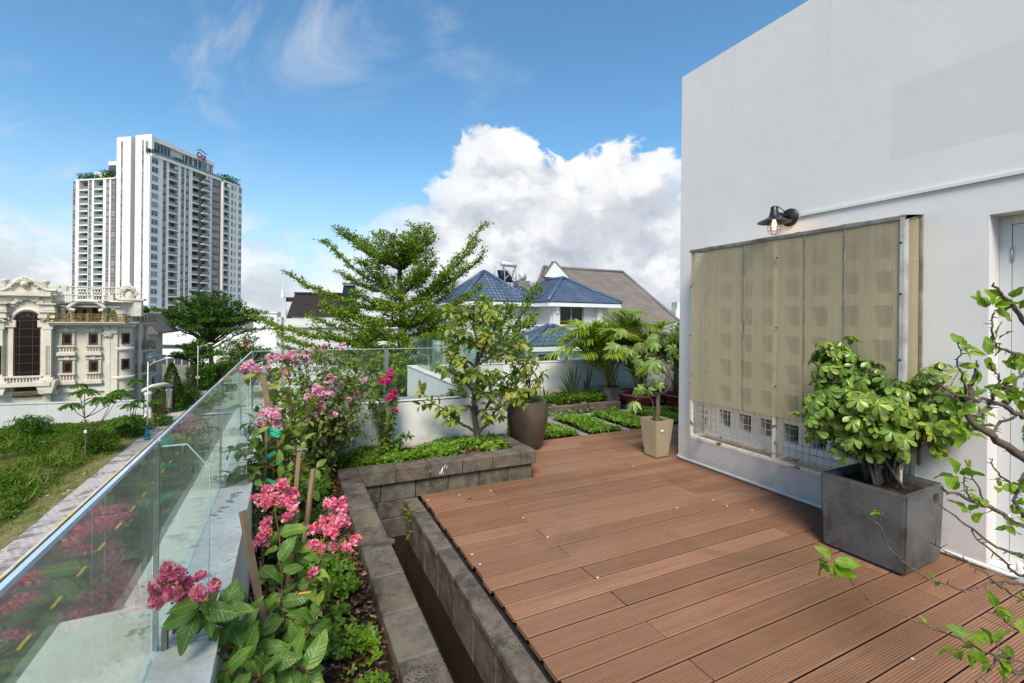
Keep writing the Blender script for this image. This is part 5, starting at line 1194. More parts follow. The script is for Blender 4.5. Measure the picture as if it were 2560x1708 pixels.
mC = thing('crape_myrtle', (0.22, 4.28, 0.2), 'wide airy pale pink bush in the planter corner against the wall', 'shrub', 'crape myrtles in the long planter'); root = Vector((0.22, 4.28, 0.2))
paths = []; LV = []; tips = []
for x, y, d in [(480, 300, 4.0), (560, 380, 3.9), (640, 330, 4.2), (720, 300, 4.1), (790, 430, 4.0), (840, 520, 4.1), (900, 480, 4.2), (950, 600, 4.15), (1000, 700, 4.1), (930, 870, 4.0), (880, 780, 3.8), (820, 660, 3.7), (700, 560, 3.7), (620, 620, 3.6), (560, 480, 3.8), (1040, 520, 4.2), (700, 450, 4.2), (760, 860, 3.75), (700, 920, 3.7), (600, 760, 3.6), (850, 950, 3.9), (520, 200, 4.2), (610, 230, 4.2), (970, 440, 4.25), (660, 700, 3.65), (540, 900, 3.6)]:
    e = Q(x, y, d); p = smooth_path([root, root.lerp(e, .35) + Vector((0, 0, .10)) + Vector(rng.normal(0, .04, 3)), root.lerp(e, .7) + Vector((0, 0, .06)) + Vector(rng.normal(0, .04, 3)), e], 4, 0.012)
    paths.append((p, 0.009, 0.002)); LV.append(opposite_leaves(p, 20, 0.05, 0.3, 1.0, 0.0, .9, 1.2, 2)); tips.append(e)
    pos, tan = along(p, 12, 0.3, 0.98)
    for q_, t in zip(pos, tan):
        e2 = q_ + (rand_dirs(1, .1)[0] + t * .3) * 0.2; tw = bez(q_, (q_ + e2) / 2 + np.array([0, 0, .02]), e2, 4); paths.append((tw, 0.0028, 0.0012)); LV.append(opposite_leaves(tw, 6, 0.045, 0.3, 1.0, 0, .9, 1.2, 2))
P, A, N, S = cat(LV); joined(mC, 'foliage', LEAF_OV, P, frames(A, N), S, M['lf_rose']); stems(mC, 'stems', paths, M['bark'], 5)
for x, y, r, n, d in [(640, 560, .085, 70, 3.75), (720, 520, .085, 70, 3.8), (690, 610, .075, 56, 3.7), (600, 590, .07, 50, 3.7), (760, 550, .06, 40, 3.8), (580, 600, .05, 24, 3.7), (800, 450, .045, 18, 4.0), (680, 390, .05, 16, 4.1), (840, 490, .035, 12, 4.1), (910, 860, .045, 22, 4.0), (705, 920, .04, 16, 3.7), (800, 820, .04, 16, 3.8), (795, 740, .03, 10, 3.7), (750, 690, .03, 10, 3.7), (550, 780, .04, 18, 3.6), (930, 610, .04, 14, 4.15), (985, 570, .05, 18, 4.2), (860, 690, .03, 8, 4.0), (655, 720, .035, 12, 3.6), (1035, 450, .035, 10, 4.2), (715, 180, .05, 18, 4.3), (845, 150, .04, 12, 4.3), (620, 230, .05, 18, 4.2), (565, 225, .05, 18, 4.2), (760, 290, .03, 8, 4.2)]:
    flower_cluster(mC, Q(x, y, d), r, r * .75, n, 0.020, M['pet_pink'], stam=n > 40)

mD = thing('climbing_rose', (0.86, 4.52, 0.2), 'narrow climbing shrub with magenta flowers tied against the white wall', 'climbing shrub'); root = Vector((0.86, 4.52, 0.2))
paths = []; LV = []; DD = 4.46
for pts in [[(1215, 1020), (1190, 900), (1150, 760), (1130, 620), (1170, 500), (1170, 440)], [(1225, 1020), (1240, 850), (1270, 700), (1240, 560), (1230, 430), (1225, 390)], [(1230, 1000), (1270, 800), (1300, 680), (1290, 600), (1300, 580)], [(1230, 1000), (1320, 960), (1340, 900), (1430, 905)], [(1225, 1000), (1180, 820), (1200, 640), (1190, 540)], [(1230, 980), (1210, 760), (1120, 680), (1100, 640)]]:
    p = smooth_path([root + Vector((random.uniform(-.03, .03), 0, 0))] + [Q(x, y, DD + random.uniform(-.06, .06)) for x, y in pts], 3, 0.01); paths.append((p, 0.005, 0.002)); LV.append(opposite_leaves(p, 34, 0.052, 0.12, 1.0, 0, .9, 1.5, 3))
P, A, N, S = cat(LV); joined(mD, 'foliage', LEAF_OV, P, frames(A, N), S, M['lf_myrtle']); stems(mD, 'stems', paths, M['stem_red'], 5)
for x, y, r, n in [(1225, 390, .05, 30), (1235, 430, .045, 26), (1225, 450, .04, 20), (1260, 575, .03, 14), (1305, 585, .04, 16), (1300, 680, .02, 6)]: flower_cluster(mD, Q(x, y, DD - .05), r, r, n, 0.024, M['pet_hot'], stam=False)
for (x0, y0), (x1, y1), w_, lb in [((1175, 430), (1160, 1060), .014, 'left cane stake of the climbing shrub by the wall'), ((1240, 450), (1228, 1060), .022, 'right wooden stake of the climbing shrub by the wall')]:
    a, c = Q(x0, y0, DD), Q(x1, y1, DD); stake(to_ground(a, c), a, w_, lb)

# ================================================================== GROUND COVER
sprig = merge_templates([xform(leaf_template([(0, 0.02), (0.5, 0.26), (0.85, 0.22), (1, 0)], 0.3, 0.15), R(a), 0.25, 1.0) for a in (-100, -35, 35, 100)])
def ground_cover(name, label, pts, size, hgt, mat='lf_peanut'):
    n = len(pts); p = pts.copy(); p[:, 2] += rng.uniform(0.25, 1.0, n) * hgt
    V, F = scatter(sprig, p, frames(rand_dirs(n, 0.25, 0.5), rand_dirs(n, 1.6)), rng.uniform(0.75, 1.25, n) * size)
    return tag(mesh_np(name, V, F, M[mat]), label, 'ground cover', kind='stuff')
def clumped(area, n, z, centers, spread):
    x0, x1, y0, y1 = area; c = np.stack([rng.uniform(x0, x1, centers), rng.uniform(y0, y1, centers)], 1); k = rng.integers(0, centers, n)
    q = c[k] + rng.normal(0, spread, (n, 2)); m = (q[:, 0] > x0) & (q[:, 0] < x1) & (q[:, 1] > y0) & (q[:, 1] < y1); q = q[m]
    return np.column_stack([q, np.full(len(q), z)])
pk = np.concatenate([clumped((0.10, 0.33, 1.0, 2.35), 620, 0.20, 20, 0.05), clumped((0.0, 0.31, 2.3, 4.5), 1900, 0.205, 46, 0.055)])
ground_cover('ground_cover', 'bright green four-leaved ground cover along the long stone planter', pk, 0.024, 0.085)
ground_cover('ground_cover', 'bright green ground cover under the small tree along the white wall', clumped((0.39, 2.03, 4.15, 4.65), 3000, 0.21, 44, 0.055), 0.026, 0.09)
g1 = np.concatenate([clumped((a, c, 5.14, 6.19), 1500, 0.0, 40, 0.08) for a, c in ((2.5, 3.52), (3.73, 4.24), (4.45, 4.96), (5.17, 5.70))])
g1b = np.concatenate([clumped((a, c, 6.32, 6.45), 200, 0.0, 20, 0.06) for a, c in ((2.5, 5.2),)] + [clumped((5.87, 6.8, 5.14, 6.1), 1400, 0.0, 50, .08)])
ground_cover('ground_cover', 'yellow-green ground cover filling the squares between the paver strips', np.concatenate([g1, g1b]), 0.030, 0.055)
ground_cover('ground_cover', 'darker green ground cover on the raised bed below the far wall', np.concatenate([clumped((2.4, 4.56, 6.61, 7.2), 2600, 0.09, 80, .08), clumped((4.4, 5.15, 6.61, 7.1), 1500, 0.09, 30, .08)]), 0.036, 0.13, 'lf_weed')
# weeds in the trench
gw = thing('trench_weed', (0.905, 3.75, -0.05), 'small grassy weed sprouting from the head of the trench', 'weed'); n = 26
P = np.array([0.905, 3.75, -0.08]) + rng.normal(0, 1, (n, 3)) * np.array([.02, .07, .07]); joined(gw, 'blades', LEAFN, P, frames(rand_dirs(n, .2) + np.array([-.5, 0, .2]), rand_dirs(n, 1)), rng.uniform(.04, .09, n), M['lf_peanut'])

# ================================================================== BRANCHY TREE REACHING IN FROM THE RIGHT
hub = ond(2690, 1250, 1.60); foot = Vector((hub.x + 0.42, hub.y - 0.30, 0.30))
bt = thing('bonsai_tree', (foot.x, foot.y, 0.28), 'thorny bare-branched bonsai with few bright leaves reaching in from right edge', 'tree')
A3 = lambda x, y, d=1.62: ond(2100 + x / 3.137, 660 + y / 3.137, d); A4 = lambda x, y, d=1.62: ond(2000 + x / 2.861, 1160 + y / 2.861, d)
B = [([foot, hub + Vector((.22, -.16, -.28)), hub, A3(1443, 1530), A3(1180, 1350), A3(1000, 1190), A3(1030, 1000), A3(1060, 850), A3(1070, 760)], .030, .004),
     ([A3(1010, 1200), A3(930, 1110), A3(880, 1020, 1.66), A3(760, 930, 1.7), A3(665, 868, 1.72)], .011, .002),
     ([A3(985, 1020), A3(960, 900, 1.58), A3(940, 700, 1.56), A3(935, 600, 1.56)], .006, .002),
     ([hub, A3(1560, 1300), A3(1443, 1200), A3(1290, 1120), A3(1150, 1070), A3(1020, 1060), A3(880, 1010, 1.6)], .017, .004),
     ([hub, ond(2680, 1000, 1.62), ond(2620, 860, 1.62), A3(1443, 440), A3(1330, 300), A3(1240, 210), A3(1205, 150)], .018, .004),
     ([ond(2640, 920, 1.62), A3(1443, 720), A3(1330, 680), A3(1220, 630), A3(1190, 520), A3(1215, 380)], .009, .003),
     ([A3(1310, 1130), A3(1320, 1050), A3(1300, 970), A3(1280, 940)], .010, .006), ([A3(1310, 1010), A3(1370, 930), A3(1440, 860), A3(1500, 800)], .006, .003),
     ([A3(1060, 1200), A3(1150, 1130), A3(1200, 1060), A3(1190, 1020)], .009, .005), ([A3(1230, 980), A3(1240, 900), A3(1200, 820), A3(1180, 770)], .005, .003),
     ([A3(1180, 1350), A3(1260, 1250, 1.66), A3(1380, 1180, 1.7), A3(1480, 1150, 1.7)], .008, .004),
     ([ond(2680, 1330, 1.6), A4(1602, 440), A4(1400, 330), A4(1220, 260), A4(1060, 190), A4(990, 165)], .013, .004),
     ([ond(2700, 1420, 1.6), A4(1602, 660), A4(1400, 590), A4(1230, 460), A4(1100, 370), A4(1000, 290), A4(935, 255)], .008, .0015),
     ([ond(2700, 1430, 1.6), A4(1602, 800), A4(1450, 690), A4(1300, 560), A4(1220, 450)], .008, .002),
     ([ond(2700, 1500, 1.6), A4(1602, 870), A4(1450, 845), A4(1320, 860), A4(1240, 895), A4(1140, 912)], .006, .002),
     ([ond(2700, 1560, 1.5), A4(1602, 980), A4(1480, 900), A4(1330, 790), A4(1180, 700, 1.65), A4(930, 560, 1.8)], .007, .002),
     ([A4(1180, 905, 1.62), A4(930, 830), A4(800, 740), A4(700, 660), A4(640, 600), A4(580, 480), A4(572, 400), A4(590, 350)], .005, .0025),
     ([ond(2700, 1640, 1.4), A4(1602, 1500, 1.4), A4(1420, 1390, 1.4), A4(1290, 1335, 1.4)], .009, .003), ([A4(1300, 1335, 1.4), A4(1080, 1230, 1.45), A4(820, 1130, 1.5), A4(560, 1030, 1.5), A4(420, 900, 1.5), A4(330, 800, 1.5), A4(240, 720, 1.5)], .0035, .0014),
     ([A4(1420, 1390, 1.4), A4(1340, 1490, 1.4), A4(1260, 1568, 1.4)], .005, .002), ([A4(1602, 1420, 1.4), A4(1500, 1390, 1.4), A4(1440, 1330, 1.4), A4(1400, 1270, 1.4)], .004, .002), ([A4(1500, 1390, 1.4), A4(1470, 1500, 1.4), A4(1450, 1600, 1.4)], .004, .002),
     ([ond(2680, 1480, 1.5), A4(1602, 1190, 1.5), A4(1450, 1090, 1.5), A4(1330, 1060, 1.5)], .004, .002),
     ([A4(1560, 200), A4(1480, 120), A4(1400, 40), A4(1380, -40)], .006, .002), ([A4(1600, 380), A4(1540, 280), A4(1560, 180), A4(1602, 60)], .010, .004), ([A4(1400, 330), A4(1300, 230), A4(1230, 60), A4(1190, -30)], .005, .002), ([A4(1220, 260), A4(1180, 140), A4(1160, 30)], .004, .0015)]
paths = []; spurs = []
for pts, r0, r1 in B:
    r0 *= .72; p = smooth_path(pts, 4, 0.0035); paths.append((p, r0, r1 * .8)); pos, tan = along(p, int(6 + 30 * r0 / .01), 0.1, 0.95)
    if r0 < .009 and len(p) > 8:
        for q_ in along(p, 5, 0.25, 1.0)[0]: spurs.append(q_)
    for q_, t in zip(pos, tan):
        if random.random() < 0.55: e = q_ + np.cross(t, rand_dirs(1)[0]) * rng.uniform(.008, .03); paths.append(([q_, (q_ + e) / 2, e], 0.0022, 0.0008))
stems(bt, 'branches', paths, M['barkpale'], 6)
P = []; A = []; N = []; S = []
for p, n, L in [(A4(225, 690, 1.5), 6, .062), (A4(200, 790, 1.5), 3, .045), (A4(1215, 350), 5, .05), (A4(1120, 80), 6, .06), (A4(1230, 1250, 1.4), 3, .05), (A4(1170, 1340, 1.4), 4, .055), (A4(1380, 1290, 1.4), 4, .055), (A4(1400, 1030, 1.5), 4, .05), (A4(1530, 1120, 1.5), 5, .04), (A4(1490, 440), 5, .04), (A4(1540, 370), 4, .04), (A4(1560, 140), 5, .05), (A4(1420, 170), 3, .045), (A4(585, 350), 3, .028), (A4(1590, 690), 4, .05),
        (A3(1190, 350), 6, .065), (A3(1300, 260), 4, .05), (A3(1400, 330), 5, .055), (A3(950, 650, 1.56), 5, .05), (A3(1240, 600), 5, .055), (A3(1150, 720), 6, .055), (A3(1380, 850), 5, .055), (A3(1180, 990), 5, .05), (A3(1410, 1060), 5, .055), (A3(960, 1110), 5, .05), (A3(1410, 1340), 4, .06), (A3(1000, 1330), 5, .05), (A3(930, 1260), 4, .05), (A3(1420, 700), 4, .05), (A3(1330, 1000), 4, .05), (A3(1080, 820), 4, .05), (A3(900, 1180), 4, .05)]:
    p = np.array(p)
    for k in range(n):
        a = rand_dirs(1, 0.1)[0]; P.append(p + a * L * .15); A.append(a + np.array([0, 0, .1])); N.append(rand_dirs(1, .9)[0] + np.array([-.3, -.4, .2])); S.append(L * rng.uniform(.8, 1.2))
for p in spurs[:: 5]:
    for k in range(3):
        a = rand_dirs(1, 0.2)[0]; P.append(p + a * .006); A.append(a); N.append(rand_dirs(1, .9)[0]); S.append(rng.uniform(.022, .045))
leaf_objs(bt, leaf_mesh('bright_leaf', LEAF_OVX, M['lf_bright_v']), P, frames(np.array(A), np.array(N)), S)
MB().lathe([(0, -.28), (.15, -.28), (.2, -.18), (.23, -.04), (.235, .02), (.215, .02), (.21, -.01), (0, 0)], 32).build('pot', M['urn'], bt)

# ================================================================== STREET LEVEL
G = -12.0
def sheet(name, x0, x1, y0, y1, z, mat, nx=2, ny=2, amp=0.0):
    X, Y = np.meshgrid(np.linspace(x0, x1, nx), np.linspace(y0, y1, ny)); Z = np.full(X.shape, z, float)
    if amp: Z += amp * (np.sin(X * .7 + Y * .31) + np.sin(Y * .53 - X * .41) + rng.normal(0, .5, X.shape)) * .5
    i = np.arange(nx * ny).reshape(ny, nx); F = np.stack([i[:-1, :-1], i[:-1, 1:], i[1:, 1:], i[1:, :-1]], -1).reshape(-1, 4)
    return tag(mesh_np(name, np.stack([X, Y, Z], -1).reshape(-1, 3), F, mat, smooth=True), kind='structure')
sheet('ground', -2500, 2500, -2500, 2500, G - 0.06, M['ground'])
road = sheet('road', -12.95, -6.3, -60, 150, G - 0.02, M['asphalt'])
sheet('pavement', -14.6, -13.16, -60, 150, G + 0.10, M['paving'], 8, 400, 0.012)
sheet('pavement', -6.1, -3.0, -60, 150, G + 0.10, M['paving'])
sheet('verge', -17.2, -14.55, -20, 150, G + 0.09, M['verge'], 14, 300, 0.05)
dash0 = None; y = 16.6
while y < 140:
    if dash0 is None: dash0 = MB().box(-0.075, 0.075, -0.53, 0.53, 0, 0.004).build('lane_dash', M['yellowline'], road); o = dash0
    else: o = copy_part(dash0, road)
    o.location = (-9.7, y + 0.5, G - 0.016); y += 2.93
kerb = thing('kerb', (-13.05, 40, G), 'cream painted concrete kerb along the street pavement', 'kerb'); k0 = None
y = 24.0
while y < 130:
    if k0 is None: k0 = MB().box(-0.10, 0.10, -0.492, 0.492, -0.02, 0.14).build('kerb_stone', M['kerb'], kerb, bevel=0.015); o = k0; k1 = MB().box(-0.10, 0.10, -0.492, 0.492, -0.02, 0.14).build('kerb_stone', M['kerbyellow'], kerb, bevel=0.015); k1.location = (0, -17, 0)
    else:
        o = copy_part(k0, kerb)
        if int(y) % 9 in (3, 4, 5): o.data = k1.data
    o.location = (random.uniform(-.01, .01), y - 40, random.uniform(-.006, .006)); y += 1.0
def street_lamp(x, y, lab):
    t = thing('street_lamp', (x, y, G + 0.1), lab, 'street lamp', 'street lamps along the pavement')
    MB().lathe([(0, 0), (0.30, 0), (0.30, 0.12), (0.22, 0.2), (0.20, 0.5), (0.25, 0.6), (0.22, 0.7), (0.17, 0.8), (0.16, 1.5), (0.20, 1.55), (0.19, 1.62), (0.12, 1.7)], 16).build('base', M['teal'], t)
    MB().tube([(0, 0, 1.6), (0, 0, 5), (0, 0, 8.4)], [0.085, 0.07, 0.045], 10).build('pole', M['white'], t, fix=False)
    MB().tube([(0, 0, 7.9), (0.5, 0, 8.35), (1.3, 0, 8.65), (1.9, 0, 8.75)], 0.03, 8).build('arm', M['white'], t, fix=False)
    MB().tube([(1.3, 0, 8.66), (1.55, 0, 8.78), (1.9, 0, 8.80), (2.25, 0, 8.76)], [0.03, 0.08, 0.09, 0.04], 8).build('lamp_head', M['white'], t, fix=False)
    MB().box(-0.30, 0.30, -0.05, 0.05, 2.85, 3.25).build('notice_board', M['white'], t)
street_lamp(-13.6, 61.9, 'white street lamp with teal base nearest on the pavement'); street_lamp(-13.7, 93.2, 'white street lamp with teal base farther up the pavement')

# ================================================================== ORNATE MANSION
FY = 77.0
def fp(x, y, Y=FY):                       # measured facade point -> (X, Z)
    p = ony(x / 3.9208, 680 + y / 3.9208, Y); return p.x, p.z
man = thing('ornate_mansion', (fp(600, 0)[0], FY, G), 'ornate cream classical mansion with balustrades, arched window and gilded balcony', 'mansion'); oM = man.location.copy()
def mbuild(b, nm, mat, par=None, **k):
    o = b.build(nm, M[mat], par or man, **k); o.data.transform(Matrix.Translation(-oM)); return o
def fbox(x0, x1, y0, y1, d0, d1, b=None, Y=FY):
    """box on the facade: crop coords, depth d0..d1 in front of the wall plane (towards the camera)"""
    b = b or MB(); X0, Z1 = fp(x0, y0, Y); X1, Z0 = fp(x1, y1, Y); b.box(X0, X1, Y - d1, Y - d0, Z0, Z1); return b
X_R = fp(1160, 0)[0]; ZT = fp(600, 300)[1]; ZB = fp(600, 500)[1]
b = MB(); XL = fp(0, 0)[0] - 9
b.box(XL, X_R, FY, FY + 9, G, ZB); b.box(XL, X_R, FY + 3.2, FY + 9, ZB + 0.001, fp(600, 320)[1])       # main body, recessed top storey
mbuild(b, 'wall', 'cream')
b = MB(); b.box(XL, fp(530, 0)[0], FY - 0.55, FY + 3.1, G, fp(0, 190)[1]); mbuild(b, 'bay_wall', 'cream')
# rounded corner tower and street side
b = MB(); rc = (fp(1280, 0)[0] - X_R); b.lathe([(rc, G), (rc, ZT)], 24, (X_R, FY + rc * 0.9, 0)); mbuild(b, 'corner_turret', 'cream')
b = MB(); b.box(X_R + 0.1, X_R + rc * 0.92, FY + 2.5, FY + 9, G, ZT - .05); mbuild(b, 'side_wall', 'cream')
# balusters
bal_prof = [(0.10, 0), (0.10, .06), (0.05, .10), (0.065, .2), (0.105, .34), (0.09, .46), (0.05, .62), (0.045, .74), (0.06, .8), (0.10, .86), (0.10, 1.0)]
bal0 = None
def balustrade(x0, x1, y0, y1, proud, n, pedestals=True, Yp=FY):
    global bal0
    X0, Z1 = fp(x0, y0, Yp); X1, Z0 = fp(x1, y1, Yp); h = Z1 - Z0; yy = Yp - proud
    b = MB(); b.box(X0 - .1, X1 + .1, yy - .16, yy + .16, Z1 - h * .17, Z1); b.box(X0 - .1, X1 + .1, yy - .17, yy + .17, Z0, Z0 + h * .13)
    if pedestals:
        for X in (X0, X1): b.box(X - .28, X + .28, yy - .19, yy + .19, Z0 + .001, Z1 + .04)
    mbuild(b, 'balustrade_rail', 'creamtrim')
    for i in range(n):
        X = X0 + (X1 - X0) * (i + .5 + (.5 if pedestals else 0) * 0) / n
        if bal0 is None: bal0 = MB().lathe(bal_prof, 8).build('baluster', M['creamtrim'], man); o = bal0
        else: o = copy_part(bal0, man)
        hh = h * .70; o.location = Vector((X, yy, Z0 + h * .13)) - oM; o.scale = (hh * 1.35, hh * 1.35, hh)
balustrade(590, 1165, 130, 205, -1.2, 20); balustrade(595, 1095, 215, 285, 0.3, 19); balustrade(60, 440, 1018, 1090, 0.95, 12, False)
for x0, x1, y0, y1 in ((590, 735, 720, 790), (850, 992, 718, 788), (592, 738, 992, 1068), (850, 992, 982, 1060)): balustrade(x0, x1, y0, y1, 0.35, 5, False)
b = MB(); fbox(570, 752, 790, 815, 0, .62, b); fbox(832, 1005, 786, 812, 0, .62, b); fbox(575, 752, 1068, 1095, 0, .62, b); fbox(832, 1010, 1060, 1085, 0, .62, b)
mbuild(b, 'balconette', 'creamtrim')
# small red windows with surrounds
for x0, x1, y0, y1 in ((620, 708, 605, 712), (880, 963, 605, 710), (624, 711, 880, 988), (881, 966, 874, 978)):
    wn = mbuild(fbox(x0, x1, y0, y1, 0.02, 0.14), 'window', 'redwood'); dxx = (x1 - x0) * .2
    mbuild(fbox(x0 + dxx, x1 - dxx, y0 + dxx, y1 - dxx, 0.13, 0.155), 'pane', 'winglass', wn)
    b = MB(); fbox(x0 - 28, x0 - 6, y0 - 10, y1, 0, .22, b); fbox(x1 + 6, x1 + 28, y0 - 10, y1, 0, .22, b); fbox(x0 - 45, x1 + 40, y0 - 40, y0 - 22, 0, .34, b); fbox(x0 + 20, x1 - 20, y0 - 52, y0 - 20, 0, .42, b)
    for k in range(7): yy = y0 + (y1 - y0) * k / 7; fbox(x0 - 32, x0 - 6, yy, yy + 6, .2201, .28, b); fbox(x1 + 6, x1 + 32, yy, yy + 6, .2201, .28, b)
    mbuild(b, 'window_surround', 'creamtrim')
# great arched window
YB = FY - 0.55
def arch(x0, x1, ytop, ybot, grow=0.0, n=16):
    X0, Zt = fp(x0, ytop, YB); X1, Zb = fp(x1, ybot, YB); c = (X0 + X1) / 2; r = (X1 - X0) / 2 + grow; zs = Zt + grow - r
    return [(c - r, Zb), (c + r, Zb)] + [(c + r * math.cos(math.pi * k / n), zs + r * math.sin(math.pi * k / n)) for k in range(n + 1)], c, r, zs, Zb
poly, c_, r_, zs, Zb = arch(150, 400, 385, 1018); wn = mbuild(MB().prism(poly, YB - 0.10, YB - 0.02), 'arched_window', 'redwood')
poly2, *_ = arch(160, 390, 395, 1010, -0.05); mbuild(MB().prism(poly2, YB - 0.13, YB - 0.101), 'pane', 'winglass', wn)
b = MB(); w_ = 0.075
for x in (207, 335): X = fp(x, 0, YB)[0]; b.bar((X, YB - .15, Zb), (X, YB - .15, zs + .15), w_, .06)
for y_ in (475, 558, 640, 728, 812, 900, 990): Z = fp(0, y_, YB)[1]; b.bar((c_ - r_, YB - .152, Z), (c_ + r_, YB - .152, Z), w_ * .8, .06)
for a in (45, 90, 135): b.bar((c_ + .52 * r_ * math.cos(R(a)), YB - .15, zs + .52 * r_ * math.sin(R(a))), (c_ + r_ * .98 * math.cos(R(a)), YB - .15, zs + r_ * .98 * math.sin(R(a))), w_, .06, up=(0, 1, 0))
b.tube([(c_ + .52 * r_ * math.cos(R(a)), YB - .15, zs + .52 * r_ * math.sin(R(a))) for a in range(0, 181, 15)], .045, 5)
b.tube([(c_ + r_ * math.cos(R(a)), YB - .15, zs + r_ * math.sin(R(a))) for a in range(0, 181, 10)], .08, 5); b.bar((c_ - r_, YB - .15, Zb), (c_ - r_, YB - .15, zs), .15, .1, up=(0, 1, 0)); b.bar((c_ + r_, YB - .15, Zb), (c_ + r_, YB - .15, zs), .15, .1, up=(0, 1, 0))
mbuild(b, 'mullion', 'redwood', wn)
b = MB(); b.tube([(c_ + r_ * 1.22 * math.cos(R(a)), YB - .05, zs + r_ * 1.22 * math.sin(R(a))) for a in range(0, 181, 10)], .22, 8)
for s in (-1, 1): b.bar((c_ + s * r_ * 1.22, YB - .1, Zb), (c_ + s * r_ * 1.22, YB - .1, zs), .42, .4, up=(0, 1, 0)); b.box(c_ + s * r_ * 1.25 - .5, c_ + s * r_ * 1.25 + .5, YB - .45, YB, zs - .75, zs + .1)
mbuild(b, 'arch_surround', 'creamtrim')
def scrollwork(cx, cz, rx, rz, n, yy, rad=.16):
    b = MB()
    for i in range(n):
        t = (i + .5) / n; x = cx + (t * 2 - 1) * rx; z = cz + rz * (1 - (t * 2 - 1) ** 2) + random.uniform(-.1, .1); r0 = random.uniform(.22, .42); s = random.choice((-1, 1))
        b.tube([(x + s * r0 * (1 - k / 13) * math.cos(k * .55), yy - .06 - k * .012, z + r0 * (1 - k / 13) * math.sin(k * .55)) for k in range(12)], rad * .75, 5)
    return b
mbuild(scrollwork(c_, zs + r_ * 1.22 + .25, r_ * 1.25, 1.1, 13, YB - .1), 'scroll_ornament', 'creamtrim'); mbuild(scrollwork(c_, zs + r_ * 1.5 + .6, r_ * .8, .7, 8, YB - .12), 'scroll_ornament', 'creamtrim')
# pilasters and columns of the bay
for x0, x1 in ((-160, -70), (0, 60), (432, 530)):
    b = MB(); X0, Zt = fp(x0, 560, YB); X1, Zb2 = fp(x1, 1060, YB); b.box(X0 + .15, X1 - .15, YB - .5, YB, Zb2, Zt)
    for k in range(5): X = X0 + .35 + (X1 - X0 - .7) * k / 4; b.box(X - .05, X + .05, YB - .56, YB - .501, Zb2 + .8, Zt - 2.0)
    b.box(X0 - .1, X1 + .1, YB - .7, YB, Zb2 - .5, Zb2 + .4); mbuild(b, 'pilaster', 'creamtrim')
    b = MB()
    for (ya, yb, g) in ((375, 392, .35), (392, 420, .15), (420, 450, .3), (450, 560, .0), (300, 312, .4), (312, 345, .12), (345, 372, .25)):
        _, za = fp(0, ya, YB); _, zb = fp(0, yb, YB); b.box(X0 - g, X1 + g, YB - .55 - g, YB, zb, za)
    mbuild(b, 'capital', 'creamtrim'); mbuild(scrollwork((X0 + X1) / 2, fp(0, 480, YB)[1], .5, .3, 4, YB - .55), 'scroll_ornament', 'creamtrim')
    b = MB(); _, za = fp(0, 1070, YB); b.prism([(X0 - .5, za), (X1 + .5, za), (X1 + .1, za - 1.6), (X0 - .1, za - 1.6)], YB - 1.0, YB); mbuild(b, 'bracket', 'creamtrim')
b = MB(); _, za = fp(0, 1088, YB); b.box(XL, fp(562, 0)[0], YB - 1.15, YB, za - .45, za); _, za = fp(0, 1180, YB); b.box(XL, fp(600, 0)[0], YB - .2, YB, za - .5, za)
_, za = fp(0, 1160); b.box(fp(545, 0)[0], X_R, FY - .25, FY, za - .6, za); mbuild(b, 'base_moulding', 'creamtrim')
wn = mbuild(fbox(140, 415, 1118, 1216, .02, .12, Y=YB), 'window', 'redwood'); mbuild(fbox(160, 398, 1128, 1180, .121, .14, Y=YB), 'pane', 'winglass', wn)
b = MB(); zz = fp(0, 1192, YB)[1]
for k in range(16): X = fp(150 + k * 17, 0, YB)[0]; b.tube([(X, YB - .3, zz - .6), (X, YB - .3, zz)], .05, 5)
mbuild(b, 'window_grille', 'bronze', wn)
# swan-neck pediment with crest
b = MB(); pts = [(-40, 185), (60, 178), (130, 140), (180, 95), (215, 78)]
for sgn in (1, -1):
    P_ = [fp(270 - sgn * (270 - x), y_, YB) for x, y_ in pts]; P_ = smooth_path([(x, YB - .55, z) for x, z in P_], 4)
    b.tube(P_, .17, 8); b.tube([p + Vector((0, .15, -.26)) for p in P_], .15, 8); b.tube([p + Vector((0, .2, -.52)) for p in P_], .12, 6)
_, za = fp(0, 200, YB); b.box(XL, fp(545, 0)[0], YB - .7, YB, za - .35, za + .1); _, za = fp(0, 225, YB); b.box(XL, fp(540, 0)[0], YB - .4, YB, za - .2, za + .1)
X0, za = fp(150, 238, YB); X1, _ = fp(390, 0, YB); b.box(X0, X1, YB - .35, YB, za - .35, za)
mbuild(b, 'pediment', 'creamtrim')
cur = [fp(x, y_ + 10, YB) for x, y_ in pts] + [fp(540 - x, y_ + 10, YB) for x, y_ in reversed(pts)]; zb_ = fp(0, 205, YB)[1]
mbuild(MB().prism([(cur[0][0], zb_)] + cur + [(cur[-1][0], zb_)], YB - .35, YB + 1.0), 'tympanum', 'cream')
X0, Z0 = fp(265, 120, YB); b = MB(); b.lathe([(0, -.3), (.3, -.28), (.42, 0), (.3, .25), (0, .3)], 14, (0, 0, 0)); o = mbuild(b, 'crest', 'creamtrim'); o.data.transform(Matrix.Translation(oM)); o.rotation_euler = (R(90), 0, 0); o.location = Vector((X0, YB - .6, Z0)) - oM
mbuild(scrollwork(X0, Z0 - .5, 1.4, 1.0, 14, YB - .45, .13), 'scroll_ornament', 'creamtrim')
b = MB()
for x, y_ in ((35, 85), (435, 100)):
    X, Z = fp(x, y_, YB); b.lathe([(.2, -1.2), (.2, -.4), (.38, .0), (.42, .12), (.16, .2), (0, .35)], 12, (X, YB + .4, Z)); b.box(X - .5, X + .5, YB, YB + .9, Z - 2, Z - 1.2)
X0_, zt = fp(-80, 100, YB + .6); X1_, zb2 = fp(590, 130, YB + .6); b.box(X0_, X1_, YB + .3, YB + .8, zb2 - .1, zt - .5)
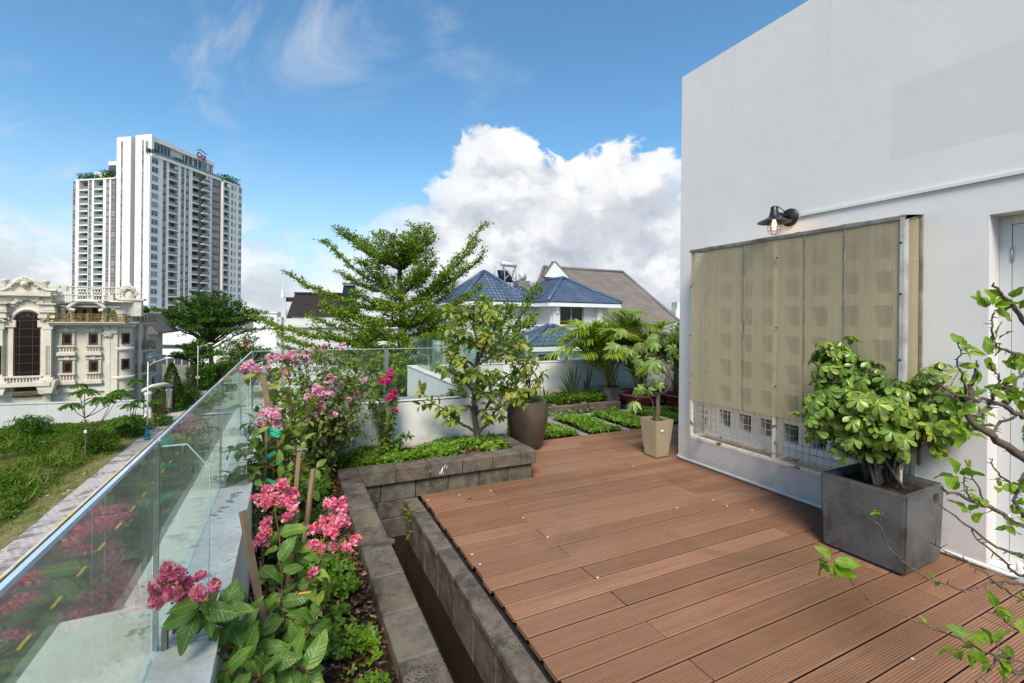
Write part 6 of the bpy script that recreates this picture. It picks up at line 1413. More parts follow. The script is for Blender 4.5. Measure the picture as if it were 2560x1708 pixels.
mbuild(b, 'roof_urn', 'creamtrim')
# entablature and terrace of the right part
b = MB(); zr_ = fp(0, 318)[1]; b.box(fp(535, 0)[0], X_R, FY + .001, FY + 9, zr_, fp(0, 286)[1]); mbuild(b, 'roof_slab', 'creamtrim')
b = MB(); fbox(525, 1225, 285, 300, 0, .9, b); fbox(535, 1200, 300, 322, 0.0, .5, b); fbox(540, 1190, 322, 352, 0.0, .35, b); mbuild(b, 'entablature', 'creamtrim')
b = MB(); fbox(512, 1262, 490, 502, -.1, 1.5, b); fbox(520, 1255, 502, 522, -.1, 1.25, b); mbuild(b, 'balcony_slab', 'creamtrim')
for x in (610, 695, 1022, 1115):
    b = MB(); X, zt = fp(x, 352); _, zb2 = fp(x, 490); b.lathe([(.42, zb2), (.42, zb2 + .2), (.30, zb2 + .3), (.27, zt - .5), (.34, zt - .4), (.36, zt - .3), (.46, zt - .15), (.46, zt)], 14, (X, FY + .2, 0)); mbuild(b, 'column', 'creamtrim')
b = MB(); X0, _ = fp(755, 0); X1, _ = fp(990, 0); xm = (X0 + X1) / 2; zt = fp(0, 352)[1]
b.tube(smooth_path([(X0, FY - .5, zt - .2), (xm - 1.8, FY - .55, zt + .1), (xm - .9, FY - .6, zt + .9), (xm, FY - .6, zt + 1.05), (xm + .9, FY - .6, zt + .9), (xm + 1.8, FY - .55, zt + .1), (X1, FY - .5, zt - .2)], 4), .25, 7); mbuild(b, 'door_hood', 'creamtrim')
wn = mbuild(fbox(818, 916, 335, 490, -3.15, -3.05), 'door', 'redwood'); mbuild(fbox(835, 860, 370, 400, -3.04, -3.0), 'pane', 'winglass', wn); mbuild(fbox(875, 900, 370, 400, -3.04, -3.0), 'pane', 'winglass', wn)
for x in (640, 735, 1000): wn = mbuild(fbox(x - 15, x + 15, 365, 490, -3.15, -3.08), 'window', 'redwood')
# gilded rail with scrolls
def gilt_rail(P0, P1, h, n, posts):
    b = MB(); P0, P1 = Vector(P0), Vector(P1); d = P1 - P0; up = Vector((0, 0, 1))
    b.bar(P0 + up * h, P1 + up * h, .10); b.bar(P0 + up * .12, P1 + up * .12, .08); b.bar(P0 + up * h * .82, P1 + up * h * .82, .05)
    for k in range(posts + 1): q = P0 + d * k / posts; b.bar(q, q + up * (h + .12), .26)
    e = d.normalized()
    for k in range(n):
        q = P0 + d * (k + .5) / n + up * h * .45; r0 = min(d.length / n * .55, h * .36)
        b.tube([q + e * (r0 * math.cos(2 * math.pi * j / 10)) + up * (r0 * math.sin(2 * math.pi * j / 10)) for j in range(11)], .045, 4, False)
        b.tube([q + e * (r0 * .55 * math.cos(2 * math.pi * j / 8 + 1)) + up * (r0 * .55 * math.sin(2 * math.pi * j / 8 + 1)) for j in range(8)], .04, 4, False)
        b.bar(q - up * h * .36 + e * d.length / n * .5, q + up * h * .36 + e * d.length / n * .5, .05)
    return mbuild(b, 'gilded_railing', 'bronze')
zs_ = fp(0, 490)[1]; gilt_rail((fp(530, 0)[0], FY - 1.3, zs_), (fp(1255, 0)[0], FY - 1.3, zs_), fp(0, 405)[1] - zs_, 17, 4)
gilt_rail((fp(1258, 0)[0], FY - 1.25, zs_), (fp(1258, 0)[0] + .1, FY + 1.5, zs_), fp(0, 405)[1] - zs_, 4, 1)
# corner pilaster group
for x0, x1 in ((1040, 1085), (1095, 1155)):
    b = MB(); fbox(x0, x1, 600, 1190, 0, .35, b); fbox(x0 - 6, x1 + 6, 575, 600, 0, .55, b); fbox(x0 - 10, x1 + 10, 530, 545, 0, .7, b); fbox(x0 - 3, x1 + 3, 545, 575, 0, .45, b); mbuild(b, 'pilaster', 'creamtrim')
mbuild(scrollwork(fp(1075, 0)[0], fp(0, 640)[1], .3, .3, 4, FY - .35), 'scroll_ornament', 'creamtrim')
b = MB(); yc = FY + rc * .9
for y_, h_, g in ((285, .4, .5), (490, .5, .7), (520, .4, .4), (740, .6, .25), (1020, .6, .3), (1160, .4, .25)): z_ = fp(1200, y_)[1]; b.lathe([(rc + .02, z_ - h_), (rc + g, z_ - h_ * .5), (rc + g, z_), (rc + .02, z_)], 24, (X_R, yc, 0))
mbuild(b, 'turret_band', 'creamtrim')
for y0_, y1_ in ((600, 705), (852, 955)):
    X, zt = fp(1170, y0_); zb2 = fp(1170, y1_)[1]; a = R(-52)
    o = MB().box(-.45, .45, -.08, .08, 0, zt - zb2).build('window', M['redwood'], man); o.location = Vector((X_R + (rc + .03) * math.cos(a), yc + (rc + .03) * math.sin(a), zb2)) - oM; o.rotation_euler = (0, 0, a + R(90))
    o2 = MB().box(-.28, .28, -.10, .10, .2, zt - zb2 - .2).build('pane', M['winglass'], o)
# street-side curved balconies
xs_ = X_R + rc * .92
for y_ in (500, 770, 1000):
    z_ = fp(1350, y_, FY + 2)[1]; b = MB(); b.lathe([(0, z_ - .5), (1.2, z_ - .5), (1.7, z_ - .15), (1.8, z_), (0, z_)], 22, (xs_ + .2, FY + 4.5, 0)); mbuild(b, 'side_balcony', 'creamtrim')
    b = MB(); rr = 1.7; cxy = (xs_ + .2, FY + 4.5)
    for zz, w2 in ((1.15, .05), (.12, .04), (.95, .03)): b.tube([(cxy[0] + rr * math.cos(R(a)), cxy[1] + rr * math.sin(R(a)), z_ + zz) for a in range(-100, 101, 10)], w2, 5)
    for a in range(-100, 101, 14): X, Y_ = cxy[0] + rr * math.cos(R(a)), cxy[1] + rr * math.sin(R(a)); b.bar((X, Y_, z_), (X, Y_, z_ + 1.2), .05); b.tube([(cxy[0] + rr * math.cos(R(a + 7 + 4.5 * math.cos(j * .7))), cxy[1] + rr * math.sin(R(a + 7 + 4.5 * math.cos(j * .7))), z_ + .55 + .32 * math.sin(j * .7)) for j in range(10)], .035, 4)
    mbuild(b, 'gilded_railing', 'bronze')
for y_ in (600, 860):
    z_ = fp(1350, y_ + 40, FY + 2)[1]; b = MB(); b.box(xs_ + .02, xs_ + .09, FY + 3.6, FY + 5.4, z_ - 2.6, z_); mbuild(b, 'shutter_door', 'redwood')
b = MB()
for yy in (3.0, 6.2): b.lathe([(.3, G), (.28, fp(0, 500)[1])], 12, (xs_ + .45, FY + yy, 0))
mbuild(b, 'side_column', 'creamtrim')
X, Z = fp(1258, 270); b = scrollwork(X, Z + .4, .9, 1.2, 12, FY + .3, .15); b.box(X - 1.3, X + 1.3, FY + .3, FY + 1.3, Z - 2.2, Z); b.box(X - 1.6, X + 1.6, FY + .1, FY + 1.5, Z - .1, Z + .15); b.lathe([(.6, 0), (.7, .5), (.45, 1.2), (.2, 1.8), (0, 2.2)], 12, (X, FY + .8, Z + .1)); mbuild(b, 'corner_crest', 'creamtrim')
b = MB(); X, Z = fp(1090, 405, FY - 1); b.lathe([(0, .2), (.3, .3), (.36, .7), (.2, 1.1), (0, 1.25)], 8, (X, FY - .4, zs_ + .4)); X2 = fp(1385, 0)[0]; b.lathe([(0, .2), (.4, .3), (.5, .7), (.3, 1.0), (0, 1.1)], 8, (X2 - .4, FY + 4, zs_ + 1.1)); mbuild(b, 'potted_topiary', 'lf_dark')
# stained boundary wall and gate
YW = 75.0
b = MB(); p0 = ony(-400 / 3.92, 680 + 1225 / 3.92, YW); p1 = ony(1405 / 3.92, 680 + 1262 / 3.92, YW)
b.prism([(p0.x, G - .2), (p1.x, G - .2), (p1.x, p1.z), (p0.x, p1.z + 0.55)], YW - .12, YW + .12); b.prism([(p0.x, p1.z + 0.55), (p1.x + .1, p1.z), (p1.x + .1, p1.z + .14), (p0.x, p1.z + .69)], YW - .2, YW + .2)
t = tag(b.build('boundary_wall', M['stainwall']), 'long stained white boundary wall in front of the cream mansion', 'boundary wall')
gt = thing('garden_gate', (p1.x + .5, YW, G), 'curved stone gate house with bronze gate beside the boundary wall', 'gate')
b = MB(); b.lathe([(.5, 0), (.5, .3), (.4, .4), (.36, 3.0), (.46, 3.15), (.46, 3.4), (.2, 3.6)], 12); b.lathe([(.42, 0), (.36, 3.0), (.46, 3.2), (.2, 3.5)], 12, (1.6, 3.4, 0)); b.build('gate_pillar', M['creamtrim'], gt)
b = MB(); b.tube([(-.6, -.2, 3.7), (.3, .8, 4.1), (1.2, 2.4, 4.1), (1.9, 3.8, 3.7)], [.22, .32, .32, .22], 8); b.build('gate_canopy', M['creamtrim'], gt)
b = MB()
for k in range(9): q = Vector((.5, .6, 0)).lerp(Vector((1.35, 2.9, 0)), k / 8); b.bar(q + Vector((0, 0, .1)), q + Vector((0, 0, 2.9)), .07)
b.bar((.5, .6, 2.85), (1.35, 2.9, 2.85), .1); b.bar((.5, .6, .3), (1.35, 2.9, .3), .1); b.bar((.5, .6, 1.5), (1.35, 2.9, 1.5), .1); b.build('gate_leaf', M['bronze'], gt)

# ================================================================== WHITE HOUSE BEHIND THE MANSION
wh = thing('white_house', (-17, 96, G), 'narrow white house with grey hipped roof peeking out behind the mansion', 'house')
p = ony(374, 826, 96); hx = p.x
b = MB(); b.box(-9, hx + 17, -4, 9, 0, p.z - G - .5); b.build('wall', M['towerwhite'], wh)
b = MB(); zt = p.z - G - .5; b.prism([(-10, zt), (hx + 17 + 2.2, zt), (hx + 17 + 2.2, zt + .25), (-4, zt + 3.4), (-6, zt + 3.4), (-10, zt + .25)], -5.2, 10); b.build('roof', M['browntile'], wh)
for k in range(4):
    for s in (0, 1):
        w_ = MB().box(-.06, .06, -.7, .7, 0, 1.7).build('window', M['winglass'], wh); w_.location = (hx + 17 + .02, -2 + s * 4.5, 1.2 + k * 3.1)
b = MB(); b.box(hx + 17 + .005, hx + 17 + .9, -3, 4, 3.6, 3.8); b.box(hx + 17 + .005, hx + 17 + .9, -3, 4, 6.7, 6.9); b.build('canopy', M['towerwhite'], wh)

# ================================================================== APARTMENT TOWER
TD = 174.0; TA = R(36.6)
to = ond(374.7, 800, TD); tow = thing('apartment_tower', (to.x, to.y, G), 'tall white and taupe apartment tower with stacked balconies and rooftop sign', 'apartment building', rz=R(90) - TA)
ax_ = Vector((math.sin(TA), math.cos(TA), 0)); nx_ = Vector((-math.cos(TA), math.sin(TA), 0))
def tloc(cx, cy, plane, c):                    # measured crop point on a local plane -> local coords
    r = ray(cx / 3.1357, 300 + cy / 3.1357); o = O - Vector((to.x, to.y, 0)); n = nx_ if plane == 'y' else ax_
    t = (c - o.dot(n)) / r.dot(n); p = o + r * t; return p.dot(ax_), p.dot(nx_), p.z - G
FH = 3.31; Z0r = tloc(1212, 322, 'y', 0)[2]     # centre of the top window row
def row(i): return Z0r - FH * i
fa = lambda x: tloc(x, 400, 'y', 0)[0]; fb = lambda x, c=0: tloc(x, 400, 'x', c)[1]
NR = 22; PARA = Z0r + 1.75; TOPZ = tloc(1170, 112, 'x', 0)[2]
S1 = fa(1735); T1 = fb(1060)
DPT = 1.9
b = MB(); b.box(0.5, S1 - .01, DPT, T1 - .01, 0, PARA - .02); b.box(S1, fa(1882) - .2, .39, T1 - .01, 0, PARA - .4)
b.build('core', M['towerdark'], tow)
def panel(nm, x0, x1, mat, z0=0.0, z1=None, y0=0.0, y1=DPT - .002): return MB().box(x0, x1, y0, y1, z0, PARA if z1 is None else z1).build(nm, M[mat], tow)
wh_cols = [(1175, 1278), (1308, 1326), (1399, 1421), (1448, 1459), (1485, 1511), (1644, 1666)]
for a, c in wh_cols: panel('facade_pier', fa(a), fa(c), 'towerwhite')
for a, c in [(1278, 1308), (1421, 1448), (1459, 1485), (1666, 1733)]: panel('taupe_panel', fa(a) + .01, fa(c) - .01, 'towerbrown', y0=.12)
panel('taupe_panel', fa(1561), fa(1583), 'towerbrown', y0=.35)
y1w = -1.0
for a, c in [(1735, 1743), (1787, 1884)]: panel('facade_pier', fa(a), fa(c), 'towerwhite', z1=PARA - .3, y0=y1w, y1=.38)
win_cache = {}
def window_mesh(w, h, depth, kind, axis):
    key = (round(w, 2), round(h, 2), kind, axis)
    if key in win_cache: return win_cache[key]
    me = bpy.data.meshes.new('tower_window'); b = MB(); b.box(-w / 2, w / 2, 0, depth, -h / 2, h / 2); nf = len(b.f)
    f = .07
    for x in ((-w / 2, w / 2, 0) if w > 1.2 else (-w / 2, w / 2)): b.box(x - f, x + f, -.06, depth * .9, -h / 2 - f, h / 2 + f)
    for z in (-h / 2, h / 2, h * .18): b.box(-w / 2 + f + .001, w / 2 - f - .001, -.055, depth * .9, z - f, z + f)
    me.from_pydata(b.v, [], b.f); me.materials.append(M[('towerglass', 'towerglass2', 'towerglass3', 'towerglass4')[kind]]); me.materials.append(M['frame_grey'])
    for i, p in enumerate(me.polygons): p.material_index = 0 if i < nf else 1
    if axis == 'x': me.transform(Matrix.Rotation(R(-90), 4, 'Z'))
    win_cache[key] = me; return me
nwin = 0
def twin(x, y, z, w, h, axis='y', depth=.12):
    o = bpy.data.objects.new('window', window_mesh(w, h, depth, random.choice((0, 0, 0, 1, 1, 2, 3, 3)), axis)); COL.objects.link(o); o.parent = tow; o.location = (x, y, z)
bal_cache = {}
def balcony(x0, x1, z, y0, dep, axis='y'):
    w = x1 - x0; key = (round(w, 1), axis, round(dep, 1))
    if key not in bal_cache:
        b = MB(); b.box(0, w, -.12, dep, -.45, 0); me = b.build('x', M['towerwhite']).data; bal_cache[key] = me; bpy.data.objects.remove(bpy.data.objects['x'])
        b = MB(); b.box(.05, w - .05, -.05, 0, .001, 1.1); b.box(.0, w, -.08, .03, 1.1, 1.18); m2 = b.build('x', M['balcglass']).data; bpy.data.objects.remove(bpy.data.objects['x'])
        b = MB(); b.box(w * .05, w * .58, dep - .12, dep - .03, .02, 2.5); m3 = b.build('x', M['towerglass']).data; bpy.data.objects.remove(bpy.data.objects['x'])
        b = MB(); b.box(w * .59, w * .95, dep - .14, dep - .04, .02, 2.5); m4 = b.build('x', M['towerglass']).data; bpy.data.objects.remove(bpy.data.objects['x'])
        bal_cache[key] = (me, m2, m3, m4)
    me, m2, m3, m4 = bal_cache[key]; o = bpy.data.objects.new('balcony', me); COL.objects.link(o); o.parent = tow
    if axis == 'y': o.location = (x0, y0, z)
    else: o.location = (y0, x1, z); o.rotation_euler = (0, 0, R(-90))
    for nm, m_ in (('rail', m2), ('balcony_door', m3), ('balcony_door', m4)):
        c = bpy.data.objects.new(nm, m_); COL.objects.link(c); c.parent = o
for i in range(NR):
    z = row(i); base = z - 1.45
    if base < 8: break
    twin((fa(1187) + fa(1238)) / 2, -.05, z, fa(1238) - fa(1187), 2.0, depth=.5)
    twin((fa(1282) + fa(1305)) / 2, .06, z, fa(1304) - fa(1283), 1.9)
    balcony(fa(1327), fa(1398), base, 0, DPT)
    for a, c in ((1424, 1446), (1462, 1483), (1671, 1690), (1698, 1718)): twin((fa(a) + fa(c)) / 2, .06, z, fa(c) - fa(a), 1.8)
    balcony(fa(1512), fa(1560), base, 0, DPT); balcony(fa(1584), fa(1643), base, -.6, DPT + .6)
    balcony(fa(1744), fa(1786), base, y1w, 1.3)
    for a, c in ((1799, 1813), (1826, 1834), (1858, 1880)): twin((fa(a) + fa(c)) / 2, y1w - .04, z, fa(c) - fa(a), 2.0 if a != 1826 else 1.6)
# end faces towards the camera
b = MB(); b.box(-.01, 1.0, 0.003, T1, 0, TOPZ); b.build('end_wall', M['towerwhite'], tow)
b = MB(); y0, y1 = fb(1030), fb(920); b.box(-.3, 8, y0, y1, 0, TOPZ - .4); b.build('fin_wall', M['towerwhite'], tow)
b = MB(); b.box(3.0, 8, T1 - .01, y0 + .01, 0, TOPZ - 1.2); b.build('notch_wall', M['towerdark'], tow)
for x, c_y in ((1120, None), (962, None)):
    yc_ = fb(x); xx = -.04 if x == 1120 else -.33
    for i in range(-3, NR):
        if row(i) > TOPZ - 3: continue
        twin(xx, yc_, row(i), .75, 2.0, 'x', .1)
        p_ = MB().box(0, .05, -.37, .37, -.6, .6).build('taupe_panel', M['towerbrown'], tow); p_.location = (xx - .01, yc_, row(i) - 1.65)
LB = 5.0; yl0, yl1 = fb(906, LB), fb(570, LB); LTOP = tloc(740, 470, 'x', LB)[2]; LR0 = tloc(655, 520, 'x', LB)[2]
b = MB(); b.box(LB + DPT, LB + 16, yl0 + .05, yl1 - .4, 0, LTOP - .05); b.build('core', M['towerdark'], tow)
fl = lambda x: fb(x, LB)
def lpanel(nm, a, c, mat, x0=0.0, top=0.0): return MB().box(LB + x0, LB + DPT - .003, fl(c), fl(a), 0, LTOP + top).build(nm, M[mat], tow)
for a, c in [(595, 622), (692, 697), (722, 738), (810, 833), (859, 871)]: lpanel('facade_pier', a, c, 'towerwhite')
for a, c in [(570, 594), (698, 721), (834, 858), (872, 905)]: lpanel('taupe_panel', a, c, 'towerbrown', .15)
for i in range(21):
    z = LR0 - FH * .86 * i
    if z < 8: break
    for a, c in ((624, 691), (739, 809)): balcony(fl(c), fl(a), z - 1.3, LB, DPT, 'x')
    for a, c in ((572, 590), (700, 719), (836, 856), (878, 902)): twin(LB + .1, (fl(a) + fl(c)) / 2, z, fl(a) - fl(c), 1.8, 'x')
b = MB(); b.box(LB - .1, LB + 14, fl(905), fl(592), LTOP, LTOP + .5); b.build('parapet', M['towerwhite'], tow)
b = MB(); b.box(LB + 1.5, LB + 12, fl(888), fl(818), LTOP + .5, LTOP + 7.6); b.build('stair_core', M['towerwhite'], tow)
b = MB(); b.box(LB + 1.35, LB + 1.49, fl(880), fl(822), LTOP + 1.5, LTOP + 6); b.build('stair_window', M['towerglass'], tow)
b = MB(); b.box(LB + 4, LB + 12, fl(760), fl(650), LTOP + .5, LTOP + 4.5); b.build('plant_room', M['towerwhite'], tow)
# penthouse
PZ1 = tloc(1175, 150, 'y', 0)[2]
b = MB(); b.box(1.001, S1 - 2, 2.2, T1 - .02, PARA, PZ1); b.build('penthouse_wall', M['towerwhite'], tow)
b = MB(); b.box(1.001, fa(1375), 0.6, T1 - .03, PZ1 + .001, TOPZ - .3); b.build('roof_slab', M['towerwhite'], tow)
b = MB(); b.box(fa(1375) + .1, fa(1700), 1.2, T1 - .02, PZ1 + .001, PZ1 + 1.6); b.build('roof_slab', M['towerwhite'], tow)
for a, c in ((1178, 1215), (1225, 1360), (1470, 1532), (1542, 1606), (1614, 1642), (1682, 1694)):
    x0, x1 = fa(a), fa(c); n = max(2, int((x1 - x0) / 1.4)); g = MB().box(x0, x1, 1.6, 2.199, PARA + .8, PZ1 - .4).build('penthouse_glazing', M['towerglass'], tow)
    b = MB()
    for k in range(n + 1): X = x0 + (x1 - x0) * k / n; b.box(X - .09, X + .09, 1.5, 1.599, PARA + .4, PZ1 - .2)
    b.build('mullion', M['towerwhite'], g)
b = MB(); b.box(-.05, S1, -.25, .05, PARA - .15, PARA + .9); b.build('roof_parapet', M['towerwhite'], tow)
b = MB(); b.box(.2, S1 - .2, -.12, -.06, PARA + .9, PARA + 1.9); b.build('parapet_glass', M['balcglass'], tow)
b = MB(); b.box(S1 + .3, fa(1882), y1w - .1, y1w + .1, PARA - .3, PARA + .5); b.build('roof_parapet', M['towerwhite'], tow)
def roof_plants(x0, x1, y0, y1, z, n, h, r=1.0):
    P = np.stack([rng.uniform(x0, x1, n), rng.uniform(y0, y1, n), z + rng.uniform(0, 1, n) ** 1.3 * h], 1); V, F = scatter(LEAF4, P, frames(rand_dirs(n, .5), rand_dirs(n, 1)), rng.uniform(.5, 1.1, n) * r)
    o = mesh_np('roof_plants', V, F, M['lf_dark'], tow); o['kind'] = 'stuff'
roof_plants(fa(1178), fa(1232), 0, 1.4, PARA + .8, 260, 1.6); roof_plants(fa(1365), fa(1450), 0, 1.6, PARA + .8, 300, 1.8); roof_plants(fa(1740), fa(1878), y1w, 4, PARA + .2, 700, 3.4); roof_plants(fa(1480), fa(1660), -.05, .6, PARA + .6, 300, .9, .7)
roof_plants(LB, LB + 3, fl(735), fl(600), LTOP + .4, 420, 2.6); roof_plants(LB, LB + 3, fl(880), fl(765), LTOP + .4, 420, 3.2)
b = MB(); b.box(0.2, S1 + 12, -3.0, T1 - .02, 0, 9.0); b.build('podium', M['towerwhite'], tow)
# rooftop sign: red roof stroke, "City" in navy with a red middle
sg = thing('rooftop_sign', (0, 0, 0), 'rooftop sign reading City under a red roof stroke on the tower', 'sign')
sx0 = fa(1555); sx1 = fa(1632); sw = sx1 - sx0; szz = tloc(1590, 262, 'y', 0)[2]
sg.matrix_world = Matrix.Translation((to.x, to.y, G)) @ Matrix.Rotation(R(90) - TA, 4, 'Z') @ Matrix.Translation((sx0, 0.8, szz - 1.8))
def letter(ch, x, size, mat, z=0.0):
    cu = bpy.data.curves.new('letter', 'FONT'); cu.body = ch; cu.size = size; cu.extrude = .12; cu.offset = .07 * size / 4
    o = bpy.data.objects.new('tmp', cu); COL.objects.link(o); dg = bpy.context.evaluated_depsgraph_get(); me = bpy.data.meshes.new_from_object(o.evaluated_get(dg)); bpy.data.objects.remove(o)
    me.materials.clear(); me.materials.append(mat); l = bpy.data.objects.new('letter', me); COL.objects.link(l); l.parent = sg; l.location = (x, 0, z); l.rotation_euler = (R(90), 0, 0)
for ch, x, m_ in (('C', 0, 'navy'), ('i', .36, 'rednav'), ('t', .50, 'rednav'), ('y', .68, 'navy')): letter(ch, x * sw, sw * .55, M[m_])
MB().prism([(-.02 * sw, sw * .42), (.35 * sw, sw * .60), (1.0 * sw, sw * .42), (1.0 * sw, sw * .50), (.35 * sw, sw * .70), (-.02 * sw, sw * .50)], -.1, .1).build('roof_stroke', M['rednav'], sg)
MB().box(0, sw * .95, -.08, .08, -sw * .16, -sw * .12).build('underline', M['rednav'], sg)
MB().box(.1 * sw, .13 * sw, .11, .3, -3, sw * .4).box(.8 * sw, .83 * sw, .11, .3, -3, sw * .4).build('sign_frame', M['alu'], sg)

# ================================================================== LOW WHITE BUILDING BEHIND THE RAIN TREE
def img_box(name, u0, u1, vtop, d, depth, mat, label, cat, zb=G, yaw=None):
    p0, p1 = ond(u0, vtop, d), ond(u1, vtop, d); t = thing(name, (p0.x, p0.y, zb), label, cat, rz=math.atan2(p1.y - p0.y, p1.x - p0.x)); w = (Vector((p1.x, p1.y, 0)) - Vector((p0.x, p0.y, 0))).length
    MB().box(0, w, 0, depth, 0, p0.z - zb).build('wall', M[mat], t); return t, w, p0.z - zb
t, w_, h_ = img_box('white_showroom', 372, 640, 829, 128, 20, 'towerwhite', 'long low white building behind the dark rain tree', 'building')
MB().box(1, w_ * .42, -.12, .03, h_ - 9.2, h_ - 6.4).build('window_band', M['towerglass'], t); MB().box(1, w_ * .42, -.12, .03, h_ - 4.6, h_ - 3.6).build('window_band', M['towerglass'], t)
for k in range(6): MB().box(1 + w_ * .07 * k, 1.15 + w_ * .07 * k, -.2, -.121, h_ - 9.2, h_ - 6.4).build('mullion', M['towerwhite'], t)
t, w_, h_ = img_box('white_block', 634, 692, 783, 120, 16, 'towerwhite', 'plain white block left of the dark mansard roof', 'building')
MB().box(-.3, w_ + .3, -.3, 16.3, h_, h_ + .4).build('cornice', M['towerwhite'], t)
t, w_, h_ = img_box('distant_building', 1690, 1760, 775, 110, 12, 'towerwhite', 'small distant pale building at the wall edge right of brown roof', 'building')
MB().box(1, 4, 2, 6, h_, h_ + 2).build('roof_room', M['house'], t)

# ================================================================== MANSARD HOUSE
C3 = lambda x, y: (640 + x / 3.563, 520 + y / 3.563)
MD = 62.0
p0 = ond(*C3(185, 975), MD); p1 = ond(*C3(1250, 975), MD); rz_ = math.atan2(p1.y - p0.y, p1.x - p0.x)
mh = thing('mansard_house', (p0.x, p0.y, G), 'cream house with a dark mansard roof behind the tiered tree', 'house', rz=rz_)
sc = MD / FPX / 3.563; mx = lambda x: (x - 185) * sc; mz = lambda y: ond(*C3(400, y), MD).z - G
b = MB(); b.box(mx(200), mx(1250), 0.6, 12, 0, mz(985)); b.build('wall', M['house'], mh)
b = MB(); b.box(mx(155), mx(1260), .2, 12.2, mz(1065), mz(1040)); b.box(mx(165), mx(1260), .4, 12.2, mz(1040) + .001, mz(1020)); b.box(mx(195), mx(230), -.1, .599, 0, mz(975)); b.build('cornice', M['house'], mh)
zt, zb = mz(760), mz(975)
b = MB(); x0, x1 = mx(255), mx(720); b.add([(x0, .5, zb), (x1, .5, zb), (x1, 10, zb), (x0, 10, zb), (mx(295), 1.6, zt), (mx(690), 1.6, zt), (mx(690), 9, zt), (mx(295), 9, zt)], [(0, 1, 5, 4), (1, 2, 6, 5), (2, 3, 7, 6), (3, 0, 4, 7), (4, 5, 6, 7)]); rf = b.build('mansard_roof', M['mansard'], mh)
for k in range(1, 16):
    q = k / 16; MB().box(x0 + (mx(295) - x0) * q, x1 + (mx(690) - x1) * q, .5 + 1.1 * q - .03, .5 + 1.1 * q + .02, zb + (zt - zb) * q - .025, zb + (zt - zb) * q + .025).build('shingle_course', M['mansard'], rf)
b = MB(); b.box(mx(290), mx(700), 1.45, 9.2, zt, mz(745)); b.build('roof_edge', M['mansard'], mh)
b = MB(); b.box(mx(183), mx(290), 2.5, 9, mz(910), mz(790)); b.build('side_roof', M['mansard'], mh)
b = MB(); b.prism([(mx(232), zb), (mx(275), zb), (mx(288), mz(835)), (mx(225), mz(835))], 1.2, 2.4); b.box(mx(188), mx(235), 1.0, 2.6, 0, mz(910)); b.build('chimney', M['house'], mh)
b = MB(); xx = mx(185); b.lathe([(.25, 0), (.3, .3), (.12, .5), (.22, .8), (.1, 1.1), (.06, 1.4), (.03, 3)], 10, (xx, 1.6, mz(800))); b.build('finial', M['white'], mh)
t = thing('solar_heater', (0, 0, 0), 'white water tank with solar heater on the roof behind the tiered tree top', 'solar heater'); p = ond(*C3(830, 745), MD + 3); t.location = p; t.rotation_euler = (0, 0, rz_)
MB().tube([(-.9, 0, 1.3), (.9, 0, 1.3)], .38, 12).build('tank', M['tankwhite'], t); b = MB()
for x in (-.8, .8): b.bar((x, -.3, -1.2), (x, .3, 1.3), .06); b.bar((x, .5, -1.2), (x, .3, 1.3), .06)
b.build('stand', M['alu'], t); MB().add([(-.9, -.4, -.9), (.9, -.4, -.9), (.9, .2, .9), (-.9, .2, .9), (-.9, -.35, -.95), (.9, -.35, -.95), (.9, .25, .85), (-.9, .25, .85)], [(0, 1, 2, 3), (7, 6, 5, 4), (0, 4, 5, 1), (1, 5, 6, 2), (2, 6, 7, 3), (3, 7, 4, 0)]).build('collector', M['winglass'], t)

# ================================================================== TILED HOUSES ON THE RIGHT
def tile_plane(p0, p1, q0, q1, gauge, wave, proud, amp):
    """tile courses between eave p0-p1 and top line q0-q1 (numpy verts, quads)"""
    p0, p1, q0, q1 = (np.array(x, float) for x in (p0, p1, q0, q1)); e = (p1 - p0) / np.linalg.norm(p1 - p0)
    up = (q0 + q1) / 2 - (p0 + p1) / 2; up -= e * up.dot(e); sl = np.linalg.norm(up); up /= sl; nrm = np.cross(e, up)
    if nrm[2] < 0: nrm = -nrm
    n = max(2, int(sl / gauge)); V = []; F = []; base = 0
    for r in range(n):
        rows = []
        for t, pr in ((r / n, proud), (min(1.0, (r + 1.12) / n), 0.0)):
            a = p0 + (q0 - p0) * t; c = p1 + (q1 - p1) * t; rows.append((a, c, pr))
        L = (rows[0][1] - rows[0][0]).dot(e); m = max(2, int(abs(L) / (wave / 4)) + 1)
        for a, c, pr in rows:
            s = np.linspace(0, 1, m)[:, None]; pts = a + (c - a) * s; ph = ((pts - p0) @ e) * 2 * math.pi / wave
            V.append(pts + nrm * (pr + amp * np.maximum(np.sin(ph), -.35))[:, None])
        i = np.arange(m - 1); F.append(np.stack([base + i, base + i + 1, base + m + i + 1, base + m + i], 1)); base += 2 * m
        # riser of the course
        V.append(V[-2] - nrm * (proud + .03)); F.append(np.stack([base + i, base + i + 1, base - 2 * m + i + 1, base - 2 * m + i], 1)); base += m
    return np.concatenate(V), np.concatenate(F)
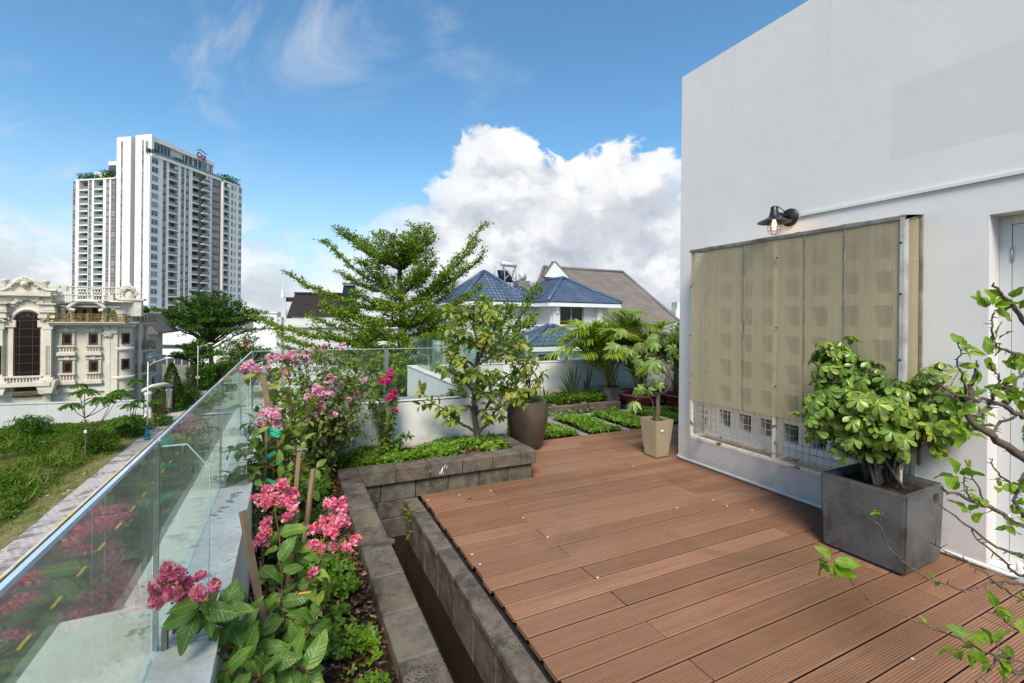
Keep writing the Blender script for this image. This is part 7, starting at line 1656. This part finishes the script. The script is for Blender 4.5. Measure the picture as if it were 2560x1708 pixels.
def hip_roof(par, cx, cy, w, dp, ze, zt, ridge, along_x=True, mat='bluetile', gauge=.33, wave=.3, cap=.13):
    A_ = [(cx - w / 2, cy - dp / 2, ze), (cx + w / 2, cy - dp / 2, ze), (cx + w / 2, cy + dp / 2, ze), (cx - w / 2, cy + dp / 2, ze)]
    R0, R1 = ((cx - ridge / 2, cy, zt), (cx + ridge / 2, cy, zt)) if along_x else ((cx, cy - ridge / 2, zt), (cx, cy + ridge / 2, zt))
    planes = [(A_[0], A_[1], R0, R1), (A_[1], A_[2], R1, R1), (A_[2], A_[3], R1, R0), (A_[3], A_[0], R0, R0)] if along_x else [(A_[0], A_[1], R0, R0), (A_[1], A_[2], R0, R1), (A_[2], A_[3], R1, R1), (A_[3], A_[0], R1, R0)]
    Vs = []; Fs = []; bse = 0
    for pl_ in planes: v, f = tile_plane(*pl_, gauge, wave, .045, .045); Vs.append(v); Fs.append(f + bse); bse += len(v)
    rf = mesh_np('roof_tiles', np.concatenate(Vs), np.concatenate(Fs), M[mat], par); rf['kind'] = 'stuff'
    b = MB(); ends = [(A_[0], R0), (A_[1], R1 if along_x else R0), (A_[2], R1), (A_[3], R0 if along_x else R1)]
    for a, c in ends + ([(R0, R1)] if ridge > .05 else []): b.tube([Vector(a) + Vector((0, 0, .05)), Vector(c) + Vector((0, 0, .07))], cap, 8)
    b.build('ridge_tiles', M[mat], rf, fix=False)
    b = MB(); b.box(cx - w / 2 + .05, cx + w / 2 - .05, cy - dp / 2 + .05, cy + dp / 2 - .05, ze - .32, ze - .06); b.build('eave_fascia', M['white'], par)
    return rf
C4 = lambda x, y: (1100 + x / 3.266, 620 + y / 3.266)
HD = 31.0
# the house stands square to the street grid; its near roof corner fixes the distance
cr = ond(*C4(882, 436), HD); YF = cr.y                       # front eave line
bh = thing('blue_roof_house', (cr.x, cr.y, G), 'pale house with glazed blue tiled hip roofs beyond the far terrace', 'house'); oH = bh.location.copy()
def hpt(x, y, dy): p = ony(*C4(x, y), YF + dy); return p - oH          # measured point on the plane dy behind the eave
xr = hpt(1490, 437, 0).x; ze = cr.z - G; wR = xr; zA = hpt(1015, 250, wR / 2).z
DR = wR + 2.6
hip_roof(bh, wR / 2, DR / 2, wR, DR, ze, zA, DR - wR, False)
zl_ = ze + .02; dyl = 2.2; x0l = hpt(175, 436, dyl).x; x1l = hpt(770, 436, dyl).x; wl2 = x1l - x0l
hip_roof(bh, (x0l + x1l) / 2, dyl + wl2 / 2, wl2, wl2, zl_, hpt(450, 205, dyl + wl2 / 2).z, .15, True)
hip_roof(bh, (x1l + 1.0) / 2 - .3, dyl + 3.0, 1.6 - x1l, 5.0, ze - .01, ze + 1.35, max(.2, -x1l), True)
W0 = .75                                                     # wall set back under the eaves
fx = lambda x, dy=W0: hpt(x, 500, dy).x; fz = lambda y, dy=W0: hpt(1130, y, dy).z
b = MB(); b.box(.7, wR - .7, W0, DR - .6, 0, ze - .33); b.box(x0l + .7, .69, dyl + .7, dyl + wl2 - .7, 0, ze - .36); b.build('wall', M['house'], bh)
b = MB(); b.box(fx(905), fx(962), W0 - .3, W0 - .001, fz(705), ze - .33); b.box(fx(1268), fx(1308), W0 - .3, W0 - .001, fz(705), ze - .33); b.box(.55, .85, W0 - .15, W0 - .001, fz(705), ze - .34); b.build('pilaster', M['house'], bh)
dw = MB().box(fx(968), fx(1158), W0 - .09, W0 - .001, fz(705), fz(475)).build('balcony_door', M['winglass'], bh)
b = MB()
for xa, xb in ((962, 974), (1152, 1164), (1058, 1066)): b.box(fx(xa), fx(xb), W0 - .16, W0 - .091, fz(705), fz(470))
b.box(fx(975), fx(1151), W0 - .15, W0 - .092, fz(482), fz(471)); b.build('door_frame', M['alu_dirty'], dw)
MB().box(fx(928), fx(944), W0 - .42, W0 - .301, fz(535), fz(490)).build('wall_lantern', M['white'], bh)
bx0, bx1 = hpt(560, 640, -2.0).x, hpt(1372, 640, -2.0).x; bzT, bzB = hpt(1130, 632, -2.0).z, hpt(1130, 735, -2.0).z
b = MB(); b.box(bx0, bx1, -2.2, -1.95, bzB, bzT - .06); b.box(bx0 - .08, bx1 + .08, -2.28, -1.87, bzT - .059, bzT + .04); b.build('balcony_parapet', M['white'], bh)
b = MB(); b.box(bx0, bx1, -1.949, W0 - .002, bzB - .25, bzB + .1); b.build('balcony_floor', M['house'], bh)
LY_ = -5.0; xl0, xl1 = hpt(700, 797, LY_).x, hpt(1335, 792, LY_).x; zle = hpt(1000, 796, LY_).z; wl3 = xl1 - xl0
hip_roof(bh, (xl0 + xl1) / 2, LY_ + 1.7, wl3, 3.4, zle, hpt(905, 645, LY_ + 1.7).z, max(.2, wl3 - 3.4) * .25, True)
lx = lambda x: hpt(x, 880, LY_ + .4).x; lzv = lambda y: hpt(1000, y, LY_ + .4).z
b = MB(); b.box(xl0 + .5, xl1 - .5, LY_ + .5, -2.21, 0, zle - .33); b.build('lower_wall', M['house'], bh)
wn = MB().box(lx(795), lx(955), LY_ + .40, LY_ + .499, lzv(960), lzv(865)).build('window', M['winglass'], bh)
b = MB()
for xa, xb in ((780, 795), (955, 970)): b.box(lx(xa), lx(xb), LY_ + .30, LY_ + .499, lzv(960), lzv(848))
b.box(lx(795.5), lx(954.5), LY_ + .30, LY_ + .499, lzv(865), lzv(848)); b.build('window_frame', M['white'], wn)
MB().box(lx(1200), lx(1290), LY_ + .40, LY_ + .499, lzv(960), lzv(850)).build('window', M['winglass'], bh)
hz = 0.0
# roof equipment
p = ond(*C4(560, 225), HD + 5.5); sh = thing('solar_heater', p, 'white cylinder solar water heater on a frame above blue roof', 'solar heater', rz=hz)
q = (HD + 6) / FPX / 3.266
MB().tube([(-68 * q, 0, 92 * q), (-66 * q, 0, 92 * q), (66 * q, 0, 86 * q), (68 * q, 0, 86 * q)], [14 * q, 19 * q, 19 * q, 14 * q], 16).build('tank', M['tankwhite'], sh, fix=False)
b = MB()
for x in (-40, 60):
    b.bar((x * q, -.2, -70 * q), (x * q, 0, 70 * q), .06); b.bar((x * q, 1.0, -70 * q), (x * q, .1, 70 * q), .06)
b.bar((-40 * q, -.2, -30 * q), (60 * q, 0, 60 * q), .05); b.bar((-40 * q, -.1, 50 * q), (60 * q, -.2, -40 * q), .05); b.build('stand', M['alu'], sh)
MB().add([(-85 * q, -.1, -50 * q), (40 * q, -.1, -50 * q), (40 * q, .9, 50 * q), (-60 * q, .9, 50 * q), (-85 * q, -.05, -56 * q), (40 * q, -.05, -56 * q), (40 * q, .95, 44 * q), (-60 * q, .95, 44 * q)], [(0, 1, 2, 3), (7, 6, 5, 4), (0, 4, 5, 1), (1, 5, 6, 2), (2, 6, 7, 3), (3, 7, 4, 0)]).build('collector', M['winglass'], sh)
p = ond(*C4(677, 290), HD + 5); q = (HD + 7) / FPX / 3.266
wtk = thing('water_tank', p, 'round white water tank beside the solar heater on blue roof', 'water tank', rz=hz)
MB().tube([(-.3, 0, 52 * q), (-.25, 0, 52 * q), (.3, .6, 52 * q), (.35, .6, 52 * q)], [22 * q, 31 * q, 31 * q, 22 * q], 18).build('tank', M['tankwhite'], wtk, fix=False); MB().box(-.5, .5, -.3, .8, -1.2, 20 * q).build('stand', M['alu_dirty'], wtk)
p = ond(*C4(447, 215), HD + 4.6); an = tag(MB().tube([(0, 0, -.3), (0, 0, 165 * HD / FPX / 3.266)], [.03, .012], 6).build('lightning_rod', M['alu'], None, fix=False), 'thin lightning rod on left blue roof apex', 'lightning rod'); an.location = p
# brown roof house
BD = 46.0; org = ond(*C4(1400, 600), BD)
br = thing('brown_roof_house', (org.x, org.y, G), 'house with a vast grey-brown tiled roof and glass skylight behind the blue roofs', 'house'); oR = br.location.copy()
def rp(x, y, dy): return ony(*C4(x, y), org.y + dy) - oR
bx = lambda x: rp(x, 600, 0).x; bz = lambda y: rp(1400, y, 0).z; ty = 9.0
bxr = lambda x: rp(x, 190, ty).x; bzr = lambda y: rp(1200, y, ty).z
zr_ = (bzr(168) + bzr(200)) / 2
v, f = tile_plane((bx(690), 0, bz(600)), (bx(1955), 0, bz(600)), (bxr(850), ty, zr_), (bxr(1492), ty, zr_), .36, .33, .05, .05)
v2, f2 = tile_plane((bx(1955), 0, bz(600)), (bx(1955) + .5, 18, bz(600)), (bxr(1492), ty, zr_), (bxr(1492), ty + .5, zr_), .36, .33, .05, .05)
rf = mesh_np('roof_tiles', np.concatenate([v, v2]), np.concatenate([f, f2 + len(v)]), M['browntile'], br); rf['kind'] = 'stuff'
b = MB(); b.tube([(bxr(850), ty, zr_ + .1), (bxr(1492), ty, zr_ + .1)], .2, 8); b.tube([(bxr(1492), ty, zr_ + .1), (bx(1955), 0, bz(600) + .1)], .17, 8); b.tube([(bxr(850), ty, zr_ + .1), (bx(690), 0, bz(600) + .1)], .17, 8); b.build('ridge_tiles', M['browntile'], rf, fix=False)
b = MB(); b.box(bx(760), bx(1930), .5, 14, 0, bz(615)); b.build('wall', M['house'], br)
b = MB(); b.box(bx(740), bx(1960), .15, .45, bz(620), bz(604)); b.build('fascia', M['white'], br)
rz_at = lambda y_: bz(600) + (zr_ - bz(600)) * y_ / ty
yk = ty * .60; s0, s1, s2, s3 = [(rp(cx_, cy_, yy).x, yy, rz_at(yy)) for cx_, cy_, yy in ((880, 165, ty - .2), (945, 165, ty - .2), (1050, 262, yk), (968, 262, yk))]
b = MB(); b.add([Vector(s) + Vector((0, -.2, .32)) for s in (s0, s1, s2, s3)] + [Vector(s) + Vector((0, 0, -.1)) for s in (s0, s1, s2, s3)], [(0, 1, 2, 3), (7, 6, 5, 4), (0, 4, 5, 1), (1, 5, 6, 2), (2, 6, 7, 3), (3, 7, 4, 0)]); sk = b.build('skylight', M['towerglass2'], br)
b = MB()
for a, c in ((s0, s3), (s1, s2)): b.bar(Vector(a) + Vector((0, -.21, .33)), Vector(c) + Vector((0, -.21, .33)), .12)
b.build('skylight_frame', M['white'], sk)
gx0, gx1 = bxr(765), bxr(845); b = MB(); b.prism([(gx0, bzr(275)), (bxr(955), bzr(275)), (bxr(840), bzr(165))], ty - 2.6, ty - 2.2); b.build('gable_wall', M['white'], br)
b = MB(); b.bar((gx0, ty - 2.4, bzr(275)), (bxr(840), ty - 2.4, bzr(162)), .5, .18, up=(0, 1, 0)); b.bar((bxr(840), ty - 2.4, bzr(162)), (bxr(955), ty - 2.4, bzr(275)), .5, .18, up=(0, 1, 0)); b.build('verge_tiles', M['browntile'], br)
b = MB(); dx0 = bx(1700); b.prism([(dx0, bz(690)), (bx(1810), bz(690)), (bx(1810), bz(660)), (bx(1755), bz(615)), (dx0, bz(660))], -4, -1); b.build('porch_gable', M['white'], br)
b = MB(); b.bar((bx(1690), -4.05, bz(655)), (bx(1755), -4.05, bz(608)), .7, .2, up=(0, 1, 0)); b.bar((bx(1755), -4.05, bz(608)), (bx(1820), -4.05, bz(655)), .7, .2, up=(0, 1, 0)); b.build('porch_roof', M['mansard'], br)

# ================================================================== TREES
def spray(path, n_tw, tw_len, per, leaf, t0=0.25, flat=0.25, lift=0.1, rise=0.0):
    """flat sprays of leaves on both sides of a limb; returns leaves and twig paths"""
    pos, tan = along(path, n_tw, t0, 1.0); LV = []; tw = []
    for i in range(n_tw):
        f = 1.0 - 0.55 * (i / max(1, n_tw - 1)); side = np.cross(tan[i], [0, 0, 1]); side /= (np.linalg.norm(side) + 1e-6)
        for s in (-1, 1):
            d = side * s * rng.uniform(.5, 1.1) + tan[i] * rng.uniform(.35, 1.0) + np.array([0, 0, lift + rng.normal(0, flat)]); d /= np.linalg.norm(d)
            L = tw_len * f * rng.uniform(.55, 1.2); e = pos[i] + d * L + np.array([0, 0, rise * L]); tw.append(([pos[i], (pos[i] + e) / 2 + rng.normal(0, .03 * L, 3), e], .012 * tw_len, .004 * tw_len))
            t = rng.uniform(.15, 1.0, per)[:, None]; p = pos[i] + (e - pos[i]) * t + rng.normal(0, 1, (per, 3)) * np.array([.10, .10, .045]) * tw_len
            a = d + rand_dirs(per) * 0.9; nm = np.array([0, 0, 1.0]) + rng.normal(0, .45, (per, 3)); LV.append((p, a, nm, leaf * rng.uniform(.6, 1.25, per)))
    return LV, tw
def limb_tree(name, label, base, trunk, limbs, mat, leaf, tw_len, n_tw, per, r0, bark='bark', t0=.25, flat=.25, lift=.1, tpl=LEAF4, group=None, cat_='tree'):
    t = thing(name, base, label, cat_, group); LV = []; paths = [(trunk, r0, r0 * .3)]
    for L in limbs:
        p = smooth_path(L, 4, tw_len * .04); paths.append((p, r0 * .34, r0 * .06)); l, w = spray(p, n_tw, tw_len, per, leaf, t0, flat, lift); LV += l; paths += w
    l, w = spray(trunk, n_tw, tw_len * .7, per, leaf, .55, flat, lift); LV += l; paths += w
    P, A, N, S = cat(LV); joined(t, 'crown', tpl, P, frames(A, N), S, M[mat], False); stems(t, 'trunk', paths, M[bark], 5); return t
# ---- tiered almond tree in the middle
T3 = lambda x, y, d: ond(640 + x / 3.563, 520 + y / 3.563, d)
TDP = 18.5
tb = T3(1330, 1300, TDP); tbase = Vector((tb.x, tb.y, G))
trunk = smooth_path([tbase, Vector((tb.x + .1, tb.y, -6)), T3(1335, 1400, TDP), T3(1310, 1100, TDP), T3(1295, 850, TDP), T3(1278, 620, TDP), T3(1290, 450, TDP), T3(1300, 300, TDP)], 4)
def limb(y0, tip, sag=0.0, x0=1300, bow=.16):
    a = T3(x0, y0, TDP); e = T3(*tip); m = a.lerp(e, .45) + Vector((0, 0, -bow * (e - a).length * .5 + sag)); return [a, a.lerp(m, .5) + Vector((0, 0, -.05)), m, m.lerp(e, .55) + Vector((0, 0, -.08 * (e - a).length * .3)), e]
L = []
for y0, tips in [(480, [(750, 205, 17.6), (870, 260, 18.5), (1090, 240, 19.5), (1430, 185, 18.2), (1520, 205, 18.9), (1330, 300, 17.2), (1540, 280, 17.8), (1180, 250, 17.4), (980, 300, 19.6), (1380, 260, 19.8)]),
                 (700, [(630, 320, 17.8), (940, 480, 17), (780, 590, 19.5), (1530, 440, 17.4), (1570, 500, 19), (1080, 500, 19.8), (1480, 560, 16.8)]),
                 (840, [(300, 600, 17.2), (470, 700, 19), (1700, 580, 17.4), (2020, 170, 18.4), (1950, 330, 18.2), (2010, 430, 18.9), (1840, 540, 17.6), (1230, 760, 16.2), (900, 760, 16.6)]),
                 (980, [(620, 880, 16.4), (820, 900, 17), (1180, 880, 15.6), (1500, 820, 16.2), (1980, 720, 17.8), (1850, 800, 18.8), (1750, 700, 19.8), (1600, 900, 16)]),
                 (1090, [(10, 985, 18.2), (180, 1045, 17), (500, 960, 19.4), (700, 940, 16), (1000, 1010, 15.4), (1750, 900, 16.6), (1900, 960, 18)]),
                 (1200, [(210, 1130, 18), (300, 1180, 16.8), (270, 1250, 17.6), (560, 1080, 16), (900, 1130, 15.2), (1250, 1120, 14.8), (1700, 1080, 16), (1560, 1140, 15.6)]),
                 (1340, [(560, 1330, 17), (700, 1300, 16), (420, 1290, 18.6), (980, 1280, 15.2), (1700, 1200, 16), (1150, 1330, 15)])]:
    for tip in tips: L.append(limb(y0 + 60, tip))
limb_tree('tiered_tree', 'feathery tiered light green tree rising behind the glass in the middle', tbase, trunk, L, 'lf_tier', .115, .82, 17, 26, .20, flat=.085, lift=.09, t0=.20)
def tier_small(label, u, v, d, tips, y_tr, leaf=.14, tw=.7):
    p = ond(u, v, d); base = Vector((p.x, p.y, G)); tk = smooth_path([base, Vector((p.x, p.y, -5)), ond(u, v + 60, d), ond(u, v, d)], 4); LL = []
    for (tu, tv, td, sv) in tips: a = ond(u, sv, d); e = ond(tu, tv, td); m = a.lerp(e, .5) + Vector((0, 0, -.12 * (e - a).length)); LL.append([a, a.lerp(m, .5), m, m.lerp(e, .6), e])
    return limb_tree('tiered_tree', label, base, tk, LL, 'lf_tier', leaf, tw, 11, 17, .13, flat=.13, lift=.12, group='tiered trees between the houses')
tier_small('smaller tiered tree in front of the blue roofs', 1250, 815, 15.5, [(1338, 722, 15.2, 850), (1210, 752, 15.8, 840), (1265, 770, 15, 840), (1325, 800, 15, 860), (1290, 850, 14.5, 880), (1180, 800, 15.6, 860), (1200, 860, 15, 890), (1150, 850, 16, 900), (1310, 880, 15.4, 910), (1230, 830, 14, 880)], 0)
tier_small('low green tree right below the back glass balustrade', 930, 1000, 13.5, [(840, 930, 13, 1010), (880, 905, 13.6, 1000), (930, 920, 13, 1000), (985, 900, 13.8, 1000), (1020, 880, 13.6, 1000), (1010, 930, 12.8, 1010), (860, 960, 12.6, 1020), (960, 950, 12.5, 1020), (900, 975, 13.2, 1030), (800, 960, 13.6, 1030), (830, 990, 13, 1040), (1000, 970, 13, 1030), (930, 1000, 12.6, 1050), (990, 1010, 13.2, 1060), (1040, 910, 14, 1000), (780, 1010, 13.4, 1060)], 0, .13, .6)
# ---- rain tree and flame trees up the street
def umbrella_tree(label, name, uc, vtop, vbot, halfw, d, mat, leaf, n_limb, seed, tw, per, n_tw, tz=.18, group=None):
    r = np.random.default_rng(seed); c = ond(uc, vbot, d); top = ond(uc, vtop, d).z; bot = c.z; hw = halfw * d / FPX; base = Vector((c.x, c.y, G))
    fork = Vector((c.x, c.y, bot - (bot - G) * .25)); tk = smooth_path([base, base.lerp(fork, .5) + Vector((.2, 0, 0)), fork, Vector((c.x, c.y, (bot + top) / 2)), Vector((c.x, c.y, top - .8))], 4); LL = []
    for i in range(n_limb):
        a = 2 * math.pi * i * .382; q = math.sqrt((i + .5) / n_limb); x = hw * q * math.cos(a); y_ = hw * .8 * q * math.sin(a); h = top - (top - bot) * (.10 + .72 * q ** 2.0) + r.uniform(-.16, .16) * (top - bot)
        e = Vector((c.x + x, c.y + y_, h)); s = fork.lerp(Vector((c.x, c.y, top)), r.uniform(.0, .55) * (1 - q * .6)); m = s.lerp(e, .5) + Vector((0, 0, .12 * (e - s).length)); LL.append([s, s.lerp(m, .55), m, m.lerp(e, .55) + Vector((0, 0, .04 * hw)), e])
    return limb_tree(name, label, base, tk, LL, mat, leaf, tw, n_tw, per, .05 * hw, flat=tz, lift=.03, t0=.35, group=group)
umbrella_tree('broad dark rain tree in front of the white tower', 'rain_tree', 527, 728, 845, 148, 92, 'lf_dark', .50, 56, 5, 2.5, 16, 9, tz=.10)
umbrella_tree('feathery flame tree with orange flecks right of the rain tree', 'flame_tree', 612, 838, 925, 90, 74, 'lf_flame', .30, 30, 6, 1.7, 17, 8, tz=.12, group='flame trees along the street')
umbrella_tree('feathery flame tree above the far street lamp', 'flame_tree', 490, 846, 905, 62, 84, 'lf_flame', .32, 24, 8, 1.6, 17, 8, tz=.12, group='flame trees along the street')
n = 22; pos = np.array([ond(rng.uniform(560, 660), rng.uniform(845, 880), 70) for _ in range(n)])
V, F = scatter(LEAF4, pos, frames(rand_dirs(n), rand_dirs(n, 1)), rng.uniform(.25, .5, n)); tag(mesh_np('flame_flowers', V, F, M['orange']), 'scattered orange flowers on the flame tree', 'flowers', kind='stuff')
# ---- shrubs
def shrub(name, label, loc, rx, ry, h, n, leaf, mat, shape='dome', tpl=LEAF4, cat_='shrub', lumps=9, group=None):
    t = thing(name, loc, label, cat_, group); loc = np.array(loc)
    if shape == 'cone':
        z = rng.uniform(0, 1, n) ** 1.4; a = rng.uniform(0, 2 * math.pi, n); rr = (1 - z) ** .8 * rng.uniform(.55, 1.05, n) ** .5; p = np.stack([rx * rr * np.cos(a), ry * rr * np.sin(a), z * h], 1); out = np.stack([np.cos(a), np.sin(a), np.full(n, .6)], 1)
    else:
        c = np.stack([rng.uniform(-.6, .6, lumps) * rx, rng.uniform(-.6, .6, lumps) * ry, rng.uniform(.3, .72, lumps) * h], 1); k = rng.integers(0, lumps, n); out = rand_dirs(n, .2); s = rng.uniform(.6, 1.0, n)[:, None]
        p = c[k] + out * s * np.array([rx * .48, ry * .48, h * .34]); p[:, 2] = np.maximum(p[:, 2], .02)
    V, F = scatter(tpl, p, frames(out + rand_dirs(n) * .7, out * .6 + np.array([0, 0, .7]) + rand_dirs(n) * .4), rng.uniform(.6, 1.2, n) * leaf)
    o = mesh_np('foliage', V, F, M[mat], t); o['kind'] = 'stuff'
    b = MB()
    for k in range(5): a = k * 1.26; b.tube([(0.05 * math.cos(a), .05 * math.sin(a), 0), (rx * .3 * math.cos(a), ry * .3 * math.sin(a), h * .4), (rx * .5 * math.cos(a), ry * .5 * math.sin(a), h * .7)], [.03 * h, .02 * h, .008 * h], 5)
    b.build('stems', M['bark'], t, fix=False); return t
g = lambda u, v, z=G: onz(u, v, z)
shrub('conical_shrub', 'tall dark conical shrub beside the garden gate', g(428, 1028), 2.0, 2.0, 6.8, 5200, .30, 'lf_dark', 'cone')
shrub('leafy_shrub', 'bright leafy shrub right of the conical shrub by the pavement', g(470, 1012), 1.9, 1.9, 3.0, 1800, .34, 'lf_weed')
shrub('leafy_shrub', 'green shrub behind the conical shrub near the far lamp', g(500, 978), 2.6, 2.6, 5.4, 2600, .40, 'lf_flame')
shrub('leafy_shrub', 'dense green thicket under the rain tree', g(540, 962), 4.5, 4, 5.8, 3600, .5, 'lf_flame')
shrub('leafy_shrub', 'low thicket under the flame tree by the glass', g(585, 965), 4.5, 4, 4.2, 2600, .45, 'lf_weed')
shrub('dark_shrub', 'round dark bush in the weeds below the boundary wall', g(78, 1100), 2.1, 1.9, 3.1, 3600, .22, 'lf_dark')
shrub('leafy_shrub', 'low bush at the foot of the near street lamp', g(330, 1082), 2.0, 1.8, 2.0, 1600, .30, 'lf_weed')
shrub('leafy_shrub', 'roundish bush beside the near sapling trunk', g(245, 1135), 2.2, 1.8, 2.2, 2200, .24, 'lf_weed')
shrub('leafy_shrub', 'small clipped bush right of the near street lamp', g(405, 1068), 1.3, 1.2, 1.3, 900, .26, 'lf_flame')
# ---- weeds field
def in_field(n):
    q = np.stack([rng.uniform(-36, -16.2, n), rng.uniform(38, 74.6, n)], 1); lim = -16.2 - .35 * np.sin(q[:, 1] * .9) - .5 * np.sin(q[:, 1] * .37 + 1); return q[q[:, 0] < lim]
def fheight(q): return .75 + .5 * np.sin(q[:, 0] * .55 + 1.2) * np.sin(q[:, 1] * .42) + .35 * np.sin(q[:, 0] * 1.7 + q[:, 1] * 1.1) + .2 * np.sin(q[:, 0] * 3.1 - q[:, 1] * 2.7)
bc = np.stack([rng.uniform(-36, -17, 70), rng.uniform(38, 74, 70)], 1); br_ = rng.uniform(.6, 1.7, 70); bh_ = rng.uniform(.2, 1.15, 70)
_f0 = fheight
def fheight(q): d2 = ((q[:, None, :] - bc[None]) ** 2).sum(2); return .6 * _f0(q) + (bh_ * np.exp(-d2 / br_ ** 2)).max(1) * 1.1
q = in_field(62000); h = np.maximum(.25, fheight(q)) * np.clip((-15.6 - q[:, 0]) / 1.3, .25, 1.0) * np.clip((76.5 - q[:, 1]) / 9, .22, 1.0)
p = np.column_stack([q, G + .05 + h * rng.uniform(.25, 1.0, len(q)) ** .6]); n = len(p)
V, F = scatter(LEAF4, p, frames(rand_dirs(n, .25), rand_dirs(n, 1.2)), rng.uniform(.12, .30, n) * (1 + .5 * np.sin(p[:, 0] * .9) * np.sin(p[:, 1] * .7))); tag(mesh_np('weeds', V, F, M['lf_weed']), 'thick green weeds covering the vacant lot across the street', 'weeds', kind='stuff')
q = in_field(4200); k = (np.sin(q[:, 0] * .5 + 2) * np.sin(q[:, 1] * .33 + .5) > .1); q = q[k]; h = np.maximum(.3, fheight(q)); q = q[q[:, 1] < 66]; h = np.maximum(.3, fheight(q)); p = np.column_stack([q, G + h * .5]); n = len(p)
V, F = scatter(leaf_template([(0, .02), (.5, .035), (1, 0)], .2, .35), p, frames(rand_dirs(n, 1.6, .6), rand_dirs(n, 0)), rng.uniform(.7, 1.5, n)); tag(mesh_np('tall_grass', V, F, M['lf_weedy']), 'pale tall grass stalks standing among the weeds of the vacant lot', 'grass', kind='stuff')
q = np.stack([rng.uniform(-16.9, -14.2, 9000), rng.uniform(36, 72, 9000)], 1); k = rng.uniform(0, 1, len(q)) < np.clip((-14.3 - q[:, 0]) / 1.6, .03, 1) * (.35 + .65 * (np.sin(q[:, 1] * 1.3) * np.sin(q[:, 1] * .47 + q[:, 0]) > -.2)); q = q[k]; n = len(q)
V, F = scatter(LEAFN, np.column_stack([q, np.full(n, G + .1)]), frames(rand_dirs(n, .7), rand_dirs(n, 1)), rng.uniform(.10, .26, n)); tag(mesh_np('verge_grass', V, F, M['lf_weedy']), 'short patchy grass on the dry verge beside the pavement', 'grass', kind='stuff')
sheet('field_soil', -60, -17.1, 20, 75, G + .02, M['verge'], 20, 30, .05)
lit = thing('litter', (-15.5, 50, G + .12), 'small white scraps of litter on the dry verge', 'litter'); lit['kind'] = 'stuff'
b = MB()
for k in range(5): x, y_ = random.uniform(-.9, .9), random.uniform(-11, 8); s = random.uniform(.05, .10); b.box(x - s, x + s, y_ - s * .7, y_ + s * .7, 0, s * .5)
b.build('scraps', M['white'], lit)
# ---- saplings with umbrella sprays
def sapling(label, base_px, tips, fork_px, d, tagged=False):
    bp = ond(*base_px, d); base = Vector((bp.x, bp.y, G + .05)); t = thing('sapling', base, label, 'tree', 'saplings along the verge'); fk = ond(*fork_px, d); paths = [(smooth_path([base, base.lerp(fk, .5) + Vector((.08, 0, 0)), fk], 4), .075, .05)]; LV = []
    for u, v, r in tips:
        r *= .72; e = ond(u, v, d + random.uniform(-1, 1)); paths.append((bez(fk, fk.lerp(e, .5) + Vector(((e.x - fk.x) * .25, 0, -.1)), e, 7), .045, .02)); m = 12
        for k in range(m):
            a = 2 * math.pi * k / m + random.uniform(-.2, .2); o_ = np.array([math.cos(a), math.sin(a), random.uniform(-.15, .25)]); tip = np.array(e) + o_ * r * random.uniform(.7, 1.2) + np.array([0, 0, -.42 * r]); tw_ = bez(e, (np.array(e) + tip) / 2 + np.array([0, 0, .28 * r]), tip, 6); paths.append((tw_, .012, .005))
            ps, tn = along(tw_, 14, .15, 1); sd_ = np.cross(tn, [0, 0, 1.0]); P_ = np.repeat(ps, 2, 0); A_ = np.repeat(tn * .5, 2, 0) + np.stack([sd_, -sd_], 1).reshape(-1, 3); LV.append((P_, A_, np.tile([0, 0, 1.0], (len(P_), 1)) + rng.normal(0, .2, (len(P_), 3)), np.full(len(P_), r * .30)))
    P, A, N, S = cat(LV); joined(t, 'crown', LEAF4, P, frames(A, N), S, M['lf_flame'], False); stems(t, 'trunk', paths, M['barkpale'], 6)
    if tagged: o = MB().box(-.10, .10, -.13, -.09, 0, .26).build('tree_tag', M['white'], t); o.location = (0.05, 0, 2.7)
sapling('slender sapling with a white tag on its trunk in the verge', (212, 1157), [(178, 1010, 1.15), (212, 975, 1.35), (252, 995, 1.45), (300, 983, 1.25), (200, 960, 1.0)], (212, 1045), 42.1, True)
sapling('sapling with layered leaves just left of the near street lamp', (330, 1096), [(325, 1010, 1.3), (318, 1045, 1.9), (345, 1000, 1.1), (338, 950, 1.2), (300, 1062, 1.5), (335, 1075, 1.6)], (330, 1060), 50.5)
sapling('thin sapling standing in front of the mansion corner', (228, 1130), [(300, 975, 1.2), (280, 990, 1.1)], (230, 1080), 46)
sapling('sapling crown right of the near street lamp', (388, 1065), [(385, 970, 1.2), (392, 1000, 1.1), (376, 1010, 1.0)], (387, 1030), 56)
